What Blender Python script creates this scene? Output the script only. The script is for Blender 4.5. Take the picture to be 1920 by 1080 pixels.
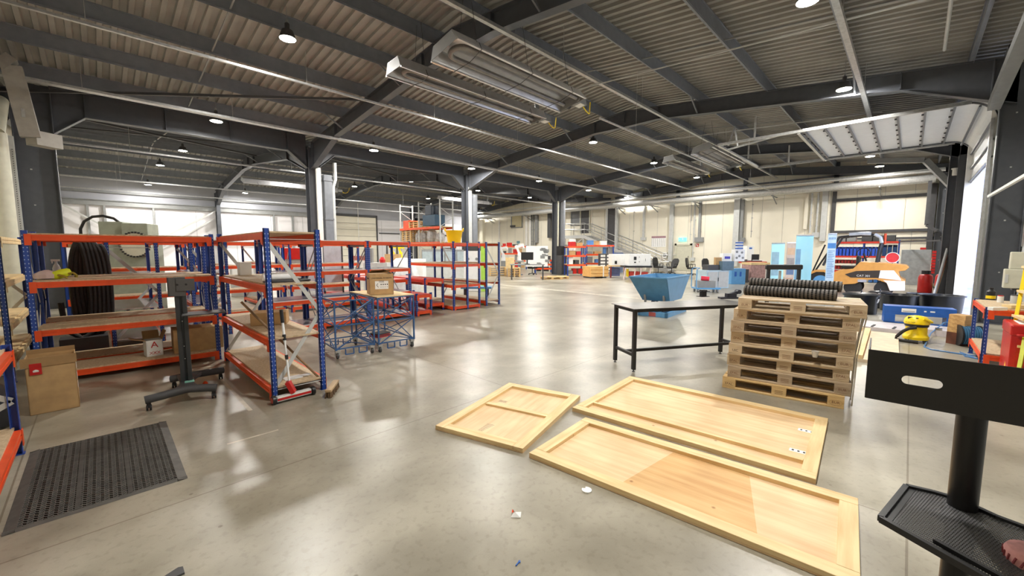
import bpy, math, random
from mathutils import Vector, Matrix
random.seed(7)
for o in list(bpy.data.objects): bpy.data.objects.remove(o)
S = bpy.context.scene
COL = S.collection
PI = math.pi
# ---------------------------------------------------------------- camera
CH, CP, CY, CF = 1.738, 0.0938, 0.7744, 759.8      # height, pitch down, heading, focal length (px of 1920)
cam_d = bpy.data.cameras.new('camera'); cam = bpy.data.objects.new('camera', cam_d); COL.objects.link(cam)
cam_d.sensor_width = 36; cam_d.lens = CF / 1920 * 36; cam_d.clip_start = .05; cam_d.clip_end = 300
cam.location = (0, 0, CH); cam.rotation_euler = (PI/2 - CP, 0, CY - PI/2)
S.camera = cam
# ---------------------------------------------------------------- world (bright overcast day outside)
W = bpy.data.worlds.new('overcast'); S.world = W; W.use_nodes = True
bg = W.node_tree.nodes['Background']; bg.inputs[0].default_value = (.66, .74, 1, 1); bg.inputs[1].default_value = 2.2
S.view_settings.view_transform = 'Standard'; S.view_settings.look = 'None'
S.view_settings.gamma = 1; S.view_settings.use_curve_mapping = False
S.view_settings.exposure = 1.38
LAMP_W = 105
# ---------------------------------------------------------------- ground / plane lookups (floor plan read off the photograph)
_F = Vector((math.cos(CP)*math.cos(CY), math.cos(CP)*math.sin(CY), -math.sin(CP)))
_R = Vector((math.sin(CY), -math.cos(CY), 0)); _U = _R.cross(_F)
def ray(px, py): return _F + _R*((px-960)/CF) - _U*((py-540)/CF)
def at(px, py, z=0.0):
    d = ray(px, py); t = (z-CH)/d.z; return Vector((d.x*t, d.y*t, z))
def onx(px, py, X):
    d = ray(px, py); t = X/d.x; return Vector((X, d.y*t, CH+d.z*t))
def ony(px, py, Y):
    d = ray(px, py); t = Y/d.y; return Vector((d.x*t, Y, CH+d.z*t))
def dep(px, py, k): return Vector((0, 0, CH)) + ray(px, py)*k
def facing(x, y): return math.atan2(y, x) - PI/2      # turn of a thing that looks straight at the photographer's spot
FACE = CY - PI/2                     # turn of a thing that faces the photographer
def fit(x0, x1, yt, yb, z=0.0):
    """base centre, width, height of a thing standing at height z"""
    b = at((x0+x1)/2, yb, z); k = (b-Vector((0, 0, CH))).dot(_F)
    w = (x1-x0)/CF*k; h = (yb-yt)/CF*k*1.01
    return b, w, h
# ---------------------------------------------------------------- materials
def lin(c):
    return tuple((v/12.92 if v <= .04045 else ((v+.055)/1.055)**2.4) for v in [x/255 for x in c]) + (1,)
_M = {}
def mat(name, c, rough=.5, metal=0, var=.08, scale=6, emit=None, bump=0, trans=0, stretch=None, c2=None, coat=0):
    if name in _M: return _M[name]
    m = bpy.data.materials.new(name); m.use_nodes = True; nt = m.node_tree; N = nt.nodes; L = nt.links
    p = N['Principled BSDF']; p.inputs['Roughness'].default_value = rough; p.inputs['Metallic'].default_value = metal
    if coat: p.inputs['Coat Weight'].default_value = coat
    a = lin(c)
    b = lin(c2) if c2 else tuple(max(0, v*(1-var*2.2)) for v in a[:3])+(1,)
    tc = N.new('ShaderNodeTexCoord'); mp = N.new('ShaderNodeMapping'); L.new(tc.outputs['Object'], mp.inputs[0])
    if stretch: mp.inputs['Scale'].default_value = stretch
    nz = N.new('ShaderNodeTexNoise'); nz.inputs['Scale'].default_value = scale; nz.inputs['Detail'].default_value = 4
    L.new(mp.outputs[0], nz.inputs['Vector'])
    r = N.new('ShaderNodeValToRGB'); r.color_ramp.elements[0].color = b; r.color_ramp.elements[1].color = a
    r.color_ramp.elements[0].position = .3; r.color_ramp.elements[1].position = .62
    L.new(nz.outputs['Fac'], r.inputs[0]); L.new(r.outputs[0], p.inputs['Base Color'])
    if bump:
        bn = N.new('ShaderNodeBump'); bn.inputs['Strength'].default_value = bump; bn.inputs['Distance'].default_value = .01
        L.new(nz.outputs['Fac'], bn.inputs['Height']); L.new(bn.outputs[0], p.inputs['Normal'])
    if trans: p.inputs['Transmission Weight'].default_value = trans
    if emit:
        p.inputs['Emission Color'].default_value = lin(c); p.inputs['Emission Strength'].default_value = emit
    _M[name] = m; return m
def wood(name, c1, c2, axis, sc=1.0, rough=.6):
    if name in _M: return _M[name]
    s = [14, 14, 14]; s[axis] = 1.1
    m = mat(name, c1, rough, 0, c2=c2, scale=1.6*sc, stretch=s, bump=.15)
    N = m.node_tree.nodes; L = m.node_tree.links
    p = N['Principled BSDF']; r = p.inputs['Base Color'].links[0].from_node
    # knots and patchy ageing
    tc = N.new('ShaderNodeTexCoord'); v = N.new('ShaderNodeTexVoronoi'); v.inputs['Scale'].default_value = 4.2; L.new(tc.outputs['Object'], v.inputs['Vector'])
    r2 = N.new('ShaderNodeValToRGB'); r2.color_ramp.elements[0].position = .035; r2.color_ramp.elements[1].position = .075
    r2.color_ramp.elements[0].color = (.45, .3, .18, 1); r2.color_ramp.elements[1].color = (1, 1, 1, 1)
    mx = N.new('ShaderNodeMixRGB'); mx.blend_type = 'MULTIPLY'; mx.inputs[0].default_value = .8
    L.new(v.outputs['Distance'], r2.inputs[0]); L.new(r.outputs[0], mx.inputs[1]); L.new(r2.outputs[0], mx.inputs[2])
    n2 = N.new('ShaderNodeTexNoise'); n2.inputs['Scale'].default_value = 2.3; L.new(tc.outputs['Object'], n2.inputs['Vector'])
    r3 = N.new('ShaderNodeValToRGB'); r3.color_ramp.elements[0].position = .35; r3.color_ramp.elements[1].position = .6
    r3.color_ramp.elements[0].color = (.88, .86, .83, 1); r3.color_ramp.elements[1].color = (1, 1, 1, 1)
    L.new(n2.outputs['Fac'], r3.inputs[0])
    m2 = N.new('ShaderNodeMixRGB'); m2.blend_type = 'MULTIPLY'; m2.inputs[0].default_value = 1
    L.new(mx.outputs[0], m2.inputs[1]); L.new(r3.outputs[0], m2.inputs[2]); L.new(m2.outputs[0], p.inputs['Base Color'])
    return m
M_STEEL = mat('charcoal_paint', (80, 83, 89), .42, 0, .06)
M_STEELL = mat('grey_steel_paint', (120, 124, 130), .4, 0, .06)
M_GALV = mat('galvanised_steel', (196, 197, 196), .32, .55, .1, scale=14)
M_PURL = mat('purlin_paint', (126, 131, 140), .42, 0, .06)
M_WHITE = mat('white_paint', (236, 235, 230), .45, 0, .04)
M_CREAM = mat('cream_cladding', (234, 228, 210), .5, 0, .03, scale=1)
M_CLADW = mat('white_cladding', (226, 224, 226), .5, 0, .03, scale=1)
M_BLUE = mat('rack_blue', (40, 74, 158), .35, 0, .08)
M_HOLE = mat('punched_hole_light', (176, 190, 222), .6, 0, .05)
M_ORANGE = mat('rack_orange', (235, 84, 34), .38, 0, .07)
M_REDP = mat('rack_red', (208, 62, 48), .4, 0, .07)
M_CHIP = mat('chipboard', (200, 178, 146), .7, 0, .10, scale=38, c2=(172, 148, 116))
M_CHIPE = mat('chipboard_edge', (170, 142, 104), .8, 0, .15, scale=60)
M_LAM = mat('grey_laminate', (150, 147, 150), .22, 0, .05)
M_LAME = mat('white_edging', (236, 232, 228), .4, 0, .02)
M_REDTOP = mat('red_painted_board', (198, 78, 70), .35, 0, .06)
M_BLACK = mat('black_plastic', (28, 28, 30), .42, 0, .1)
M_BLACKM = mat('black_powder_coat', (34, 33, 33), .5, 0, .1)
M_RUB = mat('black_rubber', (40, 38, 36), .7, 0, .2, scale=30)
M_DGREY = mat('dark_grey', (72, 72, 74), .5, 0, .08)
M_GREY = mat('mid_grey', (140, 142, 142), .5, 0, .06)
M_LGREY = mat('light_grey', (196, 198, 196), .5, 0, .05)
M_CARD = mat('cardboard', (196, 160, 112), .8, 0, .08, scale=10)
M_CARDD = mat('cardboard_inside', (168, 134, 92), .85, 0, .08, scale=10)
M_RED = mat('red_paint', (196, 32, 30), .35, 0, .07)
M_YEL = mat('yellow_plastic', (246, 214, 20), .35, 0, .04)
M_YELT = mat('tub_yellow', (255, 208, 8), .4, 0, .03)
M_BBLUE = mat('bright_blue_paint', (38, 98, 186), .35, 0, .08)
M_LBLUE = mat('light_blue_paint', (96, 158, 208), .35, 0, .05)
M_HBLUE = mat('hopper_blue', (92, 148, 192), .35, 0, .06)
M_TROL = mat('trolley_blue', (56, 98, 150), .35, .1, .08)
M_CYAN = mat('cyan_paint', (70, 176, 204), .4, 0, .05)
M_GREEN = mat('lime_paint', (176, 222, 92), .4, 0, .05)
M_PAPER = mat('white_paper', (246, 246, 244), .7, 0, .02)
M_INK = mat('dark_print', (38, 34, 34), .7, 0, .02)
M_MACH = mat('machine_white', (238, 240, 240), .35, 0, .03)
M_BEIGE = mat('putty_beige', (206, 204, 184), .45, 0, .05)
M_BIN = mat('bin_black_gloss', (20, 23, 28), .32, 0, .1)
M_CHROME = mat('chrome', (210, 210, 210), .15, 1, .05)
M_CATY = mat('loader_yellow', (222, 160, 84), .35, 0, .05)
M_AMBER = mat('pale_timber', (232, 205, 152), .6, 0, .08)
# ---------------------------------------------------------------- mesh builder
class MB:
    def __init__(s): s.v = []; s.f = []; s.m = []
    def add(s, vs, fs, m=0, T=None):
        b = len(s.v)
        s.v += [tuple(T @ Vector(p)) if T else tuple(p) for p in vs]
        s.f += [tuple(b+i for i in f) for f in fs]; s.m += [m]*len(fs); return s
    def box(s, x0, x1, y0, y1, z0, z1, m=0, T=None):
        v = [(x, y, z) for z in (z0, z1) for y in (y0, y1) for x in (x0, x1)]
        return s.add(v, [(0, 2, 3, 1), (4, 5, 7, 6), (0, 1, 5, 4), (2, 6, 7, 3), (0, 4, 6, 2), (1, 3, 7, 5)], m, T)
    def cb(s, c, d, m=0, T=None):
        return s.box(c[0]-d[0]/2, c[0]+d[0]/2, c[1]-d[1]/2, c[1]+d[1]/2, c[2]-d[2]/2, c[2]+d[2]/2, m, T)
    def bar(s, a, b, w, h=None, m=0, up=(0, 0, 1)):
        a = Vector(a); b = Vector(b); h = h or w; d = (b-a).normalized(); u = Vector(up)
        if abs(d.dot(u)) > .98: u = Vector((1, 0, 0))
        r = d.cross(u).normalized(); u = r.cross(d)
        v = [p + r*(i*w/2) + u*(j*h/2) for p in (a, b) for i, j in ((-1, -1), (1, -1), (1, 1), (-1, 1))]
        return s.add(v, [(0, 3, 2, 1), (4, 5, 6, 7), (0, 1, 5, 4), (1, 2, 6, 5), (2, 3, 7, 6), (3, 0, 4, 7)], m)
    def cyl(s, a, b, r, n=14, m=0, r2=None, caps=True):
        a = Vector(a); b = Vector(b); r2 = r if r2 is None else r2; d = (b-a).normalized()
        u = Vector((0, 0, 1)) if abs(d.z) < .9 else Vector((1, 0, 0)); e = d.cross(u).normalized(); g = d.cross(e)
        v = []
        for p, q in ((a, r), (b, r2)):
            for i in range(n):
                t = 2*PI*i/n; v.append(p + e*(q*math.cos(t)) + g*(q*math.sin(t)))
        f = [(i, (i+1) % n, n+(i+1) % n, n+i) for i in range(n)]
        if caps: f += [tuple(range(n))[::-1], tuple(range(n, 2*n))]
        return s.add(v, f, m)
    def tube(s, pts, r, n=8, m=0, closed=False):
        P = [Vector(p) for p in pts]; k = len(P); v = []; pu = None
        for i, p in enumerate(P):
            d = (P[(i+1) % k]-P[i-1]) if closed else (P[min(i+1, k-1)]-P[max(i-1, 0)])
            d.normalize()
            if pu is None: pu = Vector((0, 0, 1)) if abs(d.z) < .9 else Vector((1, 0, 0))
            e = d.cross(pu).normalized(); g = e.cross(d).normalized(); pu = g
            for j in range(n):
                t = 2*PI*j/n; v.append(p + e*(r*math.cos(t)) + g*(r*math.sin(t)))
        f = []
        for i in range(k if closed else k-1):
            a = i*n; b = ((i+1) % k)*n
            f += [(a+j, a+(j+1) % n, b+(j+1) % n, b+j) for j in range(n)]
        if not closed: f += [tuple(range(n))[::-1], tuple(range((k-1)*n, k*n))]
        return s.add(v, f, m)
    def lathe(s, prof, n=20, m=0, c=(0, 0, 0), T=None, cap=True):
        v = []; k = len(prof)
        for r, z in prof:
            for j in range(n):
                t = 2*PI*j/n; v.append((c[0]+r*math.cos(t), c[1]+r*math.sin(t), c[2]+z))
        f = [(i*n+j, i*n+(j+1) % n, (i+1)*n+(j+1) % n, (i+1)*n+j) for i in range(k-1) for j in range(n)]
        if cap: f += [tuple(range(n))[::-1], tuple(range((k-1)*n, k*n))]
        return s.add(v, f, m, T)
    def prism(s, pts, a, b, ax='y', m=0, T=None):
        """2-D outline extruded along an axis from a to b"""
        def P(u, w, t): return {'y': (u, t, w), 'x': (t, u, w), 'z': (u, w, t)}[ax]
        n = len(pts); v = [P(u, w, a) for u, w in pts] + [P(u, w, b) for u, w in pts]
        f = [(i, (i+1) % n, n+(i+1) % n, n+i) for i in range(n)] + [tuple(range(n))[::-1], tuple(range(n, 2*n))]
        return s.add(v, f, m, T)
    def quad(s, a, b, c, d, m=0): return s.add([a, b, c, d], [(0, 1, 2, 3)], m)
    def obj(s, name, mats, parent=None, smooth=False, bevel=0, fix=True):
        me = bpy.data.meshes.new(name); me.from_pydata(s.v, [], s.f)
        if not isinstance(mats, (list, tuple)): mats = [mats]
        for x in mats: me.materials.append(x)
        me.polygons.foreach_set('material_index', s.m)
        if smooth:
            me.polygons.foreach_set('use_smooth', [True]*len(me.polygons))
        me.update()
        if fix:
            import bmesh
            bm = bmesh.new(); bm.from_mesh(me); bmesh.ops.recalc_face_normals(bm, faces=bm.faces); bm.to_mesh(me); bm.free()
        if smooth:
            try: me.set_sharp_from_angle(angle=math.radians(38))
            except Exception: pass
        o = bpy.data.objects.new(name, me); COL.objects.link(o)
        if parent: o.parent = parent
        if bevel:
            b = o.modifiers.new('bevel', 'BEVEL'); b.width = bevel; b.segments = 2; b.limit_method = 'ANGLE'
        return o
def tag(o, label=None, cat=None, group=None, kind=None):
    if label: o['label'] = label
    if cat: o['category'] = cat
    if group: o['group'] = group
    if kind: o['kind'] = kind
    return o
def thing(name, label, cat, loc=(0, 0, 0), rz=0, group=None, kind=None):
    o = bpy.data.objects.new(name, None); COL.objects.link(o); o.empty_display_size = .1
    o.location = loc; o.rotation_euler = (0, 0, rz); return tag(o, label, cat, group, kind)
def struct(name, mb, mats, **k):
    o = mb.obj(name, mats, **k); o['kind'] = 'structure'; return o
def dup(root, loc=None, rz=None, label=None, group=None):
    r = root.copy(); COL.objects.link(r)
    if loc is not None: r.location = loc
    if rz is not None: r.rotation_euler = (0, 0, rz)
    if label: r['label'] = label
    if group: r['group'] = group
    for ch in list(root.children):
        c = ch.copy(); COL.objects.link(c); c.parent = r
        for g in list(ch.children):
            d = g.copy(); COL.objects.link(d); d.parent = c
    return r
def text(name, s, size, m, parent, loc, rot, ext=.0008, lab=None):
    cu = bpy.data.curves.new(name, 'FONT'); cu.body = s; cu.size = size; cu.align_x = 'CENTER'; cu.align_y = 'CENTER'; cu.extrude = ext; cu.resolution_u = 2
    t = bpy.data.objects.new('t', cu); COL.objects.link(t); bpy.context.view_layer.update()
    me = bpy.data.meshes.new_from_object(t.evaluated_get(bpy.context.evaluated_depsgraph_get()))
    bpy.data.objects.remove(t); me.materials.clear(); me.materials.append(m)
    o = bpy.data.objects.new(name, me); COL.objects.link(o); o.parent = parent; o.location = loc; o.rotation_euler = rot
    if lab: o['label'] = lab
    return o
FR = (PI/2, 0, 0)        # lettering on a face that looks along -y
LF = (PI/2, 0, -PI/2)    # lettering on a face that looks along -x
def ordn(k): return ['first', 'second', 'third', 'fourth', 'fifth', 'sixth', 'seventh', 'eighth', 'ninth', 'tenth', 'eleventh', 'twelfth', 'thirteenth'][k]
# ================================================================ THE BUILDING
XN, XF = -2.05, 31.15          # gable walls
YL, YR, YV = 36.95, -1.80, 18.0
SL = .106
def under(y):                   # underside of the rafters
    if y < YV: return 5.6 + SL*(min(y+1.5, YV-y)) if False else 5.6 + SL*(9.75-abs(y-8.25))
    return 5.6 + SL*(9.25-abs(y-27.4))
DK = .80                        # deck above rafter underside
# floor
def floor_material():
    m = bpy.data.materials.new('polished_concrete'); m.use_nodes = True; N = m.node_tree.nodes; L = m.node_tree.links
    p = N['Principled BSDF']; tc = N.new('ShaderNodeTexCoord')
    def noise(sc, det=5, dist=0, st=None):
        n = N.new('ShaderNodeTexNoise'); n.inputs['Scale'].default_value = sc; n.inputs['Detail'].default_value = det; n.inputs['Distortion'].default_value = dist
        if st:
            mp = N.new('ShaderNodeMapping'); mp.inputs['Scale'].default_value = st; L.new(tc.outputs['Object'], mp.inputs[0]); L.new(mp.outputs[0], n.inputs['Vector'])
        else: L.new(tc.outputs['Object'], n.inputs['Vector'])
        return n
    def ramp(src, a, b, ca, cb):
        r = N.new('ShaderNodeValToRGB'); r.color_ramp.elements[0].position = a; r.color_ramp.elements[1].position = b
        r.color_ramp.elements[0].color = ca; r.color_ramp.elements[1].color = cb; L.new(src, r.inputs[0]); return r
    def mul(a, b, f=1.0):
        x = N.new('ShaderNodeMixRGB'); x.blend_type = 'MULTIPLY'; x.inputs[0].default_value = f; L.new(a, x.inputs[1]); L.new(b, x.inputs[2]); return x
    n1 = noise(.42, 6, .6); n2 = noise(2.1, 8, .3); n3 = noise(24, 3); n4 = noise(.8, 4, .2, (1, 1.8, 1)); n5 = noise(150, 2)
    base = ramp(n1.outputs['Fac'], .32, .68, lin((146, 139, 123)), lin((190, 184, 167)))
    a = mul(base.outputs[0], ramp(n2.outputs['Fac'], .34, .62, (.76, .75, .73, 1), (1, 1, 1, 1)).outputs[0])
    b = mul(a.outputs[0], ramp(n4.outputs['Fac'], .34, .58, (.80, .79, .77, 1), (1, 1, 1, 1)).outputs[0], .8)
    c = mul(b.outputs[0], ramp(n3.outputs['Fac'], .34, .46, (.86, .85, .84, 1), (1, 1, 1, 1)).outputs[0], .8)
    d = mul(c.outputs[0], ramp(n5.outputs['Fac'], .3, .7, (.93, .93, .93, 1), (1, 1, 1, 1)).outputs[0], .8)
    # small dark marks
    v = N.new('ShaderNodeTexVoronoi'); v.inputs['Scale'].default_value = 3.1; L.new(tc.outputs['Object'], v.inputs['Vector'])
    e = mul(d.outputs[0], ramp(v.outputs['Distance'], .028, .05, (.5, .46, .42, 1), (1, 1, 1, 1)).outputs[0], .8)
    # sawn joints
    sx = N.new('ShaderNodeSeparateXYZ'); L.new(tc.outputs['Object'], sx.inputs[0])
    def joint(out, per, off, w):
        t = N.new('ShaderNodeMath'); t.operation = 'ADD'; t.inputs[1].default_value = off; L.new(out, t.inputs[0])
        q = N.new('ShaderNodeMath'); q.operation = 'PINGPONG'; q.inputs[1].default_value = per/2; L.new(t.outputs[0], q.inputs[0])
        r = N.new('ShaderNodeMath'); r.operation = 'GREATER_THAN'; r.inputs[1].default_value = w; L.new(q.outputs[0], r.inputs[0])
        return r
    j = N.new('ShaderNodeMath'); j.operation = 'MINIMUM'
    L.new(joint(sx.outputs['X'], 4.09, .55, .006).outputs[0], j.inputs[0]); L.new(joint(sx.outputs['Y'], 3.6, .1, .006).outputs[0], j.inputs[1])
    g = mul(e.outputs[0], ramp(j.outputs[0], 0, .5, (.62, .58, .54, 1), (1, 1, 1, 1)).outputs[0])
    L.new(g.outputs[0], p.inputs['Base Color'])
    rr = ramp(n2.outputs['Fac'], .3, .7, (.22,)*3+(1,), (.42,)*3+(1,)); p.inputs['Roughness'].default_value = .32
    p.inputs['Coat Weight'].default_value = .12; p.inputs['Coat Roughness'].default_value = .3
    bn = N.new('ShaderNodeBump'); bn.inputs['Strength'].default_value = .12; bn.inputs['Distance'].default_value = .004
    L.new(n3.outputs['Fac'], bn.inputs['Height']); L.new(bn.outputs[0], p.inputs['Normal'])
    return m
struct('floor', MB().box(XN-.2, XF+.2, -9, YL+.2, -.2, 0), floor_material())
pl = MB()
a_, b_ = at(930, 533), at(1262, 566)
dd = (b_-a_).normalized(); nn = Vector((-dd.y, dd.x, 0))*.09
pl.quad(*[tuple(p+Vector((0, 0, .0015))) for p in (a_-nn, b_-nn, b_+nn, a_+nn)])
for q0, q1, w in (((426, 833), (522, 806), .012), ((395, 690), (470, 770), .02), ((375, 690), (395, 687), .02)):
    a_, b_ = at(*q0), at(*q1); dd = (b_-a_).normalized(); nn = Vector((-dd.y, dd.x, 0))*w
    pl.quad(*[tuple(p+Vector((0, 0, .0015))) for p in (a_-nn, b_-nn, b_+nn, a_+nn)])
struct('trim_1', pl, mat('worn_floor_paint', (214, 206, 188), .5, 0, .12, scale=9, c2=(176, 168, 152)))
# ceiling: ribbed roof deck over two spans, real ribs running down the slopes
dk = MB(); pitch = .25
prof = [(0, 0), (.09, 0), (.11, .065), (.23, .065)]
def deck(y0, y1):
    z0, z1 = under(y0)+DK, under(y1)+DK; x = XN-.1; pts = []
    while x < XF+.1:
        for u, w in prof: pts.append((x+u, w))
        x += pitch
    v = []; f = []
    for X, w in pts: v += [(X, y0, z0+w), (X, y1, z1+w)]
    n = len(pts)
    for i in range(n-1): f.append((2*i, 2*i+1, 2*i+3, 2*i+2))
    dk.add(v, f)
deck(-1.9, 8.25); deck(8.25, 18.0); deck(18.0, 27.4); deck(27.4, 37.1)
struct('ceiling', dk, mat('roof_deck', (158, 156, 150), .5, .1, .10, scale=1.4), fix=False)
# gable and side walls
def panelled(name, mb, m): return struct(name, mb, m)
w = MB(); w.box(XF, XF+.15, YR-.2, YL+.2, 0, 8)
for k in range(32):
    y = -1.2+k*1.2
    w.box(XF-.006, XF, y-.006, y+.006, 0, 7.2, 1)
panelled('wall_far', w, [M_CREAM, M_GREY])
w = MB(); w.box(XN-.2, XF+.2, YL, YL+.15, 0, 7)
for k in range(14): w.box(-2+k*2.4-.008, -2+k*2.4+.008, YL-.006, YL, 0, 4.5, 1)
w.box(XN, XF, YL-.01, YL, 4.6, 6.7, 2)
panelled('wall_left', w, [M_CLADW, M_GREY, mat('grey_upper_cladding', (176, 178, 186), .5, 0, .04, scale=1)])
w = MB(); w.box(XN-.15, XN, -2.2, YL+.2, 0, 8)
panelled('wall_near', w, M_CREAM)
w = MB(); w.box(XN-.2, 14.9, YR-.15, YR, 0, 7); w.box(14.9, 15.05, YR-.15, -1.32, 0, 7)
w.box(14.9, 15.4, -1.47, -1.32, 0, 7); w.box(20.6, XF, -1.47, -1.32, 0, 7); w.box(15.4, 20.6, -1.47, -1.32, 5.3, 7)
panelled('wall_right', w, mat('grey_side_cladding', (190, 192, 190), .5, 0, .04, scale=1))
# overhead sectional door, pushed half open under the roof
d = thing('door_1', None, None, (15.4, -1.30, 0), kind='structure')
M_PANEL = mat('translucent_door_panel', (240, 244, 248), .4, 0, .02)
W_ = 5.2
dw = MB(); cv = []
for i in range(13): t = i/12*PI/2; cv.append((.55-.55*math.cos(t), 4.85+.55*math.sin(t)))
path = [(0, 3.95), (0, 4.4), (0, 4.85)] + cv[1:] + [(1.2, 5.4), (2.0, 5.4), (3.05, 5.4), (3.9, 5.4)]
dw = MB()
for i in range(len(path)-1):
    (y0, z0), (y1, z1) = path[i], path[i+1]
    dy, dz = y1-y0, z1-z0; l = math.hypot(dy, dz); ny, nz = -dz/l*.03, dy/l*.03
    dw.add([(x, y, z) for x in (0, W_) for y, z in ((y0, z0), (y1, z1), (y1+ny, z1+nz), (y0+ny, z0+nz))], [(0, 3, 2, 1), (4, 5, 6, 7), (0, 1, 5, 4), (1, 2, 6, 5), (2, 3, 7, 6), (3, 0, 4, 7)])
dw.obj('door_leaf', M_PANEL, d, fix=False)
rb = MB()
for y, z in ((.03, 4.0), (.03, 4.42), (.06, 4.9), (.30, 5.25), (.72, 5.36), (1.25, 5.365), (1.78, 5.365), (2.31, 5.365), (2.84, 5.365), (3.37, 5.365), (3.86, 5.365)):
    rb.bar((0, y, z), (W_, y, z), .045, .045)
    for q in range(7 if z > 5.3 else 0): rb.box(.35+q*.72, .43+q*.72, y+.02, y+.07, z-.03, z+.0, 1)
for x in (.03, W_-.03):
    for i in range(len(path)-1):
        (y0, z0), (y1, z1) = path[i], path[i+1]
        rb.bar((x, y0+.005, z0-.025), (x, y1+.005, z1-.025), .05, .04)
rb.obj('rib', [M_STEELL, M_DGREY], d)
tr = MB()
for x in (-.06, W_+.06): tr.bar((x, .08, 0), (x, .08, 4.9), .06, .1); tr.bar((x, .45, 5.36), (x, 6.3, 5.36), .06, .08)
tr.bar((-.06, 3.98, 5.33), (W_+.06, 3.98, 5.33), .08, .1); tr.bar((-.06, 6.3, 5.36), (W_+.06, 6.3, 5.36), .06)
tr.bar((W_-.1, .6, 5.30), (W_-.1, 6.3, 5.30), .05, .05); tr.bar((-.06, 4.4, 5.36), (.9, 6.3, 5.36), .05)
for x, y in ((.0, 5.2), (W_, 5.2), (3.2, 6.2)): tr.bar((x, y, 5.4), (x, y, 6.1), .05)
for x in (.6, ): tr.bar((x-.25, 6.1, 5.38), (x, 6.0, 6.05), .04); tr.bar((x+.1, 5.9, 5.38), (x, 6.0, 6.05), .04)
tr.obj('track', M_GALV, d)
# ground and sky-lit yard outside the door
struct('trim_2', MB().box(15.4, 15.46, -1.46, -1.2, 0, 5.3).box(20.54, 20.62, -1.46, -1.16, 0, 5.3), M_WHITE)
yard = MB().box(5, 60, -40, -9.0, -.25, -.05).box(38, 39, -16, -1.7, -.1, 7, 1)
tag(yard.obj('yard', [mat('yard_concrete', (200, 200, 200), .7), mat('pale_blue_cladding', (158, 172, 216), .5)]), kind='structure')
pd = bpy.data.lights.new('door_portal', 'AREA'); pd.shape = 'RECTANGLE'; pd.size = 5.1; pd.size_y = 3.9; pd.cycles.is_portal = True
po = bpy.data.objects.new('door_portal', pd); COL.objects.link(po); po.location = (18.0, -1.6, 1.97); po.rotation_euler = (-PI/2, 0, 0)
# ---- steel frames
XS = [-1.75, 6.47, 14.72, 22.84, 30.45]
def isec(mb, pts, ax, wv, tf=.022, tw=.014, m=0):
    """I-section member: pts = list of (pos, z_bottom, z_top) along y at x=ax"""
    for i in range(len(pts)-1):
        (y0, a0, b0), (y1, a1, b1) = pts[i], pts[i+1]
        def seg(x0, x1, l0, h0, l1, h1, mi):
            v = [(x0, y0, l0), (x1, y0, l0), (x1, y0, h0), (x0, y0, h0), (x0, y1, l1), (x1, y1, l1), (x1, y1, h1), (x0, y1, h1)]
            mb.add(v, [(0, 3, 2, 1), (4, 5, 6, 7), (0, 1, 5, 4), (1, 2, 6, 5), (2, 3, 7, 6), (3, 0, 4, 7)], mi)
        seg(ax-wv/2, ax+wv/2, a0, a0+tf, a1, a1+tf, m)
        seg(ax-wv/2, ax+wv/2, b0-tf, b0, b1-tf, b1, m)
        seg(ax-tw/2, ax+tw/2, a0+tf, b0-tf, a1+tf, b1-tf, m)
names_f = ['at the near left gable', 'resting on the column with white trays', 'resting on the grey middle column', 'resting on the column with dark floor guard', 'against the cream far wall']
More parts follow.
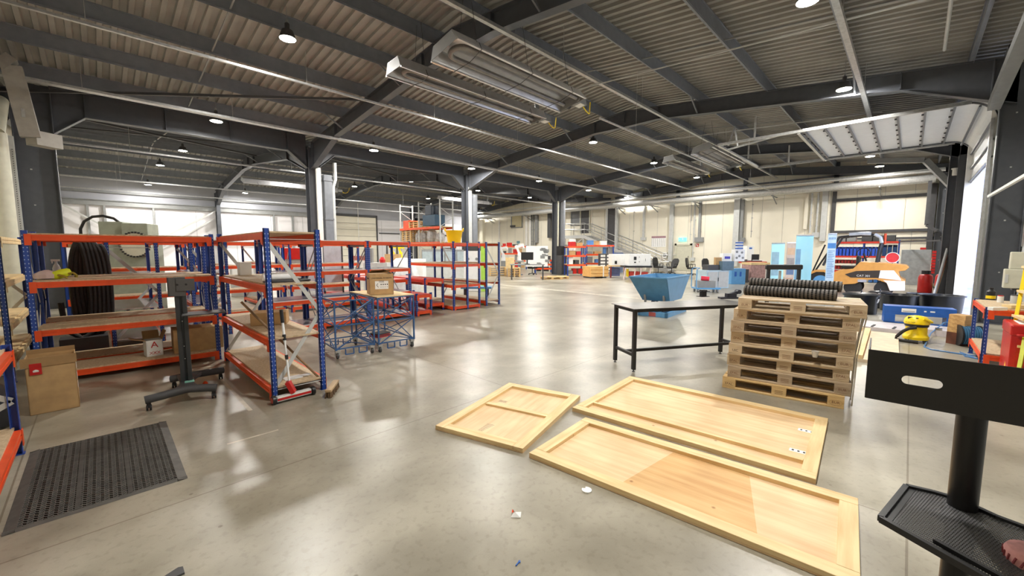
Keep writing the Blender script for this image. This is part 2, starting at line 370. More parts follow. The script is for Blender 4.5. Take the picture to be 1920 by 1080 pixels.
for i, X in enumerate(XS):
    t = thing('portal_frame', 'charcoal steel roof frame, ' + names_f[i], 'steel frame', (X, 0, 0), group='portal frames of the hall')
    def U(y): return under(y)
    r1 = MB(); ins = []
    ys = [-1.5, .9, 2.0, 6.8, 8.25, 9.7, 14.5, 15.3, 17.8]
    hz = [5.0, 0, 0, 0, 0, 0, 0, 0, 5.0] if i < 4 else [0]*9
    pts = []
    for k, y in enumerate(ys):
        z = U(y); lo = hz[k] or z
        if k == 4: lo = U(y)-.16
        pts.append((y, lo, U(y)+.45))
    pts[1] = (.45, U(.45)-.02, U(.45)+.45); pts[3] = (6.9, U(6.9), U(6.9)+.45); pts[5] = (9.6, U(9.6), U(9.6)+.45)
    isec(r1, pts, 0, .22)
    for y in (-1.1, .45, 6.9, 8.25, 9.6, 15.3, 17.6): r1.box(-.1, .1, y-.01, y+.01, max(5.06, U(y)+.02 if .4 < y < 15.4 else 5.1), U(y)+.43)
    r1.obj('rafter', M_STEEL, t)
    r2 = MB(); ys = [18.2, 20.7, 26.2, 27.4, 28.6, 34.2, 36.6]; pts = [(y, U(y), U(y)+.45) for y in ys]
    pts[0] = (18.2, 5.0 if i < 4 else U(18.2), U(18.2)+.45); pts[-1] = (36.6, 4.9, U(36.6)+.45); pts[3] = (27.4, U(27.4)-.14, U(27.4)+.45)
    isec(r2, pts, 0, .22)
    for y in (18.4, 20.7, 26.2, 27.4, 28.6, 34.2, 36.3): r2.box(-.1, .1, y-.01, y+.01, max(5.1, U(y)+.02 if 20 < y < 35 else 5.1), U(y)+.43)
    r2.obj('rafter', M_STEEL, t)
    def col(y0, y1, top, w=.24):
        c = MB(); c.box(-w/2, w/2, y0, y0+.02, 0, top); c.box(-w/2, w/2, y1-.02, y1, 0, top); c.box(-.007, .007, y0+.02, y1-.02, 0, top)
        c.box(-w/2-.04, w/2+.04, y0-.04, y1+.04, 0, .02)
        for z in (1.2, 2.4, 3.6, 4.8): c.box(-.04, -.015, (y0+y1)/2-.015, (y0+y1)/2+.015, z, z+.03, 1)
        c.obj('column', [M_STEEL, M_GALV], t)
    if i: col(-1.78 if i < 3 else -1.31, -1.25 if i < 3 else -.85, 5.9)
    if i and i < 4:
        c = MB(); c.box(-.17, .17, 17.78, 17.80, 0, 5.9); c.box(-.17, .17, 18.2, 18.22, 0, 5.9); c.box(-.01, .01, 17.8, 18.2, 0, 5.9)
        c.box(-.25, .25, 17.7, 18.3, 0, .02); c.obj('column', M_STEEL, t)
    if i not in (0,): col(36.35, 36.85, 5.9)
    else: col(36.35, 36.85, 5.9)
# valley column with its wide web and the valley beam of the first bay
t = thing('valley_beam', 'deep charcoal beam along the roof valley on the first wide column at the left', 'steel beam', (0, 0, 0))
c = MB()
def isx(mb, pts, y, wv, tf=.025):
    for i in range(len(pts)-1):
        (x0, a0, b0), (x1, a1, b1) = pts[i], pts[i+1]
        for ya, yb, l0, h0, l1, h1 in ((y-wv/2, y+wv/2, a0, a0+tf, a1, a1+tf), (y-wv/2, y+wv/2, b0-tf, b0, b1-tf, b1), (y-.008, y+.008, a0+tf, b0-tf, a1+tf, b1-tf)):
            v = [(x0, ya, l0), (x0, yb, l0), (x0, yb, h0), (x0, ya, h0), (x1, ya, l1), (x1, yb, l1), (x1, yb, h1), (x1, ya, h1)]
            mb.add(v, [(0, 3, 2, 1), (4, 5, 6, 7), (0, 1, 5, 4), (1, 2, 6, 5), (2, 3, 7, 6), (3, 0, 4, 7)])
isx(c, [(-.62, 5.08, 6.4), (.05, 5.67, 6.4), (5.6, 5.67, 6.4), (6.3, 5.08, 6.4)], 18, .26)
for x in (.05, 1.9, 3.7, 5.6): c.box(x-.008, x+.008, 17.88, 18.12, 5.69, 6.38)
c.obj('beam', M_STEEL, t)
c = MB(); c.box(-1.4, -1.38, 17.85, 18.15, 0, 6.4); c.box(-.64, -.62, 17.85, 18.15, 0, 6.4); c.box(-1.38, -.64, 17.99, 18.01, 0, 6.4)
for z in range(1, 6): c.box(-1.15, -1.11, 17.97, 17.99, z, z+.03, 1)
c.obj('column', [M_STEEL, M_GALV], t)
t = thing('valley_beam', 'dark valley beam with end haunches between the tray-clad column and the grey middle column', 'steel beam', (0, 0, 0))
for a, b in ((6.65, 14.55),):
    c = MB(); isx(c, [(a, 5.05, 6.3), (a+.8, 5.75, 6.3), (b-.8, 5.75, 6.3), (b, 5.05, 6.3)], 18, .22); c.obj('beam', M_STEEL, t)
t = thing('valley_beam', 'dark valley beam with end haunches beyond the grey middle column', 'steel beam', (0, 0, 0))
c = MB(); isx(c, [(14.9, 5.05, 6.3), (15.7, 5.75, 6.3), (21.9, 5.75, 6.3), (22.7, 5.05, 6.3)], 18, .22); c.obj('beam', M_STEEL, t)
# purlins
PY = [-.75, 1.35, 3.45, 5.5, 7.45, 9.05, 10.75, 12.75, 14.65, 16.6]
PY2 = [19.4, 21.4, 23.4, 25.4, 26.9, 28.0, 29.6, 31.6, 33.6, 35.6]
for side, P_, nm in ((0, PY, 'from the right eaves over the near span'), (1, PY2, 'from the valley over the far left span')):
    for k, y in enumerate(P_):
        z = under(y)+.45; mb = MB(); h = DK-.45
        mb.box(XN, XF, y-.035, y+.035, z, z+.02); mb.box(XN, XF, y-.008, y+.008, z+.02, z+h-.02); mb.box(XN, XF, y-.035, y+.035, z+h-.02, z+h-.002)
        mb.box(XN, XF, y-.03, y-.024, z-.028, z+.002)
        o = mb.obj('roof_purlin', M_PURL); tag(o, 'long grey roof purlin, ' + ordn(k) + ' ' + nm, 'purlin', 'roof purlins')
# eaves / rail steel, bracing
t = thing('roof_bracing', 'diagonal steel rods and ties under the left part of the roof', 'bracing')
b = MB()
for x0 in (-1.75, 6.47):
    b.bar((x0+.1, 17.6, under(17.6)+.3), (x0+8.0, 12.8, under(12.8)+.35), .07) if x0 < 0 else None
    b.bar((x0+.1, 19, under(19)+.3), (x0+8.0, 25, under(25)+.35), .07)
    b.bar((x0+8.0, 19, under(19)+.3), (x0+.1, 25, under(25)+.35), .05)
b.obj('diagonal_rod', M_DGREY, t)
for X in (2.35, 10.6, 18.8, 26.9):
    for ys in (PY, PY2):
        b = MB()
        for k in range(len(ys)-1): b.bar((X, ys[k], under(ys[k])+.5), (X, ys[k+1], under(ys[k+1])+.5), .03)
        b.obj('purlin_tie', M_GREY, t)
for X in XS[1:]:
    for y in (1.35, 5.5, 10.75, 14.65, 21.4, 25.4, 29.6, 33.6):
        for s in (-1, 1):
            if X < 30 or s < 0: MB().bar((X+s*.05, y, under(y)+.05), (X+s*.75, y, under(y)+.47), .04).obj('fly_brace', M_STEELL, t)
# sheeting rails on the left wall and its cross bracing
t = thing('wall_rails', 'grey steel rails and diagonal braces across the white left wall', 'steel rails')
b = MB()
for z, h in ((4.7, .3), (5.4, .1), (2.3, .12)): b.box(XN, 14.0, YL-.2, YL-.05, z-h/2, z+h/2)
b.box(XN, 14, YL-.3, YL-.2, 4.86, 4.9)
for x in (-.2, .55, 2.9, 10.2, 11.6): b.box(x-.06, x+.06, YL-.18, YL-.02, 0, 4.6)
b.obj('rail', M_GREY, t)
b = MB()
b.bar((1.2, YL-.35, 1.2), (6.3, YL-.35, 4.55), .10); b.bar((2.9, YL-.2, 1.6), (6.2, YL-.2, 4.0), .08); b.bar((-1.4, YL-.35, 4.6), (3.0, YL-.35, 1.3), .09)
b.obj('diagonal_brace', M_LGREY, t)
# big sectional doors on the left wall
for k, (x0, x1, n) in enumerate(((14.9, 19.0, 2), (23.5, 26.6, 3))):
    d = thing('door_%d' % n, None, None, (x0, YL-.06, 0), kind='structure'); wd = x1-x0
    p = MB()
    for q in range(8): p.box(0, wd, -.03, .02, q*.6+.012, q*.6+.588)
    p.obj('door_leaf', M_CREAM, d, bevel=.01)
    p = MB().box(-.15, 0, -.12, .04, 0, 5).box(wd, wd+.1, -.12, .04, 0, 5).box(-.15, wd+.1, -.12, .04, 4.8, 5.0); p.obj('door_frame', M_DGREY, d)
    MB().cyl((wd*.55, -.2, 1.0), (wd*.55, -.2, 6.0), .03).obj('guide_pole', M_WHITE, d)
struct('trim_3', MB().box(19.3, 31, YL-.08, YL, 3.3, 3.4).box(26.8, 28.0, YL-.07, YL, 1.9, 1.97).box(27.9, 28.0, YL-.07, YL, 0, 3.3), M_DGREY)
# pale trunking and posts on the near gable, left edge of the view
t = thing('wall_trunking', 'pale round trunking pipe rising beside perforated steel channels at the left edge', 'trunking', (0, 0, 0))
p = MB(); 
qa = ony(12, 440, 16.2)
p.cyl((qa.x, 16.2, 0), (qa.x, 16.2, 4.6), .2, 18); p.cyl((qa.x, 16.2, 4.6), (-1.5, 17.2, 5.6), .17, 16); p.obj('duct', M_BEIGE, t, smooth=True)
p = MB(); qb = ony(31, 400, 17.0)
p.box(qb.x-.09, qb.x+.09, 16.95, 17.05, 0, 4.7)
for k in range(70):
    for s in (-.05, .05): p.box(qb.x+s-.008, qb.x+s+.008, 16.945, 16.95, .2+k*.06, .225+k*.06, 1)
p.obj('perforated_channel', [M_LGREY, M_DGREY], t)
p = MB()
def rect_duct(mb, pts, w, h):
    for a, b in zip(pts[:-1], pts[1:]): mb.bar(a, b, w, h)
rect_duct(p, [ony(0, 110, 15.5), ony(22, 125, 15.5), ony(58, 258, 15.6), ony(108, 268, 15.9)], .34, .34)
p.obj('cable_duct', mat('duct_taupe', (158, 154, 146), .5), t)
# ---- cable trays and pipes under the roof (all run down the hall)
def run(name, label, cat, pts, w, h, m, rnd=False, group=None, hang=None):
    mb = MB()
    if rnd: mb.tube(pts, w, 10)
    else:
        for a, b in zip(pts[:-1], pts[1:]): mb.bar(a, b, w, h)
    if hang:
        (a, b) = Vector(pts[0]), Vector(pts[-1]); n = hang
        for k in range(n):
            q = a.lerp(b, (k+.5)/n); mb.cyl(q, (q.x, q.y, under(q.y)+DK-.02), .006, 5)
    o = mb.obj(name, m, smooth=rnd); tag(o, label, cat, group); return o
TR = 'cable trays under the roof'
run('cable_tray', 'white cable tray passing just above the two large heaters towards the far wall', 'cable tray', [(-1.9, 6.42, 6.33), (31, 6.42, 6.33)], .09, .07, M_GALV, hang=8, group=TR)
run('cable_tray', 'thin white conduit running the hall below the front heaters', 'cable tray', [(-1.9, 11.9, 6.18), (31, 11.9, 6.18)], .07, .05, M_GALV, hang=8, group=TR)
run('cable_tray', 'double white cable tray along the roof valley above the columns', 'cable tray', [(-1.6, 15.5, 5.84), (31, 15.5, 5.84)], .22, .06, M_GALV, hang=10, group=TR)
run('cable_tray', 'short vertical drop of cable tray beside the first wide column', 'cable tray', [(-1.0, 15.5, 5.84), (-1.0, 15.5, 4.9)], .22, .06, M_GALV, group=TR)
run('cable_tray', 'white cable tray at the right under the roof, ending above the overhead door', 'cable tray', [(2.5, 1.15, 5.85), (17.0, 1.15, 5.85)], .10, .10, M_GALV, hang=3, group=TR)
run('cable_tray', 'white conduit running the far left span near its ridge', 'cable tray', [(-1.6, 20.6, 5.35), (31, 20.6, 5.35)], .07, .06, M_GALV, hang=6, group=TR)
run('cable_tray', 'white conduit running the far left span beyond the long heater', 'cable tray', [(-1.6, 29.2, 5.3), (31, 29.2, 5.3)], .08, .06, M_GALV, hang=6, group=TR)
run('cable_tray', 'lowest white conduit running near the left wall rails', 'cable tray', [(-1.6, 33.5, 5.2), (31, 33.5, 5.2)], .08, .06, M_GALV, hang=6, group=TR)
run('cable_tray', 'thin white conduit running right of the large heater towards the far heaters', 'cable tray', [(9.9, 6.35, 5.35), (31, 6.35, 5.35)], .04, .04, M_GALV, hang=5, group=TR)
run('eaves_beam', 'sloping grey box beam crossing the top right corner of the view', 'beam', [(8.0, -1.2, 5.9), (8.6, -1.2, 5.9), (14.5, -1.15, 5.0)], .2, .2, M_GREY)
run('tie_rod', 'thin crossing conduit with small boxes under the right roof slope', 'conduit', [(9.9, 8.1, 6.35), (10.1, -.9, 5.9)], .025, .025, M_LGREY)
run('tie_rod', 'thin crossing conduit beyond the ridge under the right roof slope', 'conduit', [(17.2, 8.1, 6.4), (17.3, .9, 6.0)], .03, .03, M_LGREY)
run('sprinkler_pipe', 'white pipe hanging down between the right hand purlins', 'pipe', [(7.5, -.2, 6.1), (13.3, -.25, 6.1)], .03, .03, M_LGREY, rnd=True)
# ================================================================ LAMPS AND HEATERS
M_LENS = mat('lamp_lens', (255, 246, 224), .4, emit=34)
lamp0 = thing('high_bay_lamp', '', 'lamp', (0, 0, 0))
MB().lathe([(.03, .34), (.05, .32), (.05, .2), (.12, .17), (.15, .08), (.18, 0), (.175, -.005)], 20).obj('housing', M_DGREY, lamp0, smooth=True)
MB().cyl((0, 0, 0.005), (0, 0, -.012), .165, 20).obj('lens', M_LENS, lamp0)
MB().cyl((0, 0, .34), (0, 0, .72), .006, 6).cyl((0, 0, .34), (0, 0, .4), .03, 8).obj('hanger', M_GREY, lamp0)
ld = bpy.data.lights.new('lamp_light', 'AREA'); ld.shape = 'DISK'; ld.size = .34; ld.energy = LAMP_W; ld.color = (1, .965, .91)
lo = bpy.data.objects.new('lamp_light', ld); COL.objects.link(lo); lo.parent = lamp0; lo.location = (0, 0, -.02)
LAMPS = [
 ((3.0, 16.3), 'valley row, nearest, left of the tray-clad column'), ((8.4, 16.3), 'valley row lamp just right of the tray-clad column'),
 ((13.7, 16.3), 'valley row lamp above the yellow tub'), ((19, 16.3), 'valley row lamp between the two grey columns'), ((24.3, 16.3), 'valley row lamp over the stairs'), ((29.6, 16.3), 'valley row lamp by the far wall'),
 ((3.36, 10.4), 'large glowing lamp at the upper left, nearest of all'), ((9.6, 10.4), 'bright lamp just below the front pair of tube heaters'), ((15.8, 10.4), 'lamp right of the yellow heater hoses'), ((21.8, 10.4), 'lamp at the left end of the far heater pair'), ((28.1, 10.4), 'lamp under the far heater pair, near the far wall'),
 ((8.9, 1.55), 'cut by the top edge at the right'), ((14.3, 1.55), 'bright, by the white tray left of the overhead door'), ((25.2, 1.6), 'lamp beyond the overhead door panels, upper one'), ((28.4, 1.4), 'lamp beyond the overhead door panels, lower one'),
 ((3.2, 25), 'far left span, third up from the left wall'), ((9.3, 24.9), 'lamp of the far left span hidden beside the tray-clad column'), ((15.4, 24.8), 'lamp over the far left span right of the tray-clad column'), ((21.4, 24.7), 'lamp over the far left span right of the middle column'), ((27.3, 24.5), 'lamp over the far left span before the office window'),
 ((2.8, 30), 'bright lamp of the far left span above the left wall'), ((8.9, 31.9), 'far left span, left of the long heater end'), ((13.75, 29.8), 'right of the tray-clad column near the left wall doors'), ((29.5, 34.7), 'lamp deep in the far corner behind the middle column'),
 ((2.6, 35.0), 'lamp closest to the left wall rails'), ((7.9, 35.0), 'small lamp close to the left wall by its dark post'), ((21, 31), 'lamp above the tall pallet racking')]
first = True
for (x, y), lb in LAMPS:
    z = under(y)+.10
    if first: lamp0.location = (x, y, z); lamp0['label'] = 'round high bay lamp, ' + lb; lamp0['group'] = 'high bay lamps'; first = False
    else: dup(lamp0, (x, y, z), 0, 'round high bay lamp, ' + lb, 'high bay lamps')
# extra unseen lamp, added outside the frame to light the near floor
for (x, y) in ((3.3, 1.4), (3.2, 5.6), (9.6, 5.6)):
    if (x, y) != (3.3, 1.4): continue
    dup(lamp0, (x, y, under(y)+.1), 0, 'extra high bay lamp added above the plywood crate lids, outside the view', 'high bay lamps')
M_REFL = mat('brushed_reflector', (214, 214, 216), .3, .7, .06)
def heater(loc, L, label, tilt=0, w=.62):
    """radiant tube heater: long reflector hood over a U shaped tube, burner at the +x end"""
    t = thing('tube_heater', label, 'heater', loc, 0, 'radiant tube heaters')
    T = Matrix.Rotation(tilt, 4, 'X')
    h = w/2; o = [(-h, 0), (-h*.72, .22), (h*.72, .22), (h, 0)]; th = .008
    m = MB()
    for i in range(3):
        (y0, z0), (y1, z1) = o[i], o[i+1]
        m.add([(x, y, z) for x in (0, L) for y, z in ((y0, z0), (y1, z1), (y1, z1+th*2), (y0, z0+th*2))], [(0, 3, 2, 1), (4, 5, 6, 7), (0, 1, 5, 4), (1, 2, 6, 5), (2, 3, 7, 6), (3, 0, 4, 7)], 0, T)
    for x in (0, L):
        m.prism([(-h, 0), (-h*.72, .225), (h*.72, .225), (h, 0)], x-.006, x+.006, 'x', 1, T)
    for y in (-h, h): m.box(0, L, y-.02, y+.02, -.02, .012, 0, T)
    m.obj('reflector', [M_REFL, M_GREY], t)
    m = MB(); r = .055; a = w*.24; P = [(L-.1, -a, .08), (.42, -a, .08)]
    for k in range(1, 9): q = PI*k/9; P.append((.42-a*math.sin(q), -a*math.cos(q), .08))
    P += [(.42, a, .08), (L-.1, a, .08)]
    m.tube([T @ Vector(p) for p in P], r, 12); m.obj('tube', mat('heater_tube', (138, 134, 130), .35, .6, .1), t, smooth=True)
    for k in range(3):
        x = L*(.14+.36*k); m = MB()
        for s in (0, ): m.tube([T @ Vector(p) for p in ((x-.05, -h-.02, .1), (x, -h-.02, -.02), (x+.05, 0, -.035), (x, h+.02, -.02), (x-.05, h+.02, .1))], .008, 6)
        m.obj('guard_wire', M_DGREY, t)
    m = MB(); m.box(L+.02, L+.36, -.20, .02, 0, .16, 0, T); m.cyl(T @ Vector((L-.05, -a, .08)), T @ Vector((L+.06, -a, .08)), .07, 12, 0); m.box(L+.1, L+.3, -.18, 0, -.006, 0, 1, T)
    m.cyl(T @ Vector((L+.0, a, .08)), T @ Vector((L+.14, a, .08)), .075, 12, 2); m.cyl(T @ Vector((L+.12, a, .08)), T @ Vector((L+.12, a, .75)), .065, 12, 0)
    m.obj('burner_box', [M_GREY, M_WHITE, M_BLACK], t)
    m = MB(); m.tube([(L+.34, -.1, .02), (L+.46, -.12, -.08), (L+.62, -.1, -.1), (L+.8, 0, -.02), (L+.95, .1, .16), (L+1.0, .12, .35)], .014, 6); m.obj('gas_hose', M_YEL, t, smooth=True)
    for x in (L*.14, L*.5, L*.86):
        for y in (-h*.7, h*.7): MB().cyl((x, y, .22), (x, y*.4, 1.2), .005, 5).obj('hanging_wire', M_DGREY, t)
    return t
heater((4.85, 6.55, 5.5), 4.1, 'large bright tube heater with a yellow hose, nearer and higher of the front pair', -.18, .84)
heater((4.7, 8.15, 5.55), 4.75, 'tube heater with a yellow hose, left and lower of the front pair', -.05, .60)
heater((16.6, 6.0, 5.55), 4.2, 'tube heater with grille, right one of the far pair before the far wall', -.2, .8)
heater((18.0, 7.9, 5.65), 4.3, 'tube heater left one of the far pair beside a lamp', -.1, .56)
heater((6.2, 28.0, 5.7), 5.4, 'long tube heater in the far left span left of the tray-clad column', .35)
heater((19.0, 26.5, 5.7), 5.0, 'tube heater in the far left span behind the middle column', .2)
# ================================================================ FAR WALL FITTINGS
def wy(px): return onx(px, 465, XF-.1).y
def wz(px, py, X=None): return onx(px, py, X or XF-.1).z
def pipe_v(px, y0, y1, r, name, label, m=M_GALV, box=None, X=XF-.12, cat='pipe', n=1, gap=.1, sq=False):
    p0 = onx(px, y0, X); z1 = onx(px, y1, X).z
    mb = MB()
    for k in range(n):
        y = p0.y+k*gap
        if sq: mb.box(X-r, X+.1, y-r, y+r, z1, p0.z)
        else: mb.cyl((X, y, z1), (X, y, p0.z), r, 10)
        for z in (z1+.4, (z1+p0.z)/2, p0.z-.4): mb.box(X-.02, X+.12, y-r-.02, y+r+.02, z-.02, z+.02)
    if box: mb.box(X-.08, X+.1, p0.y-box[0], p0.y+box[0]+(n-1)*gap, z1-box[1], z1)
    o = mb.obj(name, m); tag(o, label, cat); return o
pipe_v(1208, 386, 445, .07, 'wall_conduit', 'square conduit ending in a small switch box between the stairs and the notice board', M_LGREY, (.2, .25), sq=True)
pipe_v(1189, 388, 478, .012, 'wall_conduit', 'thin conduit on the cream wall above the foot of the stairs', M_GREY)
pipe_v(1261, 380, 490, .14, 'wall_post', 'grey steel post on the far wall left of the doorway', M_LGREY, sq=True, cat='post')
pipe_v(1297, 375, 450, .02, 'wall_conduit', 'pair of thin pipes above the green exit sign', M_LGREY, n=2, gap=-.3)
pipe_v(1303, 375, 483, .035, 'wall_conduit', 'long silver pipe down to a socket right of the doorway', M_LGREY, (.15, .25))
pipe_v(1314, 375, 445, .08, 'wall_conduit', 'broad grey conduit ending in a box right of the doorway', M_GREY, (.3, .35), sq=True)
pipe_v(1384, 372, 500, .18, 'wall_post', 'grey steel post with a ladder of clips in the middle of the cream wall', M_LGREY, sq=True, cat='post')
pipe_v(1393, 374, 446, .10, 'wall_conduit', 'grey conduit ending in a box right of the middle wall post', M_GREY, (.25, .3), sq=True)
pipe_v(1412, 372, 445, .018, 'hanging_cable', 'single hanging cable in front of the cream wall', M_GREY, X=XF-.4, cat='cable')
pipe_v(1523, 362, 436, .05, 'wall_conduit', 'trio of silver conduits ending in a wide socket box', M_LGREY, (.12, .3), n=3, gap=-.32)
pipe_v(1549, 355, 452, .14, 'wall_post', 'grey steel post left of the large pale wall panel', M_LGREY, sq=True, cat='post')
pipe_v(1514, 364, 430, .09, 'wall_post', 'cream boxed riser left of the trio of conduits', M_CREAM, sq=True, cat='riser')
pipe_v(936, 412, 478, .07, 'wall_conduit', 'cream pipe at the far left end of the far wall', M_WHITE)
pipe_v(905, 404, 455, .28, 'wall_duct', 'broad cream duct bending down in the far corner', M_CREAM, sq=True, cat='duct')
pipe_v(988, 404, 464, .12, 'wall_duct', 'pale square duct right of the office window', M_WHITE, n=2, gap=-.5, sq=True, cat='duct')
pipe_v(996, 402, 460, .07, 'wall_duct', 'bundle of grey round ducts right of the office window', M_GREY, n=3, gap=-.28, cat='duct')
pipe_v(1007, 404, 455, .15, 'wall_duct', 'grey flat duct with side brackets left of the third column', M_GREY, sq=True, cat='duct')
pipe_v(1032, 400, 446, .20, 'wall_duct', 'dark square duct hanging left of the third column', M_DGREY, sq=True, cat='duct')
# eaves ducts
def alongY(name, label, z, r, y0, y1, X, m, sm=True, cat='duct'):
    mb = MB(); n = 14; pts = [(X, y0+(y1-y0)*k/n, z) for k in range(n+1)]; mb.tube(pts, r, 14)
    for p in pts[1:-1]: mb.cyl((p[0], p[1]-.03, z), (p[0], p[1]+.03, z), r*1.06, 14)
    o = mb.obj(name, m, smooth=sm); tag(o, label, cat); return o
alongY('ventilation_duct', 'fat silver ventilation duct along the top of the far wall', 5.36, .22, -.7, 36.0, XF-1.15, M_GALV)
alongY('sprinkler_pipe', 'thin silver pipe running above the fat duct of the far wall', 5.80, .05, -1.0, 36.2, XF-1.25, M_GALV, cat='pipe')
alongY('sprinkler_pipe', 'second thin silver pipe, in front of the fat duct of the far wall', 5.68, .07, -1.0, 20, XF-1.55, M_GALV, cat='pipe')
b = MB()
for y in (1.4, 6.4, 11.2, 14.4, 17.2, 23.8, 27.6, 33.2):
    b.bar((XF-.03, y, 5.11), (XF-1.5, y, 5.11), .06, .05); b.bar((XF-.03, y, 4.7), (XF-1.1, y, 5.08), .05)
tag(b.obj('duct_brackets', M_GREY), 'row of grey wall brackets under the fat silver duct', 'brackets')
# gable steel above the eaves, with dark upper posts
b = MB()
for y in (3.4, 8.25, 12.8): b.box(XF-.16, XF-.01, y-.12, y+.12, 5.6, 6.9)
b.box(XF-.16, XF-.01, -1.3, 18, 6.05, 6.15)
tag(b.obj('gable_steelwork', M_STEEL), 'dark upright posts and rail high on the far wall above the duct', 'steelwork')
# window with reveal, upstairs doorway
def opening(kind, n, p0, p1, m_in, fr=.12):
    a = onx(*p0, XF); c = onx(*p1, XF); d = thing('%s_%d' % (kind, n), None, None, (XF, (a.y+c.y)/2, min(a.z, c.z)), kind='structure'); w = abs(a.y-c.y)/2; h = abs(a.z-c.z)
    m = MB(); m.box(-.08, .0, -w, -w+fr, 0, h).box(-.08, 0, w-fr, w, 0, h).box(-.08, 0, -w, w, h-fr, h)
    if kind == 'window': m.box(-.08, 0, -w, w, 0, fr)
    m.obj(kind+'_frame', M_BEIGE if kind == 'door' else M_GREY, d); MB().box(-.03, -.01, -w+fr, w-fr, 0, h-fr).obj('leaf' if kind == 'door' else 'pane', m_in, d); return d, w, h
d, w, h = opening('window', 1, (959, 404), (980, 427), mat('window_glass', (206, 196, 160), .12, 0, .03), .1)
MB().box(-.12, -.03, .2, .9, .12, .3).obj('sill_item', M_DGREY, d)
d, w, h = opening('door', 4, (1266, 457), (1296, 507.5), M_BEIGE, .14); MB().box(-.07, -.03, -w+.22, -w+.27, .95, 1.1).obj('door_handle', M_CHROME, d)
d, w, h = opening('window', 2, (1071, 393), (1088, 423), mat('window_dark', (120, 122, 124), .2, 0, .05), .1)
d, w, h = opening('door', 5, (1088, 393), (1107, 437), M_DGREY, .12)
opening('door', 6, (1050, 459), (1062, 508), M_WHITE, .1)
# exit sign
q = onx(1280, 449, XF-.03); t = thing('exit_sign', 'lit green running-man exit sign above the doorway', 'sign', (q.x, q.y, q.z))
MB().box(-.05, 0, -.29, .29, -.13, .13).obj('box', mat('exit_green', (84, 205, 190), .4, emit=1.2), t)
m = MB(); m.box(-.056, -.05, -.05, .0, -.03, .05, 0); m.cyl((-.056, -.025, .075), (-.05, -.025, .075), .022, 10); m.bar((-.053, -.04, -.03), (-.053, -.085, -.09), .02, .006); m.bar((-.053, -.012, -.03), (-.053, .03, -.095), .02, .006)
m.bar((-.053, -.012, .03), (-.053, .07, .02), .016, .006); m.bar((-.053, .11, 0), (-.053, .21, 0), .03, .006); m.prism([(.20, -.04), (.25, 0), (.20, .04)], -.056, -.05, 'x'); m.obj('pictogram', M_WHITE, t)
def wallitem(name, label, cat, x0, x1, y0, y1, m, d=.05, X=XF, extra=None):
    a = onx(x0, y0, X); c = onx(x1, y1, X); t = thing(name, label, cat, (X, (a.y+c.y)/2, c.z)); w = abs(a.y-c.y)/2; h = a.z-c.z
    MB().box(-d, 0, -w, w, 0, h).obj('panel', m, t)
    if extra: extra(t, w, h, d)
    return t
def red_sign(t, w, h, d): MB().box(-d-.004, -d, -w*.5, w*.2, h*.15, h*.5).box(-d-.004, -d, -w*.1, w*.6, h*.5, h*.85).obj('symbol', M_WHITE, t)
wallitem('fire_sign', 'small red fire action sign right of the doorway', 'sign', 1305, 1310, 457, 463, M_RED, .02, extra=red_sign)
def board(t, w, h, d):
    m = MB(); m.box(-d-.006, -d, -w, w, h-.16, h, 0)
    for k in range(8): y = -w+.06+k*(2*w-.1)/7; m.box(-d-.006, -d, y-.012, y+.012, .05, h-.2, 1)
    m.obj('coloured_header', [mat('mauve_strip', (168, 132, 140), .6), M_GREY], t)
wallitem('wall_planner', 'white planner sheet with vertical columns on the far wall left of the doorway', 'notice board', 1222, 1248, 443, 463, M_PAPER, .02, extra=board)
wallitem('wall_heater', 'small white dispenser with a dark front on the wall below the planner', 'dispenser', 1244, 1251, 473, 484, M_WHITE, .15, extra=lambda t, w, h, d: MB().box(-d-.01, -d, -w*.7, w*.7, h*.3, h*.7).obj('front', M_DGREY, t))
wallitem('wall_notice', 'small blue notice on the far wall under the office window', 'notice', 969, 975, 452, 457, mat('notice_blue', (120, 160, 170), .6), .02)
# large pale panels with rails on the right end of the far wall
t = thing('wall_panel_frame', 'large pale framed panels with dark rails at the right end of the far wall', 'wall panels', (XF, 0, 0))
ya, yb = onx(1563, 400, XF).y, onx(1748, 400, XF).y
z1 = onx(1650, 372, XF).z; zb = onx(1650, 432, XF).z
m = MB().box(-.12, 0, yb, ya, z1-.05, z1+.12).box(-.14, 0, yb-.4, ya, zb-.1, zb+.04).box(-.1, 0, ya-.1, ya+.1, 0, 5.2).box(-.3, 0, yb-.1, yb+.12, 1.6, 5.2)
m.box(-.2, -.1, -1.3, ya, onx(1650, 447, XF).z-.06, onx(1650, 447, XF).z+.05); m.obj('rail', M_DGREY, t)
m = MB()
for k in range(4): y = yb+(ya-yb)*k/4; m.box(-.05, 0, y+.03, y+(ya-yb)/4-.03, zb+.04, z1-.05)
m.obj('pale_panel', M_CREAM, t)
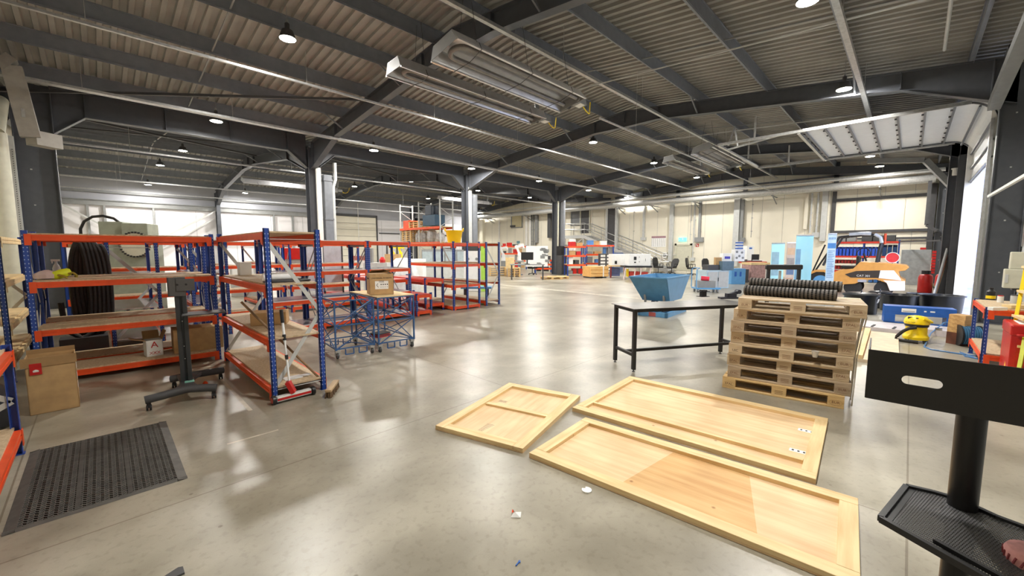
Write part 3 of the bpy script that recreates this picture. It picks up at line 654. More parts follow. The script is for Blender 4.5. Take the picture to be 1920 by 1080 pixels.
# ---- stairs up to the office door
t = thing('steel_staircase', 'grey steel staircase with handrails climbing left to the upstairs door', 'staircase', (0, 0, 0))
X0, X1 = 29.85, 31.05; LZ = 3.0; ya, yb, yc = 22.6, 20.4, 12.9
m = MB(); m.box(X0, X1, yb, ya, LZ-.16, LZ); m.box(X0-.01, X0+.06, yb-.1, ya, LZ-.26, LZ+.02); m.obj('landing', M_LGREY, t)
n = 15
for k in range(n): 
    if k % 1 == 0:
        y = yb-(yb-yc)*(k+.5)/n; z = LZ-LZ*(k+1)/(n+1)
        MB().box(X0+.05, X1-.05, y-.14, y+.14, z-.04, z).obj('tread', M_LGREY, t)
for X in (X0, X1-.04): MB().prism([(yb, LZ), (yb, LZ-.28), (yc, -.02), (yc, .24)], X, X+.05, 'x').obj('stringer', M_GALV, t)
m = MB()
def rail_line(X, off):
    m.tube([(X, ya, LZ+off), (X, yb, LZ+off), (X, yc+.5, .35+off-.05), (X, yc-.1, .35+off-.05)], .03, 8)
for X in (X0, X1-.05):
    rail_line(X, 1.05); rail_line(X, .55)
    for k in range(8):
        y = yb-(yb-yc-.5)*k/7; z = LZ-(LZ-.35)*(k/7); m.cyl((X, y, z-.05), (X, y, z+1.05), .022, 8)
    m.cyl((X, ya, LZ), (X, ya, LZ+1.05), .025, 8); m.cyl((X, (ya+yb)/2, LZ), (X, (ya+yb)/2, LZ+1.05), .025, 8)
m.tube([(X0, ya, LZ+1.05), (X1, ya, LZ+1.05)], .03, 8); m.tube([(X0, ya, LZ+.55), (X1, ya, LZ+.55)], .03, 8)
m.obj('handrail', M_GALV, t, smooth=True)
m = MB()
for y in (yb+.1, ya-.1): m.box(X0, X0+.1, y-.05, y+.05, 0, LZ-.16)
m.bar((X0+.05, ya-.1, 1.4), (X0+.05, yb+.1, LZ-.2), .06); m.obj('support_post', M_LGREY, t)
# ---- column wrappings
t = thing('cable_riser', 'white ribbed cable tray and grey trunking fixed down the tall near column', 'cable riser', (6.47, 17.75, 0))
m = MB(); m.box(.06, .24, -.14, -.04, .0, 5.1)
for k in range(80): m.box(.055, .245, -.145, -.14, .1+k*.062, .115+k*.062)
m.obj('cable_tray', M_WHITE, t)
m = MB().box(.34, .66, -.2, .1, 0, 4.85).box(.32, .68, -.22, .12, 3.0, 3.06).box(.32, .68, -.22, .12, 4.6, 4.68); m.obj('grey_trunking', [M_STEELL], t)
MB().tube([(.74, -.05, 0), (.74, -.05, 4.4), (.85, -.05, 4.7), (.85, -.05, 5.4)], .08, 12).obj('downpipe', M_LGREY, t, smooth=True)
t = thing('cable_riser', 'pale steel tray down the middle column behind the yellow tub', 'cable riser', (14.72, 17.75, 0))
MB().box(-.05, .12, -.1, 0, 0, 5.2).obj('cable_tray', M_LGREY, t); MB().cyl((.32, -.1, 0), (.32, -.1, 4.8), .16, 14).obj('downpipe', M_STEELL, t, smooth=True)
t = thing('cable_riser', 'grey downpipe and tray down the third column', 'cable riser', (22.84, 17.7, 0))
MB().cyl((.35, 0, 1.9), (.35, 0, 5.2), .2, 14).obj('downpipe', M_STEELL, t, smooth=True); MB().box(-.22, -.16, -.08, 0, 0, 5.1).obj('cable_tray', M_BEIGE, t)
t = thing('column_guard', 'dark grey guard box around the foot of the third column', 'column guard', (22.84, 17.55, 0)); 
MB().box(-.32, .32, -.35, .1, .02, 1.35).obj('guard', M_DGREY, t, bevel=.02); MB().box(-.3, .3, -.1, .15, 1.35, 2.0).obj('upper_cover', M_BLACK, t)
t = thing('notice_panel', 'white panel with dark tool outlines beside the third column', 'notice panel', (23.2, 17.1, 1.5))
MB().box(-.0, .75, -.02, .02, 0, 1.0).obj('panel', M_WHITE, t)
m = MB(); 
for k, (u, v) in enumerate(((.3, .7), (.5, .75), (.35, .45), (.55, .5), (.4, .2))): m.bar((u, -.025, v), (u+.08, -.025, v+.14), .03, .006)
m.obj('tool_outline', M_DGREY, t)
for k, (x, y, lab) in enumerate(((31.0, 18.0, 'dark recessed steel post with top brackets on the far wall above the stairs'),)):
    t = thing('wall_post', lab, 'post', (x-.1, y+.3, 0)); MB().box(-.1, .1, -.35, .35, 0, 5.3).obj('post', M_DGREY, t); MB().bar((-.1, -.4, 5.1), (-.1, -1.0, 5.4), .08).bar((-.1, .4, 5.1), (-.1, 1.0, 5.4), .08).box(-.15, .1, .36, .55, 0, 5.3).box(-.15, .1, -.55, -.36, 0, 5.3).obj('bracket', M_LGREY, t)
# ---- right side posts, conduits and brackets
t = thing('corner_post', 'slate steel post with white camera beside the daylight of the open door', 'post', (22.55, -1.22, 0))
MB().box(-.2, .2, -.02, .16, 0, 5.2).obj('post', M_STEEL, t); 
m = MB().cyl((0, .2, 4.5), (0, .2, 4.72), .09, 14).cyl((0, .2, 4.72), (0, .2, 4.76), .12, 14); m.obj('camera', M_WHITE, t, smooth=True)
run('wall_conduit', 'white diagonal tie between dark column and the near right wall', 'conduit', [(14.3, -1.2, 2.95), (9, -1.3, 2.95)], .05, .05, M_WHITE)
run('wall_conduit', 'bent dark duct left of the slate post by the far right corner', 'duct', [(29.6, -.5, 5.2), (29.6, -.5, 3.0), (29.6, -.9, 2.7), (30.8, -.9, 2.7)], .14, .14, M_DGREY)
run('eaves_beam', 'grey box beam sloping down behind the overhead door to the slate post', 'beam', [(24.5, 1.6, 5.7), (24.0, -.2, 5.4), (24.2, -1.0, 4.3)], .2, .2, M_GREY)
run('wall_conduit', 'dark horizontal pipe low across the far right bay', 'pipe', [(26, -.95, 2.15), (30.8, 1.6, 2.15)], .06, .06, M_DGREY)
# ================================================================ RACKING
def remove_tree(o):
    for c in list(o.children): remove_tree(c)
    bpy.data.objects.remove(o)
def upright(mb, x, y, h, hx=1, hy=1, holes=True, w=.055, d=.045):
    """angle-section post; hx / hy: side on which the outer faces lie"""
    t = .006
    mb.box(x-w/2, x+w/2, y-t/2 if 0 else y, y+t, 0, h); mb.box(x-w/2, x-w/2+t, y, y+d, 0, h); mb.box(x+w/2-t, x+w/2, y, y+d, 0, h)
    mb.box(x-w/2-.01, x+w/2+.01, y-.01, y+d+.01, 0, .006)
    if holes:
        k = .06
        while k < h-.04:
            for s in (-.016, .016): mb.box(x+s-.004, x+s+.004, y-.0008, y, k, k+.014, 1)
            mb.box(x-w/2-.0008, x-w/2, y+.018, y+.026, k, k+.014, 1); mb.box(x+w/2, x+w/2+.0008, y+.018, y+.026, k, k+.014, 1)
            k += .05
def rack(label, x, y, rz, w, d, h, levels, bays=1, mb_=None, mbeam=None, board=None, edge=None, brace=True, holes=True, group='blue and orange boltless racks', bh=.075, side=True, top_over=0):
    mb_ = mb_ or M_BLUE; mbeam = mbeam or M_ORANGE; board = board or M_CHIP
    t = thing('storage_rack', label, 'rack', (x, y, 0), rz, group)
    bw = w/bays
    for i in range(bays+1):
        X = min(max(i*bw, .028), w-.028)
        m = MB(); upright(m, X, 0, h, holes=holes); m.obj('upright', [mb_, M_HOLE], t)
        m = MB(); upright(m, X, 0, h, holes=holes)
        m.v = [(2*X-a, d-b, c) for a, b, c in m.v]; m.obj('upright', [mb_, M_HOLE], t)
        if brace and i in (0, bays):
            m = MB(); zs = [h-.12, h*.56, .14] ; s = 0
            m.bar((X, .03, h-.12), (X, d-.03, h-.12), .006, .04); m.bar((X, .03, .12), (X, d-.03, .12), .006, .04)
            m.bar((X, .03, h-.14), (X, d-.03, h*.52), .006, .035); m.bar((X, d-.03, h*.50), (X, .03, .14), .006, .035)
            m.obj('brace', M_LGREY, t)
    for z in levels:
        for i in range(bays):
            x0, x1 = i*bw+.06, (i+1)*bw-.06
            for yy, s in ((0, 1), (d, -1)):
                m = MB(); P = [(0, 0), (s*.012, 0), (s*.012, -bh*.45), (s*.0, -bh*.5), (0, -bh), (s*.03, -bh), (s*.03, -.016), (s*.045, -.016), (s*.045, 0)] if 0 else None
                a, b = sorted((yy, yy+s*.035)); c, e = sorted((yy-s*.006, yy))
                m.box(x0, x1, a, b, z-bh, z); m.box(x0, x1, c, e, z-bh*.38, z); m.box(x0, x1, c, e, z-bh, z-bh*.62)
                bo = m.obj('beam', mbeam, t)
                for X in (x0-.004, x1+.004): MB().box(X-.03, X+.03, min(yy-s*.012, yy-s*.006), max(yy-s*.012, yy-s*.004), z-bh-.06, z+.005).obj('connector_plate', mbeam, bo)
        if side:
            m = MB(); m.box(.03, .045, .05, d-.05, z-bh, z); m.box(w-.045, w-.03, .05, d-.05, z-bh, z); m.obj('side_rail', mbeam, t)
        m = MB(); m.box(.035, w-.035, .012, d-.012, z, z+.018, 0)
        if edge: m.box(.035, w-.035, .004, .012, z-.004, z+.019, 1); m.box(.03, .035, .012, d-.012, z-.004, z+.019, 1)
        m.obj('shelf_board', [board, edge or board], t)
    return t
L4 = [.14, .71, 1.33, 1.93]
rack('blue and orange four-level rack at the left, its long side facing the rubber mat', -.64, 7.85, -.055, 1.93, .62, 1.98, L4, bays=1)
rack('blue and orange rack backing the long left rack, loaded with the coiled hose behind', -.62, 8.62, -.03, 1.92, .62, 1.96, L4, bays=1)
rB = rack('blue and orange four-level rack with chipboard shelves, its braced end towards the broom', 1.31, 5.13, 0, .60, 2.50, 1.98, L4, bays=1, brace=False)
# this unit is entered from its side: long beams along its depth
for ch in list(rB.children):
    if ch.name.startswith(('beam', 'side_rail')): remove_tree(ch)
def longbeams(t, w, d, levels, m, bh=.075):
    for z in levels:
        for X, s in ((0, 1), (w, -1)):
            k = MB(); a, b = sorted((X, X+s*.035)); c, e = sorted((X-s*.006, X))
            k.box(a, b, .06, d-.06, z-bh, z); k.box(c, e, .06, d-.06, z-bh*.38, z); k.box(c, e, .06, d-.06, z-bh, z-bh*.62)
            bo = k.obj('beam', m, t)
            for Y in (.055, d-.055): MB().box(min(X-s*.012, X-s*.006), max(X-s*.012, X-s*.004), Y-.03, Y+.03, z-bh-.06, z+.005).obj('connector_plate', m, bo)
def endframes(t, w, d, h, ends=(0, 1)):
    for e in ends:
        Y = .03 if e == 0 else d-.03; k = MB()
        k.bar((.03, Y, h-.12), (w-.03, Y, h-.12), .006, .05, up=(0, 1, 0)); k.bar((.03, Y, .12), (w-.03, Y, .12), .006, .04, up=(0, 1, 0))
        k.bar((.03, Y, h-.14), (w-.03, Y, h*.50), .045, .008, up=(0, 1, 0)); k.bar((w-.03, Y, h*.49), (.03, Y, .14), .045, .008, up=(0, 1, 0))
        k.obj('brace', M_LGREY, t)
longbeams(rB, .60, 2.50, L4, M_ORANGE); endframes(rB, .60, 2.5, 1.98)
def yrack(label, x, y, rz, w, d, h, levels, mbeam=None, board=None, edge=None, group='blue and orange boltless racks', ends=(0, 1), endbeam=False, mb_=None, holes=True):
    t = rack(label, x, y, rz, w, d, h, levels, brace=False, board=board, edge=edge, group=group, mb_=mb_, holes=holes)
    for ch in list(t.children):
        if ch.name.startswith('side_rail') or (not endbeam and ch.name.startswith('beam')): remove_tree(ch)
    longbeams(t, w, d, levels, mbeam or M_ORANGE); endframes(t, w, d, h, ends) if ends else None
    return t
# row behind: laminated grey shelves
LB = [.14, .68, 1.27, 1.93]
yrack('grey-shelved blue rack behind the white box with red print', .10, 9.90, 0, .70, 1.9, 1.9, LB, board=M_LAM, edge=M_LAME)
yrack('grey-shelved blue rack behind the corner where the front racks meet', 1.25, 9.95, 0, .62, 1.9, 1.9, LB, board=M_LAM, edge=M_LAME)
rack('blue rack bay with grey laminate shelves seen above the shoe-box carton', 2.35, 9.02, .02, .95, .85, 1.95, LB, bays=1, board=M_LAM, edge=M_LAME)
rack('blue rack bay with grey laminate shelves just right of the braced rack end', 3.33, 9.04, .04, 1.12, .85, 1.95, LB, bays=1, board=M_LAM, edge=M_LAME)
rack('blue rack bay with orange beams behind the tall carton on the wire trolley', 4.46, 9.10, .05, 1.18, .85, 1.95, LB, bays=1, board=M_LAM, edge=M_LAME)
rack('orange and blue rack of the third row, leftmost there', -.5, 12.3, 0, 2.0, .6, 1.95, L4, bays=1, holes=False)
rack('orange and blue rack of the third row, middle one', 1.6, 12.3, 0, 2.0, .6, 1.95, L4, bays=1, holes=False)
rack('blue and orange rack in the third row, behind the row of grey shelves', 3.7, 12.2, 0, 2.0, .6, 1.95, L4, bays=1, holes=False)
yrack('blue rack in the third row crossed by grey braces, seen above the coiled hose', 1.9, 14.0, 0, .6, 2.0, 1.95, L4, holes=False)
yrack('far blue rack in the fourth row, left of the white boards', 3.4, 14.0, 0, .6, 2.0, 1.95, L4, holes=False)
# block of racks at the right end of the row
rE = yrack('blue and orange rack under the yellow tub, nearest corner of the far rack block', 7.09, 9.28, 0, 1.02, 2.35, 1.98, [.10, .72, 1.32, 1.93], board=M_CHIP, ends=(), endbeam=True)
m = MB(); upright(m, .52, -.01, 1.98); m.obj('upright', [M_BLUE, M_HOLE], rE)
yrack('blue rack with a white zigzag brace, right end of the far rack block', 8.40, 9.34, 0, .60, 2.35, 1.98, [.14, .72, 1.32, 1.93])
yrack('low red-topped bench rack with a blue corner post, in front of the tub rack', 6.38, 9.66, 0, .66, 2.0, .95, [.20, .90], mbeam=M_REDP, board=M_REDTOP, ends=(), endbeam=True, group='low red topped racks')
yrack('low red-topped bench rack left of and behind the first', 5.62, 10.4, 0, .68, 2.2, .93, [.20, .88], mbeam=M_REDP, board=M_REDTOP, ends=(), endbeam=True, group='low red topped racks')
yrack('low red-topped bench rack furthest back of the low ones', 5.7, 13.0, 0, 1.3, 2.2, .93, [.20, .88], mbeam=M_REDP, board=M_REDTOP, ends=(), endbeam=True, group='low red topped racks', holes=False)
yrack('low chipboard-topped blue rack in front of the tub rack', 5.75, 9.12, 0, .5, .9, .60, [.12, .55], mbeam=M_REDP, board=M_REDTOP, ends=(), endbeam=True, group='low red topped racks')
# near left rack cut by the frame, and the ones by the left gable
yrack('low blue and orange rack cut off by the left edge of view', -1.17, 3.2, 0, .62, 2.15, .95, [.22, .90])
yrack('blue rack with pale shelves at the left edge behind the long rack', -1.55, 8.3, 0, .7, 2.4, 1.95, [.30, .75, 1.32, 1.9], mbeam=M_AMBER, board=M_AMBER)
# ================================================================ THINGS ON AND AROUND THE RACKS
def carton(label, c, w, d, h, rz=0, m=None, name='cardboard_box', opened=False, tape=True, group=None, z=0):
    t = thing(name, label, 'box', (c[0], c[1], z if len(c) < 3 else c[2]), rz, group)
    b = MB(); m = m or M_CARD; th = .006
    if opened:
        b.box(-w/2, w/2, -d/2, -d/2+th, 0, h).box(-w/2, w/2, d/2-th, d/2, 0, h).box(-w/2, -w/2+th, -d/2, d/2, 0, h).box(w/2-th, w/2, -d/2, d/2, 0, h).box(-w/2, w/2, -d/2, d/2, 0, th)
        b.obj('body', m, t)
        for fa, fb, fw_ in (((-w/2, 0, h), (-w/2-.16, 0, h+.05), d), ((0, d/2, h), (0, d/2+.04, h+.12), w), ((w/2, 0, h), (w/2+.05, 0, h+.13), d)): MB().bar(fa, fb, fw_, .005).obj('flap', M_CARDD, t)
    else:
        b.box(-w/2, w/2, -d/2, d/2, 0, h); b.obj('body', m, t, bevel=.006)
        if tape: MB().box(-.025, .025, -d/2-.001, d/2+.001, h-.05, h+.0012).obj('tape', mat('parcel_tape', (206, 178, 136), .3), t)
    return t
# tall open carton on the floor
t = thing('cardboard_box', 'tall open cardboard box with small red label standing on the floor, left', 'box', (-.60, 6.49, 0), .02)
w, d, h, th = .36, .30, .60, .006
b = MB(); b.box(0, w, 0, th, 0, h).box(0, w, d-th, d, 0, h).box(0, th, 0, d, 0, h).box(w-th, w, 0, d, 0, h).box(0, w, 0, d, 0, th)
b.obj('body', M_CARD, t)
MB().box(0, w, d, d+.005, h-.02, h+.05).obj('flap', M_CARDD, t); MB().box(-.03, w+.01, -.01, -.005, h-.09, h+.01).obj('flap', M_CARDD, t)
b = MB().box(.03, .115, -.013, -.011, h-.17, h-.05); b.obj('red_label', M_RED, t, fix=False)
b = MB(); b.lathe([(.02, 0), (.022, .008), (.012, .016), (0.002, .02)], 12, T=Matrix.Translation((.073, -.0135, h-.135)) @ Matrix.Scale(.06, 4, (0, 1, 0))).box(.053, .093, -.0145, -.013, h-.142, h-.138); b.obj('label_mark', M_WHITE, t)
b = MB()
for z in (.42, .30, .2): b.box(w, w+.001, .08, .16, z, z+.07)
b.obj('side_label', M_PAPER, t)
tag(MB().lathe([(.05, 0), (.2, .03), (.24, .2), (.2, .36), (.08, .45)], 14, T=Matrix.Diagonal((.7, .9, 1, 1))).obj('bin_bag', mat('black_sack', (38, 38, 42), .35, 0, .2), smooth=True), 'black sack slumped on the floor behind the near left rack', 'bag').location = (-.82, 6.3, 0)
# white and red printed box on the bottom shelf
q = at(290, 668, .16)
t = carton('white box with red print and brown flaps on the bottom rack shelf', (q.x, q.y+.12, .158), .19, .20, .24, .1, M_WHITE, opened=True)
text('red_print', 'A', .13, M_RED, t, (0, -.1012, .17), FR); text('red_print', 'XXX', .06, M_RED, t, (0, -.1012, .05), FR)
# big carton under the shelf
q = at(400, 648, .16); carton('large plain cardboard box on the bottom shelf in the rack corner', (1.05, 8.12, .158), .62, .4, .36, -.03, tape=False)
# carton on the second level of the braced rack
q = at(540, 606, .73); carton('low cardboard box on the second shelf of the braced rack, above the sweeper handle', (1.62, 6.25, .728), .42, .32, .17, -.4)
tag(MB().lathe([(.045, 0), (.05, .02), (.05, .30), (.04, .34), (.02, .36)], 14, T=Matrix.Rotation(PI/2, 4, 'Y')).obj('rolled_sheet', M_PAPER, smooth=True), 'white roll of film lying on the third shelf of the braced rack', 'roll').location = (1.38, 5.55, 1.41)
tag(MB().box(0, .5, 0, .12, 0, .02).box(.05, .5, .1, .13, .02, .03).obj('flat_strip', M_DGREY), 'dark flat strips by the white roll on the braced rack', 'strips').location = (1.36, 5.35, 1.352)
q = at(290, 500, 1.3)
carton('small white carton behind the corner post where the front racks meet', (1.60, 7.40, 1.349), .16, .16, .2, .0, M_WHITE, tape=False)
# things on the left rack
t = thing('yellow_glove', 'yellow and black work glove on the second highest shelf of the left rack', 'glove', (-.36, 8.15, 1.352), .1)
MB().lathe([(.03, -.09), (.055, -.05), (.06, .02), (.05, .09), (.03, .11)], 14, T=Matrix.Translation((0, 0, .06)) @ Matrix.Rotation(1.2, 4, 'Y')).obj('palm', mat('hi_vis_yellow', (226, 232, 40), .6), t, smooth=True)
m = MB()
for k in range(4): m.tube([(.07, -.04+k*.027, .07), (.12, -.05+k*.03, .075), (.15, -.05+k*.032, .04), (.145, -.05+k*.032, .01)], .014, 8)
m.tube([(-.02, -.05, .05), (.02, -.09, .04), (.06, -.09, .01)], .015, 8); m.obj('finger', mat('glove_ochre', (150, 126, 24), .6), t, smooth=True)
t = thing('spray_bottle', 'white spray bottle behind the yellow glove', 'bottle', (-.42, 8.9, 1.352)); MB().lathe([(.04, 0), (.042, .12), (.03, .16), (.014, .19), (.014, .22)], 14).obj('body', mat('cloudy_plastic', (206, 216, 220), .3), t, smooth=True); MB().box(-.05, .04, -.012, .012, .22, .25).box(-.045, -.03, -.01, .01, .19, .22).obj('trigger', M_WHITE, t)
tag(MB().lathe([(.02, 0), (.12, .01), (.13, .06), (.07, .10), (.02, .12)], 12).obj('clear_wrapper', mat('pinkish_film', (214, 188, 182), .25)), 'crumpled clear wrapping on the shelf left of the yellow glove', 'wrapping').location = (-.48, 8.2, 1.352)
tag(MB().box(0, .5, 0, .26, 0, .012).obj('loose_board', M_CHIP), 'loose chipboard offcut on the third shelf of the left rack', 'board').location = (-.45, 8.1, .73)
t = thing('coiled_hose', 'coil of thick black corrugated hose hanging behind the left rack', 'hose', (0, 0, 0))
m = MB(); c = Vector((-.09, 9.62, 1.12))
for k in range(6):
    o = (k-2.5)*.05; pts = []
    for i in range(28):
        a = 2*PI*i/28; pts.append((c.x+o+math.sin(a)*.10, c.y+o*.3, c.z+math.cos(a)*(.80-abs(o)*.5)+.05*math.sin(3*a+k)))
    m.tube(pts, .033, 8, closed=True)
m.obj('loop', M_RUB, t, smooth=True); m = MB(); m.tube([(-.1, 9.6, .42), (-.25, 9.5, .3), (-.42, 9.55, .45), (-.45, 9.6, .9)], .035, 8); m.obj('hose_tail', M_RUB, t, smooth=True)
MB().box(-.5, .05, 9.4, 9.8, 0, .33).obj('stand', M_DGREY, t)
# beige-green machine seen above the rack
t = thing('machine_tool', 'grey-green machine with curved black cable and toothed wheel above the left racks', 'machine', (.62, 15.6, 0), -.45)
q0 = dep(185, 425, 14); 
MB().box(-.5, .62, -.34, .5, 0, 1.95).obj('base', mat('machine_green_grey', (150, 156, 140), .5), t, bevel=.02)
MB().box(-.5, .02, -.2, .3, 1.95, 2.50).box(.05, .62, -.35, .3, 1.9, 2.46).obj('head', mat('machine_green_grey', (150, 156, 140), .5), t, bevel=.015)
m = MB(); m.cyl((.35, -.42, 1.88), (.35, -.36, 1.88), .34, 30, 0)
for k in range(30): a = 2*PI*k/30; m.cb((.35+.33*math.cos(a), -.43, 1.88+.33*math.sin(a)), (.045, .03, .045), 1)
m.obj('toothed_wheel', [M_BEIGE, M_BLACK], t)
MB().tube([(-.98, 0, 2.0), (-.97, 0, 2.3), (-.88, 0, 2.5), (-.7, 0, 2.63), (-.48, 0, 2.66), (-.25, 0, 2.6), (-.12, 0, 2.48)], .035, 8).obj('cable', M_BLACK, t, smooth=True); MB().lathe([(.5, 1.8), (.48, 1.98), (.35, 2.05), (.1, 2.08)], 16, c=(-.9, .2, 0)).obj('motor', M_CARDD, t, smooth=True)
# ================================================================ TV STAND (left)
def foot_tube(mb, a, b, r): mb.cyl(a, b, r, 14); mb.cyl(a, (Vector(a)+(Vector(a)-Vector(b)).normalized()*.006), r*1.02, 14)
def caster(mb, x, y, r=.032, h=.08, m=0):
    mb.cyl((x-.022, y, r), (x-.006, y, r), r, 14, m); mb.cyl((x+.006, y, r), (x+.022, y, r), r, 14, m); mb.box(x-.012, x+.012, y-.02, y+.02, r, h, m+0); mb.cyl((x, y, h-.02), (x, y, h+.01), .02, 10, m)
t = thing('screen_stand', 'dark grey wheeled screen stand with bracket plate before the left racks', 'stand', (.66, 6.12, 0), -.12)
m = MB(); 
m.tube([(-.36, -.36, .12), (-.2, -.34, .135), (0, -.30, .15), (.18, -.33, .135), (.27, -.35, .12)], .045, 12)
m.obj('foot', M_DGREY, t, smooth=True); m = MB()
m.tube([(-.16, .40, .12), (0, .36, .14), (.2, .40, .135), (.38, .46, .12)], .045, 12)
m.obj('foot', M_DGREY, t, smooth=True)
MB().prism([(-.14, -.32), (.12, -.32), (.07, -.12), (.07, .12), (.16, .38), (-.10, .38), (-.07, .12), (-.07, -.12)], .125, .17, 'z').obj('base_plate', M_DGREY, t, bevel=.01)
for x, y in ((-.33, -.36), (.24, -.35), (-.13, .41), (.35, .46)):
    m = MB(); m.box(x-.012, x+.012, y-.02, y+.02, .032, .08); m.cyl((x, y, .06), (x, y, .09), .02, 10); co = m.obj('caster', M_BLACK, t); m = MB(); m.cyl((x-.022, y, .032), (x-.006, y, .032), .032, 14).cyl((x+.006, y, .032), (x+.022, y, .032), .032, 14); m.obj('wheel', M_BLACK, co)
m = MB(); m.box(-.055, -.012, -.03, .03, .16, 1.42).box(.012, .055, -.03, .03, .16, 1.42).box(-.055, .055, .0, .02, .16, 1.42); m.obj('column', mat('stand_grey', (62, 64, 66), .35, .3, .05), t, bevel=.006)
m = MB(); m.box(-.11, .05, -.06, -.045, 1.20, 1.42).box(-.11, -.095, -.06, .03, 1.20, 1.42).box(-.03, .14, -.075, -.06, 1.26, 1.40)
for x in (-.02, .06): m.cyl((x, -.077, 1.335), (x, -.074, 1.335), .012, 12, 1)
m.obj('bracket_plate', [mat('bracket_grey', (92, 90, 90), .4, .2, .05), M_BLACK], t)
m = MB(); m.box(.0, .42, -.2, .12, .975, .99).box(.02, .05, -.03, .03, .94, .975); m.obj('shelf', M_DGREY, t, bevel=.008)
m = MB().box(-.02, .07, -.1, -.02, .171, .176); m.obj('turquoise_sticker', mat('turquoise_sticker', (150, 214, 196), .5), t)
for z in (.9, .6, .45): MB().cyl((0, -.034, z), (0, -.03, z), .006, 8).obj('bolt', M_CHROME, t)
# ================================================================ RUBBER MAT
t = None
A_, B_, C_, D_ = at(2, 1007), at(352, 897), at(304, 792), at(57, 848)
ux = (B_-A_).normalized(); Lm = (B_-A_).length; uy = Vector((-ux.y, ux.x, 0)); Wm = (D_-A_).dot(uy)
M4 = Matrix(((ux.x, uy.x, 0, A_.x), (ux.y, uy.y, 0, A_.y), (0, 0, 1, 0), (0, 0, 0, 1)))
ratio = Lm
m = MB(); H_ = .012
bd = .055
m.prism([(0, .001), (bd, H_), (bd, .001)], 0, Wm, 'y'); m.prism([(Lm, .001), (Lm-bd, H_), (Lm-bd, .001)], 0, Wm, 'y')
m.prism([(0, .001), (.03, H_), (.03, .001)], 0, Lm, 'x'); m.prism([(Wm, .001), (Wm-.03, H_), (Wm-.03, .001)], 0, Lm, 'x')
third = (Lm-2*bd)/3
for k in (1, 2): m.box(bd+k*third-.012, bd+k*third+.012, .03, Wm-.03, .002, H_)
nx = 36; ny = 44
for i in range(nx+1):
    x = bd+(Lm-2*bd)*i/nx
    m.box(x-.002, x+.002, .03, Wm-.03, .003, H_-.001)
for j in range(ny+1):
    y = .03+(Wm-.06)*j/ny
    for i in range(nx):
        x = bd+(Lm-2*bd)*i/nx; o = .55*(Wm-.06)/ny; s = 1 if i % 2 else 0
        if y+o < Wm-.03: m.bar((x, y+o*s, .0075), (x+(Lm-2*bd)/nx, y+o*(1-s), .0075), .008, .009)
m.box(bd, Lm-bd, .03, Wm-.03, .0012, .0016, 1)  # darker sheet closing the bottom of the slots
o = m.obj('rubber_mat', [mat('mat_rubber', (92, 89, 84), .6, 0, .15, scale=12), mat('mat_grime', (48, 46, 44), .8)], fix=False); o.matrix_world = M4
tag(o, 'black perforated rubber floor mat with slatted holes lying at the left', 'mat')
# ================================================================ BROOM AND MAGNETIC SWEEPER
t = thing('broom', 'wooden broom with a worn bristle head leaning against the end of the braced rack', 'broom', (0, 0, 0))
hb = at(608, 728); ht = Vector((1.24, 5.62, 0)); 
tp = ony(452, 566, 5.55)
MB().cyl((hb.x, hb.y, .075), (tp.x, 5.55, tp.z), .0135, 10).obj('handle', mat('broom_handle', (150, 118, 84), .55, c2=(120, 92, 64)), t, smooth=True)
e0 = at(612, 752); e1 = at(634, 722)
dv = Vector((e1.x-e0.x, e1.y-e0.y, 0)); dv.normalize(); nv = Vector((-dv.y, dv.x, 0)); c = Vector(((e0.x+e1.x)/2, (e0.y+e1.y)/2, 0))
m = MB(); m.bar(c-dv*.2+Vector((0, 0, .085)), c+dv*.2+Vector((0, 0, .085)), .07, .03); m.obj('head', mat('broom_head', (176, 148, 112), .6), t, bevel=.006)
m = MB()
random.seed(3)
for i in range(26):
    for j in range(4):
        p = c+dv*(-.19+.38*i/25)+nv*(-.025+.0165*j); q = p+dv*random.uniform(-.012, .012)+nv*random.uniform(-.012, .012)
        m.cyl((p.x, p.y, .075), (q.x, q.y, .002), .006, 5, 0, .008)
m.obj('bristles', mat('bristles', (112, 88, 64), .9, 0, .2), t)
t = thing('magnetic_sweeper', 'red and white magnetic floor sweeper with telescopic handle by the braced rack end', 'sweeper', (0, 0, 0))
s0, s1 = at(524, 759), at(584, 743); dv = (s1-s0).normalized(); nv = Vector((-dv.y, dv.x, 0)); c = (s0+s1)/2+nv*.05
Z = Vector((0, 0, 1))
MB().bar(c-dv*.19+Z*.055, c+dv*.19+Z*.055, .06, .06).obj('magnet_bar', M_LGREY, t, bevel=.006)
m = MB(); f = c-nv*.0305+Z*.055; m.bar(f-dv*.185-Z*.004, f+dv*.185-Z*.004, .0015, .026); m.obj('red_stripe', M_RED, t)
m = MB(); m.bar(f-dv*.185+Z*.02, f+dv*.185+Z*.02, .0016, .018); m.obj('silver_stripe', M_WHITE, t)
for s in (-1, 1): 
    p = c+dv*(s*.215)+Z*.05; MB().cyl(p-dv*.018, p+dv*.018, .05, 18).obj('wheel', [M_BLACK], t, smooth=True); MB().cyl(p+dv*(s*.0185), p+dv*(s*.02), .034, 16).obj('red_hub', mat('dull_red', (176, 76, 66), .5), t)
m = MB(); m.bar(c+Z*.085, c-dv*.05+nv*.03+Z*.22, .10, .05); m.obj('red_bracket', M_RED, t, bevel=.006)
hp = c-dv*.03+nv*.03+Z*.2; he = Vector((1.47, 5.22, 1.04))
m = MB(); m.cyl(hp, hp.lerp(he, .55), .011, 10, 0); m.cyl(hp.lerp(he, .55), he, .014, 10, 0); m.obj('handle', M_MACH, t, smooth=True)
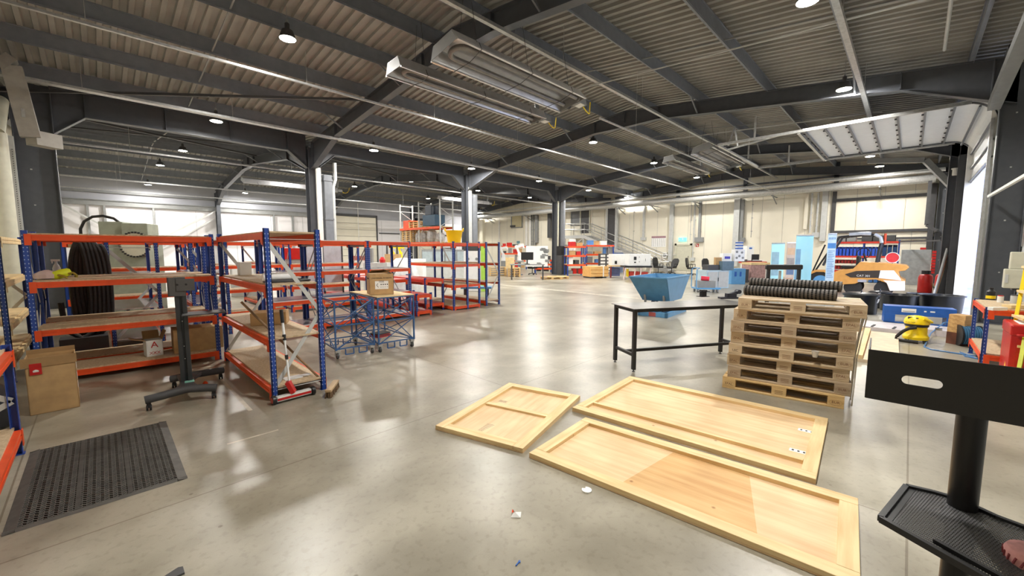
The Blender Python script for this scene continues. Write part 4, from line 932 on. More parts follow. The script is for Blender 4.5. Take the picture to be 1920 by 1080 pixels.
m = MB(); m.cyl(hp.lerp(he, .82), he, .019, 10); m.cyl(hp.lerp(he, .32), hp.lerp(he, .38), .018, 10); m.cyl(hp.lerp(he, .58), hp.lerp(he, .66), .02, 10); m.obj('grip', M_BLACK, t, smooth=True)
tag(MB().box(0, .2, 0, .15, 0, .004).box(.05, .3, .02, .1, .004, .012).obj('plastic_bag', mat('clear_bag', (226, 226, 224), .3)), 'clear plastic bag on the bottom shelf at the braced rack end', 'bag').location = (1.5, 5.3, .159)
# ================================================================ WIRE TROLLEYS
def trolley(label, P, rz, w, d, h, top=False):
    t = thing('lattice_trolley', label, 'trolley', P, rz, 'blue lattice trolleys'); z0 = .14; r = .0125
    m = MB()
    for x in (0, w):
        for y in (0, d): m.bar((x, y, z0), (x, y, h), .024)
    m.obj('corner_post', M_TROL, t)
    m = MB()
    for z in (z0+.02, (z0+h)/2, h):
        for a, b in (((0, 0), (w, 0)), ((w, 0), (w, d)), ((w, d), (0, d)), ((0, d), (0, 0))): m.bar((a[0], a[1], z), (b[0], b[1], z), .018)
    m.obj('rail', M_TROL, t)
    m = MB(); zm = (z0+h)/2
    def X(a, b, za, zb): m.bar((a[0], a[1], za), (b[0], b[1], zb), .013); m.bar((b[0], b[1], za), (a[0], a[1], zb), .013)
    for a, b in (((0, 0), (w, 0)), ((w, 0), (w, d)), ((w, d), (0, d)), ((0, d), (0, 0))): X(a, b, z0, zm); X(a, b, zm, h)
    m.bar((0, 0, z0+.02), (w, d, z0+.02), .013); m.bar((w, 0, z0+.02), (0, d, z0+.02), .013)
    m.obj('cross_bracing', M_TROL, t)
    m = MB()
    for y in (.02, d-.02):
        for x in (w*.25, w*.6):
            m.bar((x, y, z0), (x, y, z0-.09), .016); m.bar((x+.13, y, z0), (x+.13, y, z0-.09), .016); m.bar((x, y, z0-.09), (x+.13, y, z0-.09), .016)
    m.obj('stacking_foot', M_TROL, t)
    for x, y in ((.03, .03), (w-.03, .03), (.03, d-.03), (w-.03, d-.03)):
        m = MB(); m.box(x-.035, x+.035, y-.035, y+.035, .105, .14); m.bar((x-.025, y, .045), (x-.025, y, .11), .006, .03); m.bar((x+.025, y, .045), (x+.025, y, .11), .006, .03)
        co = m.obj('caster', M_GALV, t); MB().cyl((x-.015, y, .045), (x+.015, y, .045), .045, 16, 0).obj('wheel', M_DGREY, co, smooth=True)
    if top: MB().box(-.01, w+.01, -.01, d+.01, h+.01, h+.025).obj('top_board', M_AMBER, t)
    return t
trolley('blue lattice trolley with an open top, left of the board-topped one', (2.56, 6.42, 0), -.10, .62, .86, .93)
trolley('blue lattice trolley topped with a pale board carrying a carton', (3.24, 6.32, 0), -.06, .66, 1.20, .93, True)
q = at(668, 553, .96)
t = thing('cardboard_box', 'tall cardboard box with printed lettering and torn open top on the blue trolley', 'box', (3.26, 6.62, .957), -.33)
w, d, h = .40, .40, .36; b = MB(); b.box(0, w, 0, .006, 0, h).box(0, w, d-.006, d, 0, h).box(0, .006, 0, d, 0, h).box(w-.006, w, 0, d, 0, h).box(0, w, 0, d, 0, .006); b.obj('body', M_CARD, t)
for fa, fb, fw_ in (((w/2, 0, h), (w/2, .12, h+.015), w), ((w, d/2, h), (w-.12, d/2, h+.07), d*.9), ((w/2, d, h), (w/2+.05, d-.12, h+.06), w), ((0, d/2, h), (.1, d/2, h-.02), d)): MB().bar(fa, fb, fw_, .005).obj('flap', M_CARDD, t)
text('lettering', 'UNIVERSAL ROBOTS', .038, M_INK, t, (w/2, -.001, h-.07), FR); text('lettering', 'UNIVERSAL', .04, M_INK, t, (-.001, d/2, h-.08), LF)
MB().box(w*.38, w*.6, -.0015, 0, h-.15, h-.115).obj('hand_hole', M_INK, t)
b = MB().box(w*.22, w*.78, -.0015, 0, .10, .24); lb_ = b.obj('label', M_PAPER, t)
b = MB(); b.bar((w*.34, -.002, .20), (w*.28, -.002, .17), .001, .008).bar((w*.28, -.002, .17), (w*.36, -.002, .13), .001, .008)
for k in range(4): b.box(w*.45+k*.035, w*.45+k*.035+.018, -.003, -.0015, .17, .19); b.box(w*.45+k*.035, w*.45+k*.035+.012, -.003, -.0015, .13, .14)
b.obj('label_print', M_INK, lb_)
t = thing('tool_tray', 'small stack of dark and red trays on the floor inside the right blue trolley', 'tray', (3.45, 6.7, .16), .3)
MB().box(0, .3, 0, .25, 0, .02).box(.02, .28, .02, .23, .03, .05).obj('tray', M_RED, t); MB().box(0, .3, 0, .25, .02, .03).box(.01, .29, .01, .24, .05, .07).obj('dark_lid', M_DGREY, t)
# yellow flexible tub
t = thing('flexible_tub', 'yellow flexible tub with two handles on top of the far rack block', 'tub', (7.5, 9.75, 1.95), -.8)
m = MB(); m.lathe([(.17, .004), (.19, .0), (.25, .34), (.262, .36), (.25, .36), (.235, .33), (.175, .012)], 28); m.obj('tub', M_YELT, t, smooth=True)
for s in (-1, 1): MB().tube([(s*.25, -.09, .33), (s*.27, -.07, .40), (s*.275, 0, .42), (s*.27, .07, .40), (s*.25, .09, .33)], .016, 8).obj('handle', M_YELT, t, smooth=True)
# ================================================================ CRATE LIDS ON THE FLOOR
M_WX = wood('pine_x', (240, 214, 164), (222, 188, 134), 0); M_WY = wood('pine_y', (240, 214, 164), (222, 188, 134), 1)
M_PLYX = wood('plywood_x', (238, 208, 166), (222, 184, 138), 0, .7); M_PLYD = wood('plywood_damp', (224, 184, 128), (204, 156, 98), 0, .7)
def lid(label, O, ux, L_, W_, rails, th=.012, fh=.032, fw=.10, z=.0, ends=.10):
    """plywood sheet framed with battens; local x along its length"""
    rz = math.atan2(ux.y, ux.x); t = thing('crate_lid', label, 'crate lid', (O.x, O.y, z), rz, 'framed plywood crate lids')
    MB().box(0, L_, 0, W_, 0, th).obj('plywood_sheet', M_PLYX, t)
    for (y0, y1) in ((0, fw), (W_-fw, W_)): MB().box(0, L_, y0, y1, th, fh+th).obj('batten', M_WX, t, bevel=.003)
    for x0, x1 in ((0, ends), (L_-ends, L_)): MB().box(x0, x1, fw+.002, W_-fw-.002, th, fh+th).obj('batten', M_WY, t, bevel=.003)
    for r in rails:
        if r[0] == 'x': MB().box(r[1]-.02, r[1]+.05, fw+.002, W_-fw-.002, th, fh+th-.01).obj('batten', M_WY, t, bevel=.003)
        else: MB().box(ends+.002, L_-ends-.002, r[1], r[1]+.035, th, fh+th).obj('batten', M_WX, t, bevel=.003)
    return t
def frame(p0, p1, p3):   # origin p0, x towards p1, y towards p3
    ux = (p1-p0); L_ = ux.length; ux.normalize(); uy = Vector((-ux.y, ux.x, 0)); return ux, L_, (p3-p0).dot(uy)
# small one
o_, a_, b_ = at(980, 842, .04), at(1088, 742, .04), at(815, 799, .04)
ux, L_, W_ = frame(o_, a_, b_); t = lid('smallest framed plywood lid, with one middle batten and pencil marks', o_, ux, L_, W_, [('x', L_*.52)])
m = MB()
for k in range(5): m.box(L_*.62+k*.012, L_*.62+k*.012+.003, W_*.72, W_*.72+.1, .0122, .0126)
m.obj('pencil_mark', M_DGREY, t); m = MB()
for k in range(9): m.box(L_*.12+k*.02, L_*.12+k*.02+.004, W_*.55-.004*k, W_*.55+.05, .0122, .0126)
m.obj('pencil_mark', M_DGREY, t)
# upper long one
o_, a_, b_ = at(1528, 905), at(1558, 790), at(1073, 766)
o_ = at(1073, 764, .042); a_ = at(1530, 899, .042); b_ = at(1185, 706, .042)
ux, L_, W_ = frame(o_, a_, b_); t = lid('long framed plywood lid behind, with two small white labels and a doubled near batten', o_, ux, L_, W_, [('y', .27)])
for (px, py) in ((1512, 808), (1497, 846)):
    q = at(px, py, .013); v = q-o_; lx, ly = v.dot(ux), v.dot(Vector((-ux.y, ux.x, 0)))
    MB().box(lx-.065, lx+.065, ly-.03, ly+.03, .0122, .0135).obj('white_label', M_PAPER, t)
    for k in (-.04, 0, .04): MB().box(lx+k-.008, lx+k+.008, ly-.014, ly+.014, .0136, .014).obj('label_print', M_INK, t)
# front long one
o_ = at(992, 849, .042); b_ = at(1100, 783, .042); a_ = at(1614, 936, .042)+(o_-b_)
ux, L_, W_ = frame(o_, a_, b_); t = lid('long framed plywood lid in front with a darker damp patch in its middle', o_, ux, L_, W_, [])
MB().prism([(L_*.36, .102), (L_*.78, .102), (L_*.70, W_-.102), (L_*.43, W_-.102)], .0122, .0126, 'z').obj('damp_patch', M_PLYD, t)
t2 = lid('plywood lid leaning out beneath the two long ones on the floor', o_+ux*.01+Vector((.0, .0, 0)), ux, .01, .01, []) if 0 else None
# ---- litter
def litter(name, label, cat, mb, m, loc, rz=0, **k):
    o = mb.obj(name, m, **k); o.location = loc; o.rotation_euler = (0, 0, rz); return tag(o, label, cat)
q = at(1100, 920); pts = [(.036*math.cos(a), .036*math.sin(a)) for a in [PI*.68+i*(2*PI-.9)/16 for i in range(17)]] + [(.0, .018)]
litter('broken_disc', 'white broken round piece lying on the floor by the front crate lid', 'litter', MB().prism(pts, .001, .009, 'z'), M_PAPER, (q.x, q.y, 0), -.4)
q = at(966, 967); litter('paper_scrap', 'crumpled white scrap with an orange stripe on the floor', 'litter', MB().add([(-.03, -.02, .002), (.035, -.025, .004), (.04, .02, .014), (-.01, .03, .006), (-.02, .05, .02), (0, 0, .025)], [(0, 1, 5), (1, 2, 5), (2, 3, 5), (3, 0, 5), (3, 4, 5)]).add([(-.024, .012, .013), (-.008, .016, .013), (-.012, .036, .016), (-.02, .035, .02)], [(0, 1, 2, 3)], 1), [M_PAPER, M_ORANGE], (q.x, q.y, 0), -.8, fix=False)
q = at(972, 1058); litter('blue_scrap', 'tiny blue plastic scrap on the floor at the bottom edge', 'litter', MB().bar((-.02, 0, .004), (.012, .006, .004), .006, .005).bar((.01, .0, .004), (.02, .012, .004), .01, .004), M_BBLUE, (q.x, q.y, 0))
q = at(322, 1079); litter('grey_offcut', 'rounded grey plastic offcut cut by the bottom edge of the view', 'litter', MB().prism([(-.04, -.04), (.05, -.04), (.05, .02), (.03, .03), (-.03, .005)], .001, .012, 'z'), M_DGREY, (q.x, q.y, 0))
q = at(385, 722); litter('orange_litter', 'small orange cap on the floor under the screen stand', 'litter', MB().lathe([(.03, 0), (.028, .03), (.01, .05)], 12), M_ORANGE, (q.x, q.y, 0))
# ================================================================ BLACK WORKBENCH
bl, fl, br = at(1149, 678), at(1183, 695), at(1324, 664)
ux = Vector((br.x-bl.x, br.y-bl.y, 0)); L_ = 2.02; ux.normalize(); rz = math.atan2(ux.y, ux.x)
t = thing('steel_workbench', 'black steel workbench with a grey plate top and H-shaped foot rail', 'workbench', (bl.x, bl.y, 0), rz)
DW = .52
for x in (0, L_-.05):
    for y in (0, -DW):
        m = MB(); m.box(x, x+.05, y-.05, y, .03, .90); m.obj('leg', M_BLACKM, t, bevel=.004)
        m = MB(); m.cyl((x+.025, y-.025, 0), (x+.025, y-.025, .008), .022, 14); m.cyl((x+.025, y-.025, .008), (x+.025, y-.025, .032), .007, 8); m.obj('levelling_foot', M_BLACK, t)
m = MB(); m.box(.05, L_-.05, -.05, 0, .86, .905).box(.05, L_-.05, -DW-.05, -DW, .86, .905).box(0, .05, -DW, -.05, .86, .905).box(L_-.05, L_, -DW, -.05, .86, .905); m.obj('top_frame', M_BLACKM, t)
m = MB(); m.box(0.005, .045, -DW, -.05, .22, .26).box(L_-.045, L_-.005, -DW, -.05, .22, .26); m.box(.045, L_-.045, -DW/2-.05, -DW/2-.01, .22, .26); m.obj('foot_rail', M_BLACKM, t)
MB().box(-.03, L_+.03, -DW-.08, .03, .906, .914).obj('plate_top', mat('steel_plate', (128, 126, 124), .3, .35, .15, scale=5), t)
q = at(1318, 556, .914); t = thing('machine_fixture', 'black flanged steel fixture standing on the workbench', 'fixture', (q.x, q.y, .914), -.5)
m = MB(); m.box(-.09, .09, -.06, .06, 0, .008).box(-.045, .045, -.035, .035, .008, .09).box(-.1, .1, -.05, .05, .09, .10).box(-.06, -.02, -.03, .03, .1, .12).box(.02, .06, -.03, .03, .1, .115); m.obj('body', M_BLACK, t)
q = at(1368, 560, .914); t = thing('clamp_assembly', 'black angled clamp assembly lying on the workbench next to the pallets', 'clamp', (q.x, q.y, .914), -.75)
m = MB(); m.box(-.18, .15, -.05, .05, 0, .03).box(-.06, .1, -.04, .05, .03, .09); m.bar((-.05, 0, .05), (.16, 0, .12), .06, .05); m.cyl((.14, -.05, .12), (.14, .05, .12), .035, 12); m.obj('body', mat('blue_black_steel', (44, 46, 58), .4), t, bevel=.004)
# ================================================================ PALLETS
M_PW = [wood('pallet_wood_a', (204, 184, 154), (170, 148, 118), 1), wood('pallet_wood_b', (188, 168, 142), (146, 126, 102), 1), wood('pallet_wood_c', (226, 194, 138), (200, 162, 106), 1)]
def pallet(label, loc, rz, wi, words=('EUR', 'EPAL'), group='stack of euro pallets', marks=True):
    """0.8 deep along x, 1.2 along y"""
    W = M_PW[wi]; t = thing('wooden_pallet', label, 'pallet', loc, rz, group)
    for k, wd in enumerate((.145, .10, .145, .10, .145)):
        x = (.0725, .235, .4, .565, .7275)[k]; MB().box(x-wd/2, x+wd/2, 0, 1.2, .122, .144).obj('deck_board', W, t, bevel=.003)
    for y in (.0725, .6, 1.1275): MB().box(0, .8, y-.0725, y+.0725, .10, .122).obj('stringer_board', W, t, bevel=.002)
    for x in (.05, .4, .75): MB().box(x-.05, x+.05, 0, 1.2, 0, .022).obj('base_board', W, t, bevel=.004)
    for i, x in enumerate((.05, .4, .75)):
        for j, y in enumerate((.0725, .6, 1.1275)):
            MB().box(x-(.05 if i != 1 else .05), x+.05, y-.0725, y+.0725, .022, .10).obj('block', W, t, bevel=.003)
    if marks:
        for y, s in ((1.1275, words[0]), (.6, ''), (.0725, words[1])):
            if not s: 
                m = MB(); 
                for k in range(3): m.box(-.0008, -.0002, y-.04, y+.04, .04+k*.018, .045+k*.018)
                m.obj('burnt_mark', mat('burnt_brand', (112, 74, 48), .8), t); continue
            text('burnt_mark', s, .04, mat('burnt_brand', (112, 74, 48), .8) if s != 'UIC' else M_INK, t, (-.0006, y, .061), LF, .0003)
            m = MB(); n = 18
            if s != 'UIC':
                for k in range(n):
                    a, b = 2*PI*k/n, 2*PI*(k+1)/n; m.bar((-.0005, y+.058*math.cos(a), .061+.03*math.sin(a)), (-.0005, y+.058*math.cos(b), .061+.03*math.sin(b)), .0006, .003, up=(1, 0, 0))
                m.obj('burnt_mark', mat('burnt_brand', (112, 74, 48), .8), t)
    return t
ordp = ['bottom pallet of the nine-high looking stack, paler and sticking out at the left', 'second pallet up from the floor in the stack', 'third pallet up from the floor in the stack', 'fourth pallet up from the floor, with dark UIC lettering', 'fifth pallet up from the floor, with a clear plastic cup on it', 'sixth pallet up from the floor, with dark weathered blocks', 'seventh pallet up, second from the top of the stack', 'topmost pallet of the stack, under the rolled rubber mats']
ordp[0] = 'bottom pallet of the stack, paler wood and sticking out at the left'
offs = [(0, 0), (.03, -.05), (.05, -.03), (.03, -.05), (.06, -.06), (.03, -.06), (.04, -.08), (.02, -.13)]
p0 = at(1582, 768); p1 = at(1360, 727); dv = (p1-p0).normalized(); rzp = math.atan2(dv.y, dv.x)-PI/2
nz_ = [2, 1, 0, 0, 0, 1, 0, 0]; wr = [('EPAL', 'EUR'), ('EPAL', 'EUR'), ('EPAL', 'EPAL'), ('UIC', 'EUR'), ('EPAL', 'EPAL'), ('EPAL', 'EUR'), ('EUR', 'EPAL'), ('EUR', 'EUR')]
for k in range(8):
    ox, oy = offs[k]; rr = rzp+[0, .01, -.01, .015, .0, .012, -.008, .02][k]
    pallet(ordp[k], (p0.x+ox*math.cos(rzp)-oy*math.sin(rzp)*1, p0.y+ox*math.sin(rzp)+oy*math.cos(rzp), k*.1445), rr, nz_[k], wr[k])
# strapping hanging on the stack side and the cup
t = thing('strapping', 'white plastic strapping hanging down the right side of the pallet stack', 'strap', (0, 0, 0)); m = MB()
q = Vector((p0.x, p0.y, 0)); ax = Vector((math.cos(rzp), math.sin(rzp), 0)); ay = Vector((-math.sin(rzp), math.cos(rzp), 0))
for s in (.12, .35, .5): m.tube([q+ax*(s)-ay*.135+Z*1.02, q+ax*(s-.08)-ay*.10+Z*.8, q+ax*(s+.05)-ay*.085+Z*.55, q+ax*(s-.04)-ay*.075+Z*.3, q+ax*s-ay*.07+Z*.02], .007, 5)
m.obj('strap', mat('strap_white', (214, 204, 186), .4), t, smooth=True)
q = at(1532, 652, .6); t = thing('plastic_cup', 'crumpled clear plastic cup stuck in the side of the pallet stack', 'cup', (p0.x+.0-.03+ay.x*.28, p0.y+ay.y*.28, .545), 0)
MB().lathe([(.022, 0), (.036, .07), (.034, .07), (.02, .004)], 14).obj('cup', mat('cloudy_plastic2', (206, 200, 190), .2), t, smooth=True)
# rolled mats on top
M_ROLL = mat('roll_rubber', (88, 81, 73), .55, 0, .15, scale=20)
def roll(label, a, b, r, n_h=24, rows=7):
    t = thing('rolled_mat', label, 'rolled mat', tuple(a), 0, 'rolled rubber mats'); d = (b-a); L_ = d.length; m = MB(); d.normalize(); e = Z.cross(d).normalized()
    n = 30; v = []; pts = []
    m.cyl((0, 0, 0), b-a, r, 30); m.cyl(d*-.002, (b-a)+d*.002, r*.72, 20)
    for i in range(n_h):
        for j in range(18):
            th = 2*PI*(j+.5*(i % 2))/18; nn = e*math.cos(th)+Z*math.sin(th); c = d*((i+.7)/(n_h+.5)*L_)
            m.cyl(c+nn*(r-.003), c+nn*(r+.0008), .0105, 8, 1)
    m.obj('roll', [M_ROLL, mat('hole_black', (10, 9, 8), .9)], t, smooth=True)
    MB().cyl(d*-.0035, d*-.0022, r*.6, 20).cyl((b-a)+d*.0022, (b-a)+d*.0035, r*.6, 20).obj('dark_core', mat('hole_black', (10, 9, 8), .9), t)
TZ = 8*.1445
ra = at(1394, 553, TZ); rb2 = at(1567, 565, TZ); RR = .062; av = Vector((-(rb2-ra).y, (rb2-ra).x, 0)).normalized()
if av.x < 0: av = -av
roll('lower rolled perforated rubber mat lying on the top pallet', Vector((ra.x, ra.y, TZ+RR+.001))+av*.05, Vector((rb2.x, rb2.y, TZ+RR+.001))+av*.05, RR)
lv = (rb2-ra).normalized()*.03
roll('upper rolled perforated rubber mat resting on the lower roll', Vector((ra.x, ra.y, TZ+RR*2.5))+av*.165+lv, Vector((rb2.x, rb2.y, TZ+RR*2.5))+av*.165+lv, RR)
MB_ = None
# ================================================================ TIPPING HOPPER
h1, h2, h3 = at(1202, 590), at(1251, 597), at(1289, 583)
ux = (h3-h2).normalized(); rz = math.atan2(ux.y, ux.x); 
t = thing('tipping_skip', 'blue steel tipping skip with sloped front on a low forklift base', 'skip', (h2.x, h2.y, 0), rz)
BL, BW = 1.55, .78
m = MB(); m.box(0, BL, 0, .07, .0, .13).box(0, BL, BW-.07, BW, 0, .13).box(0, .07, 0, BW, 0, .13).box(BL-.07, BL, 0, BW, 0, .13).box(.07, BL-.07, .2, .34, .04, .11).box(.07, BL-.07, .44, .58, .04, .11); m.obj('base_frame', M_HBLUE, t, bevel=.005)
MB().box(-.002, 0, .3, .48, .01, .12).obj('warning_label', mat('label_rose', (178, 88, 84), .5), t)
m = MB()
for y in (.16, .62): m.box(.1, 1.2, y-.02, y+.02, .13, .19); m.bar((.35, y, .15), (.75, y, .42), .05); m.bar((1.1, y, .15), (.8, y, .42), .05); m.cyl((.75, y-.03, .3), (.75, y+.03, .3), .08, 14)
m.box(.4, 1.0, .2, .58, .14, .26); m.obj('tipping_gear', mat('gear_dark', (44, 56, 70), .45), t)
# bucket outline in x-z, wider at the rim, open at the top
y0, y1 = .0, .82; th = .006
prof_ = [(-.32, 1.04), (.30, .40), (1.25, .40), (1.52, 1.04)]
m = MB()
def wallq(a, b, c, d): m.add([a, b, c, d], [(0, 1, 2, 3)])
o0, o1, o2, o3 = prof_; ya, yb = -.06, .90; yc, yd = .06, .78
for A, B in ((o0, o1), (o1, o2), (o2, o3)):
    def Y(z, s): k = (z-.40)/.64; return (yc+(ya-yc)*k) if s else (yd+(yb-yd)*k)
    m.add([(A[0], Y(A[1], 1), A[1]), (B[0], Y(B[1], 1), B[1]), (B[0], Y(B[1], 0), B[1]), (A[0], Y(A[1], 0), A[1])], [(0, 1, 2, 3)])
m.add([(o0[0], ya, 1.04), (o1[0], yc, .4), (o2[0], yc, .4), (o3[0], ya, 1.04)], [(0, 1, 2, 3)]); m.add([(o0[0], yb, 1.04), (o1[0], yd, .4), (o2[0], yd, .4), (o3[0], yb, 1.04)], [(0, 1, 2, 3)])
o = m.obj('bucket', M_HBLUE, t); sm = o.modifiers.new('s', 'SOLIDIFY'); sm.thickness = .012
m = MB(); P = [(o0[0], ya, 1.04), (o3[0], ya, 1.04), (o3[0], yb, 1.04), (o0[0], yb, 1.04)]
for i in range(4): m.bar(P[i], P[(i+1) % 4], .035, .03)
m.obj('rim', M_HBLUE, t)
m = MB()
for y in (.16, .66): m.bar((.15, y, .56), (.20, y, .36), .05, .05); m.bar((.2, y, .36), (.2, y, .14), .04, .04)
m.obj('lug', M_GREY, t)
# ================================================================ NEAR RIGHT SCREEN STAND
PX, PYY = 2.02, -.185
t = thing('screen_stand', 'black pole stand with slotted top tray and mesh shelf, right foreground', 'stand', (PX, PYY, 0), 0)
O = Vector((PX, PYY, 0))
MB().cyl((0, 0, .05), (0, 0, 1.21), .037, 28).obj('pole', mat('pole_black', (22, 20, 20), .35, .2), t, smooth=True)
TZ2 = 1.41; Hh = .165; W_ = .72
a_ = at(1630, 655, TZ2); b_ = at(1920, 691, TZ2); dv = (b_-a_).normalized(); rzq = math.atan2(dv.y, dv.x)
def slotted(mb, u0, u1, z0, z1, cx, cz, hw, r, y0, y1):
    n = 10
    up = [(u0, cz), (cx-hw-r, cz)]+[(cx-hw-r*math.cos(PI/2*i/n), cz+r*math.sin(PI/2*i/n)) for i in range(1, n+1)]+[(cx+hw+r*math.sin(PI/2*i/n), cz+r*math.cos(PI/2*i/n)) for i in range(n)]+[(cx+hw+r, cz), (u1, cz), (u1, z1), (u0, z1)]
    dn = [(u, 2*cz-z) for u, z in up[:-2]]+[(u1, z0), (u0, z0)]
    mb.prism(up, y0, y1); mb.prism(dn, y0, y1)
m = MB(); slotted(m, 0, .27, 0, Hh, .128, .082, .032, .0135, 0, .004); slotted(m, .27, W_, 0, Hh, .44, .082, .032, .0135, 0, .004)
o = m.obj('slotted_panel', mat('tray_black', (26, 24, 23), .5), t); o.location = Vector((a_.x, a_.y, TZ2-Hh))-O; o.rotation_euler = (0, 0, rzq)
m = MB()
for u in (0, W_): m.box(u-.002, u+.002, .004, .24, 0, Hh)
m.box(0, W_, .004, .24, 0, .004); o = m.obj('tray', mat('tray_black', (26, 24, 23), .5), t); o.location = Vector((a_.x, a_.y, TZ2-Hh))-O; o.rotation_euler = (0, 0, rzq)
MB().box(-.05, .05, -.05, .05, 1.2, TZ2-Hh).obj('tray_bracket', M_BLACK, t)
zs = .86
bk = [at(1699, 913, zs), at(1750, 925, zs), at(1795.5, 938, zs), at(1820, 949, zs), at(1867, 971, zs), at(1920, 991, zs)]
fr = [at(1651, 973, zs), at(1723, 1014, zs), at(1795.5, 1055.5, zs)]
fd = (fr[2]-fr[0]).normalized(); L0 = (fr[2]-fr[0]).length
bd_ = (bk[5]-bk[4]).normalized()
bk += [bk[5]+fd*.12, bk[5]+fd*.30]; 
fr_end = fr[0]+fd*((bk[-1]-fr[0]).dot(fd)); fr = [fr[0], fr_end]
def lerp_path(Pt, s):
    ls = [(Pt[i+1]-Pt[i]).length for i in range(len(Pt)-1)]; tot = sum(ls); x = s*tot
    for i, l in enumerate(ls):
        if x <= l or i == len(ls)-1: return Pt[i].lerp(Pt[i+1], min(1, x/l))
        x -= l
ZO = Vector((0, 0, 0))
m = MB(); out = [p-O for p in bk]+[p-O for p in fr[::-1]]
for i in range(len(out)):
    a, b = out[i], out[(i+1) % len(out)]; m.bar(a, b, .016, .02)
wl = .03
q0, q1 = bk[0]-O, fr[0]-O; m.bar(q0+fd*.012, q1+fd*.012, .03, .006)
m.obj('shelf_rim', mat('rim_black', (30, 30, 33), .35), t)
m = MB(); n = 74
for i in range(1, n): s_ = i/n; m.bar(lerp_path(bk, s_)-O, lerp_path(fr, s_)-O, .0036, .002)
n = 34
for j in range(1, n):
    v_ = j/n; pts = [lerp_path(bk, k/12).lerp(lerp_path(fr, k/12), v_)-O for k in range(13)]
    for k in range(12): m.bar(pts[k], pts[k+1], .0036, .003)
m.obj('mesh_panel', mat('mesh_grey', (96, 96, 98), .4, .2), t)
m = MB(); pa, pb_ = lerp_path(bk, .08).lerp(lerp_path(fr, .08), .30)-O, lerp_path(bk, .9).lerp(lerp_path(fr, .9), .5)-O; dz_ = Vector((0, 0, -.012)); m.bar(pa+dz_, pb_+dz_, .022, .012); m.obj('stiffener', M_BLACK, t)
m = MB(); pa, pb_ = lerp_path(fr, .30)-O, lerp_path(fr, .95)-O; k_ = (bk[0]-fr[0]).normalized()*.035+Vector((0, 0, .008)); m.bar(pa+k_, pb_+k_, .012, .012); m.obj('front_lip', M_BLACK, t)
m = MB(); m.cyl((0, 0, zs-.05), (0, 0, zs+.0), .05, 20); m.bar((0, 0, zs-.03), tuple((lerp_path(bk, .6).lerp(lerp_path(fr, .6), .6)-O)+Vector((0, 0, -.03))), .05, .02); m.obj('shelf_clamp', M_BLACK, t)
for s in (-1, 1): MB().tube([(-.42, s*.33, .07), (0, s*.3, .08), (.3, s*.33, .07)], .04, 10).obj('foot', M_BLACK, t, smooth=True)
MB().box(-.05, .05, -.3, .3, .05, .1).obj('cross_foot', M_BLACK, t)
q = at(1912, 1062, zs)
t = thing('scouring_pad', 'pink round scouring pad with dark streaked sides on the mesh shelf', 'pad', (q.x+.02, q.y-.028, zs+.003), 0)
MB().lathe([(.048, 0), (.056, .01), (.058, .03), (.052, .042), (.03, .05), (.0, .052)], 26).obj('pad', mat('pink_pad', (226, 164, 160), .9, 0, .15, scale=30), t, smooth=True)
m = MB()
for k in range(22): a = 2*PI*k/22; m.bar((.0565*math.cos(a), .0565*math.sin(a), .008), (.0585*math.cos(a+.12), .0585*math.sin(a+.12), .028), .004, .004)
m.obj('dark_streaks', mat('maroon', (140, 62, 66), .8), t)
# ================================================================ RIGHT SIDE, MIDDLE DISTANCE
# wet and dry vacuum
t = thing('vacuum_cleaner', 'yellow and black canister vacuum cleaner standing on the floor at the right', 'vacuum cleaner', (10.75, -.18, 0), facing(10.75, -.18))
m = MB(); m.lathe([(.17, .055), (.215, .06), (.22, .11), (.2, .14), (.185, .16), (.18, .3)], 28); m.obj('tank', M_YEL, t, smooth=True)
m = MB(); m.lathe([(.19, .30), (.2, .31), (.2, .345), (.185, .35)], 28); m.obj('band', M_BLACK, t, smooth=True)
m = MB(); m.lathe([(.19, .345), (.205, .36), (.19, .44), (.14, .49), (.06, .505), (.0, .508)], 24, T=Matrix.Diagonal((1.06, 1, 1, 1))); m.obj('motor_head', M_YEL, t, smooth=True)
m = MB(); m.box(-.15, -.07, -.13, -.11, .44, .485); m.box(-.02, .02, -.17, -.12, .43, .48); m.obj('switch', M_DGREY, t, bevel=.004)
m = MB(); m.tube([(.1, -.16, .46), (.2, -.1, .42), (.24, 0, .40), (.2, .1, .42)], .02, 8); m.obj('carry_handle', M_YEL, t, smooth=True)
m = MB(); m.tube([(0, -.2, .30), (-.12, -.24, .27), (-.22, -.26, .2), (-.3, -.24, .1), (-.32, -.2, .04), (-.22, -.26, .035), (-.1, -.28, .035), (.05, -.28, .035)], .03, 10); m.obj('suction_hose', M_RUB, t, smooth=True)
for a in (.5, 2.2, 3.8, 5.5):
    m = MB(); m.cyl((.19*math.cos(a)-.012, .19*math.sin(a), .028), (.19*math.cos(a)+.012, .19*math.sin(a), .028), .028, 12); m.box(.19*math.cos(a)-.02, .19*math.cos(a)+.02, .19*math.sin(a)-.02, .19*math.sin(a)+.02, .03, .06); m.obj('caster', M_BLACK, t)
t.scale = (.84, .84, 1)
text('lettering', 'KARCHER', .035, M_INK, t, (-.1, -.198, .385), FR)
# blue steel beam crate / frame
t = thing('blue_steel_frame', 'bright blue steel frame with a white label lying in front of the black tubs', 'steel frame', (13.25, .35, 0), -PI/2+.12)
m = MB(); m.box(0, 1.2, 0, .4, .20, .40).box(0, .2, 0, .4, 0, .2).box(.6, .72, 0, .4, 0, .2).box(1.05, 1.2, 0, .4, 0, .2).box(0, 1.2, 0, .06, 0, .03); m.obj('frame', M_BBLUE, t, bevel=.004)
m = MB().box(.30, .55, -.002, 0, .27, .36).box(.68, .72, -.002, 0, .3, .33).box(.78, .86, -.002, 0, .3, .33); m.obj('label', M_PAPER, t); MB().box(.32, .53, -.003, -.002, .29, .30).obj('label_print', M_INK, t)
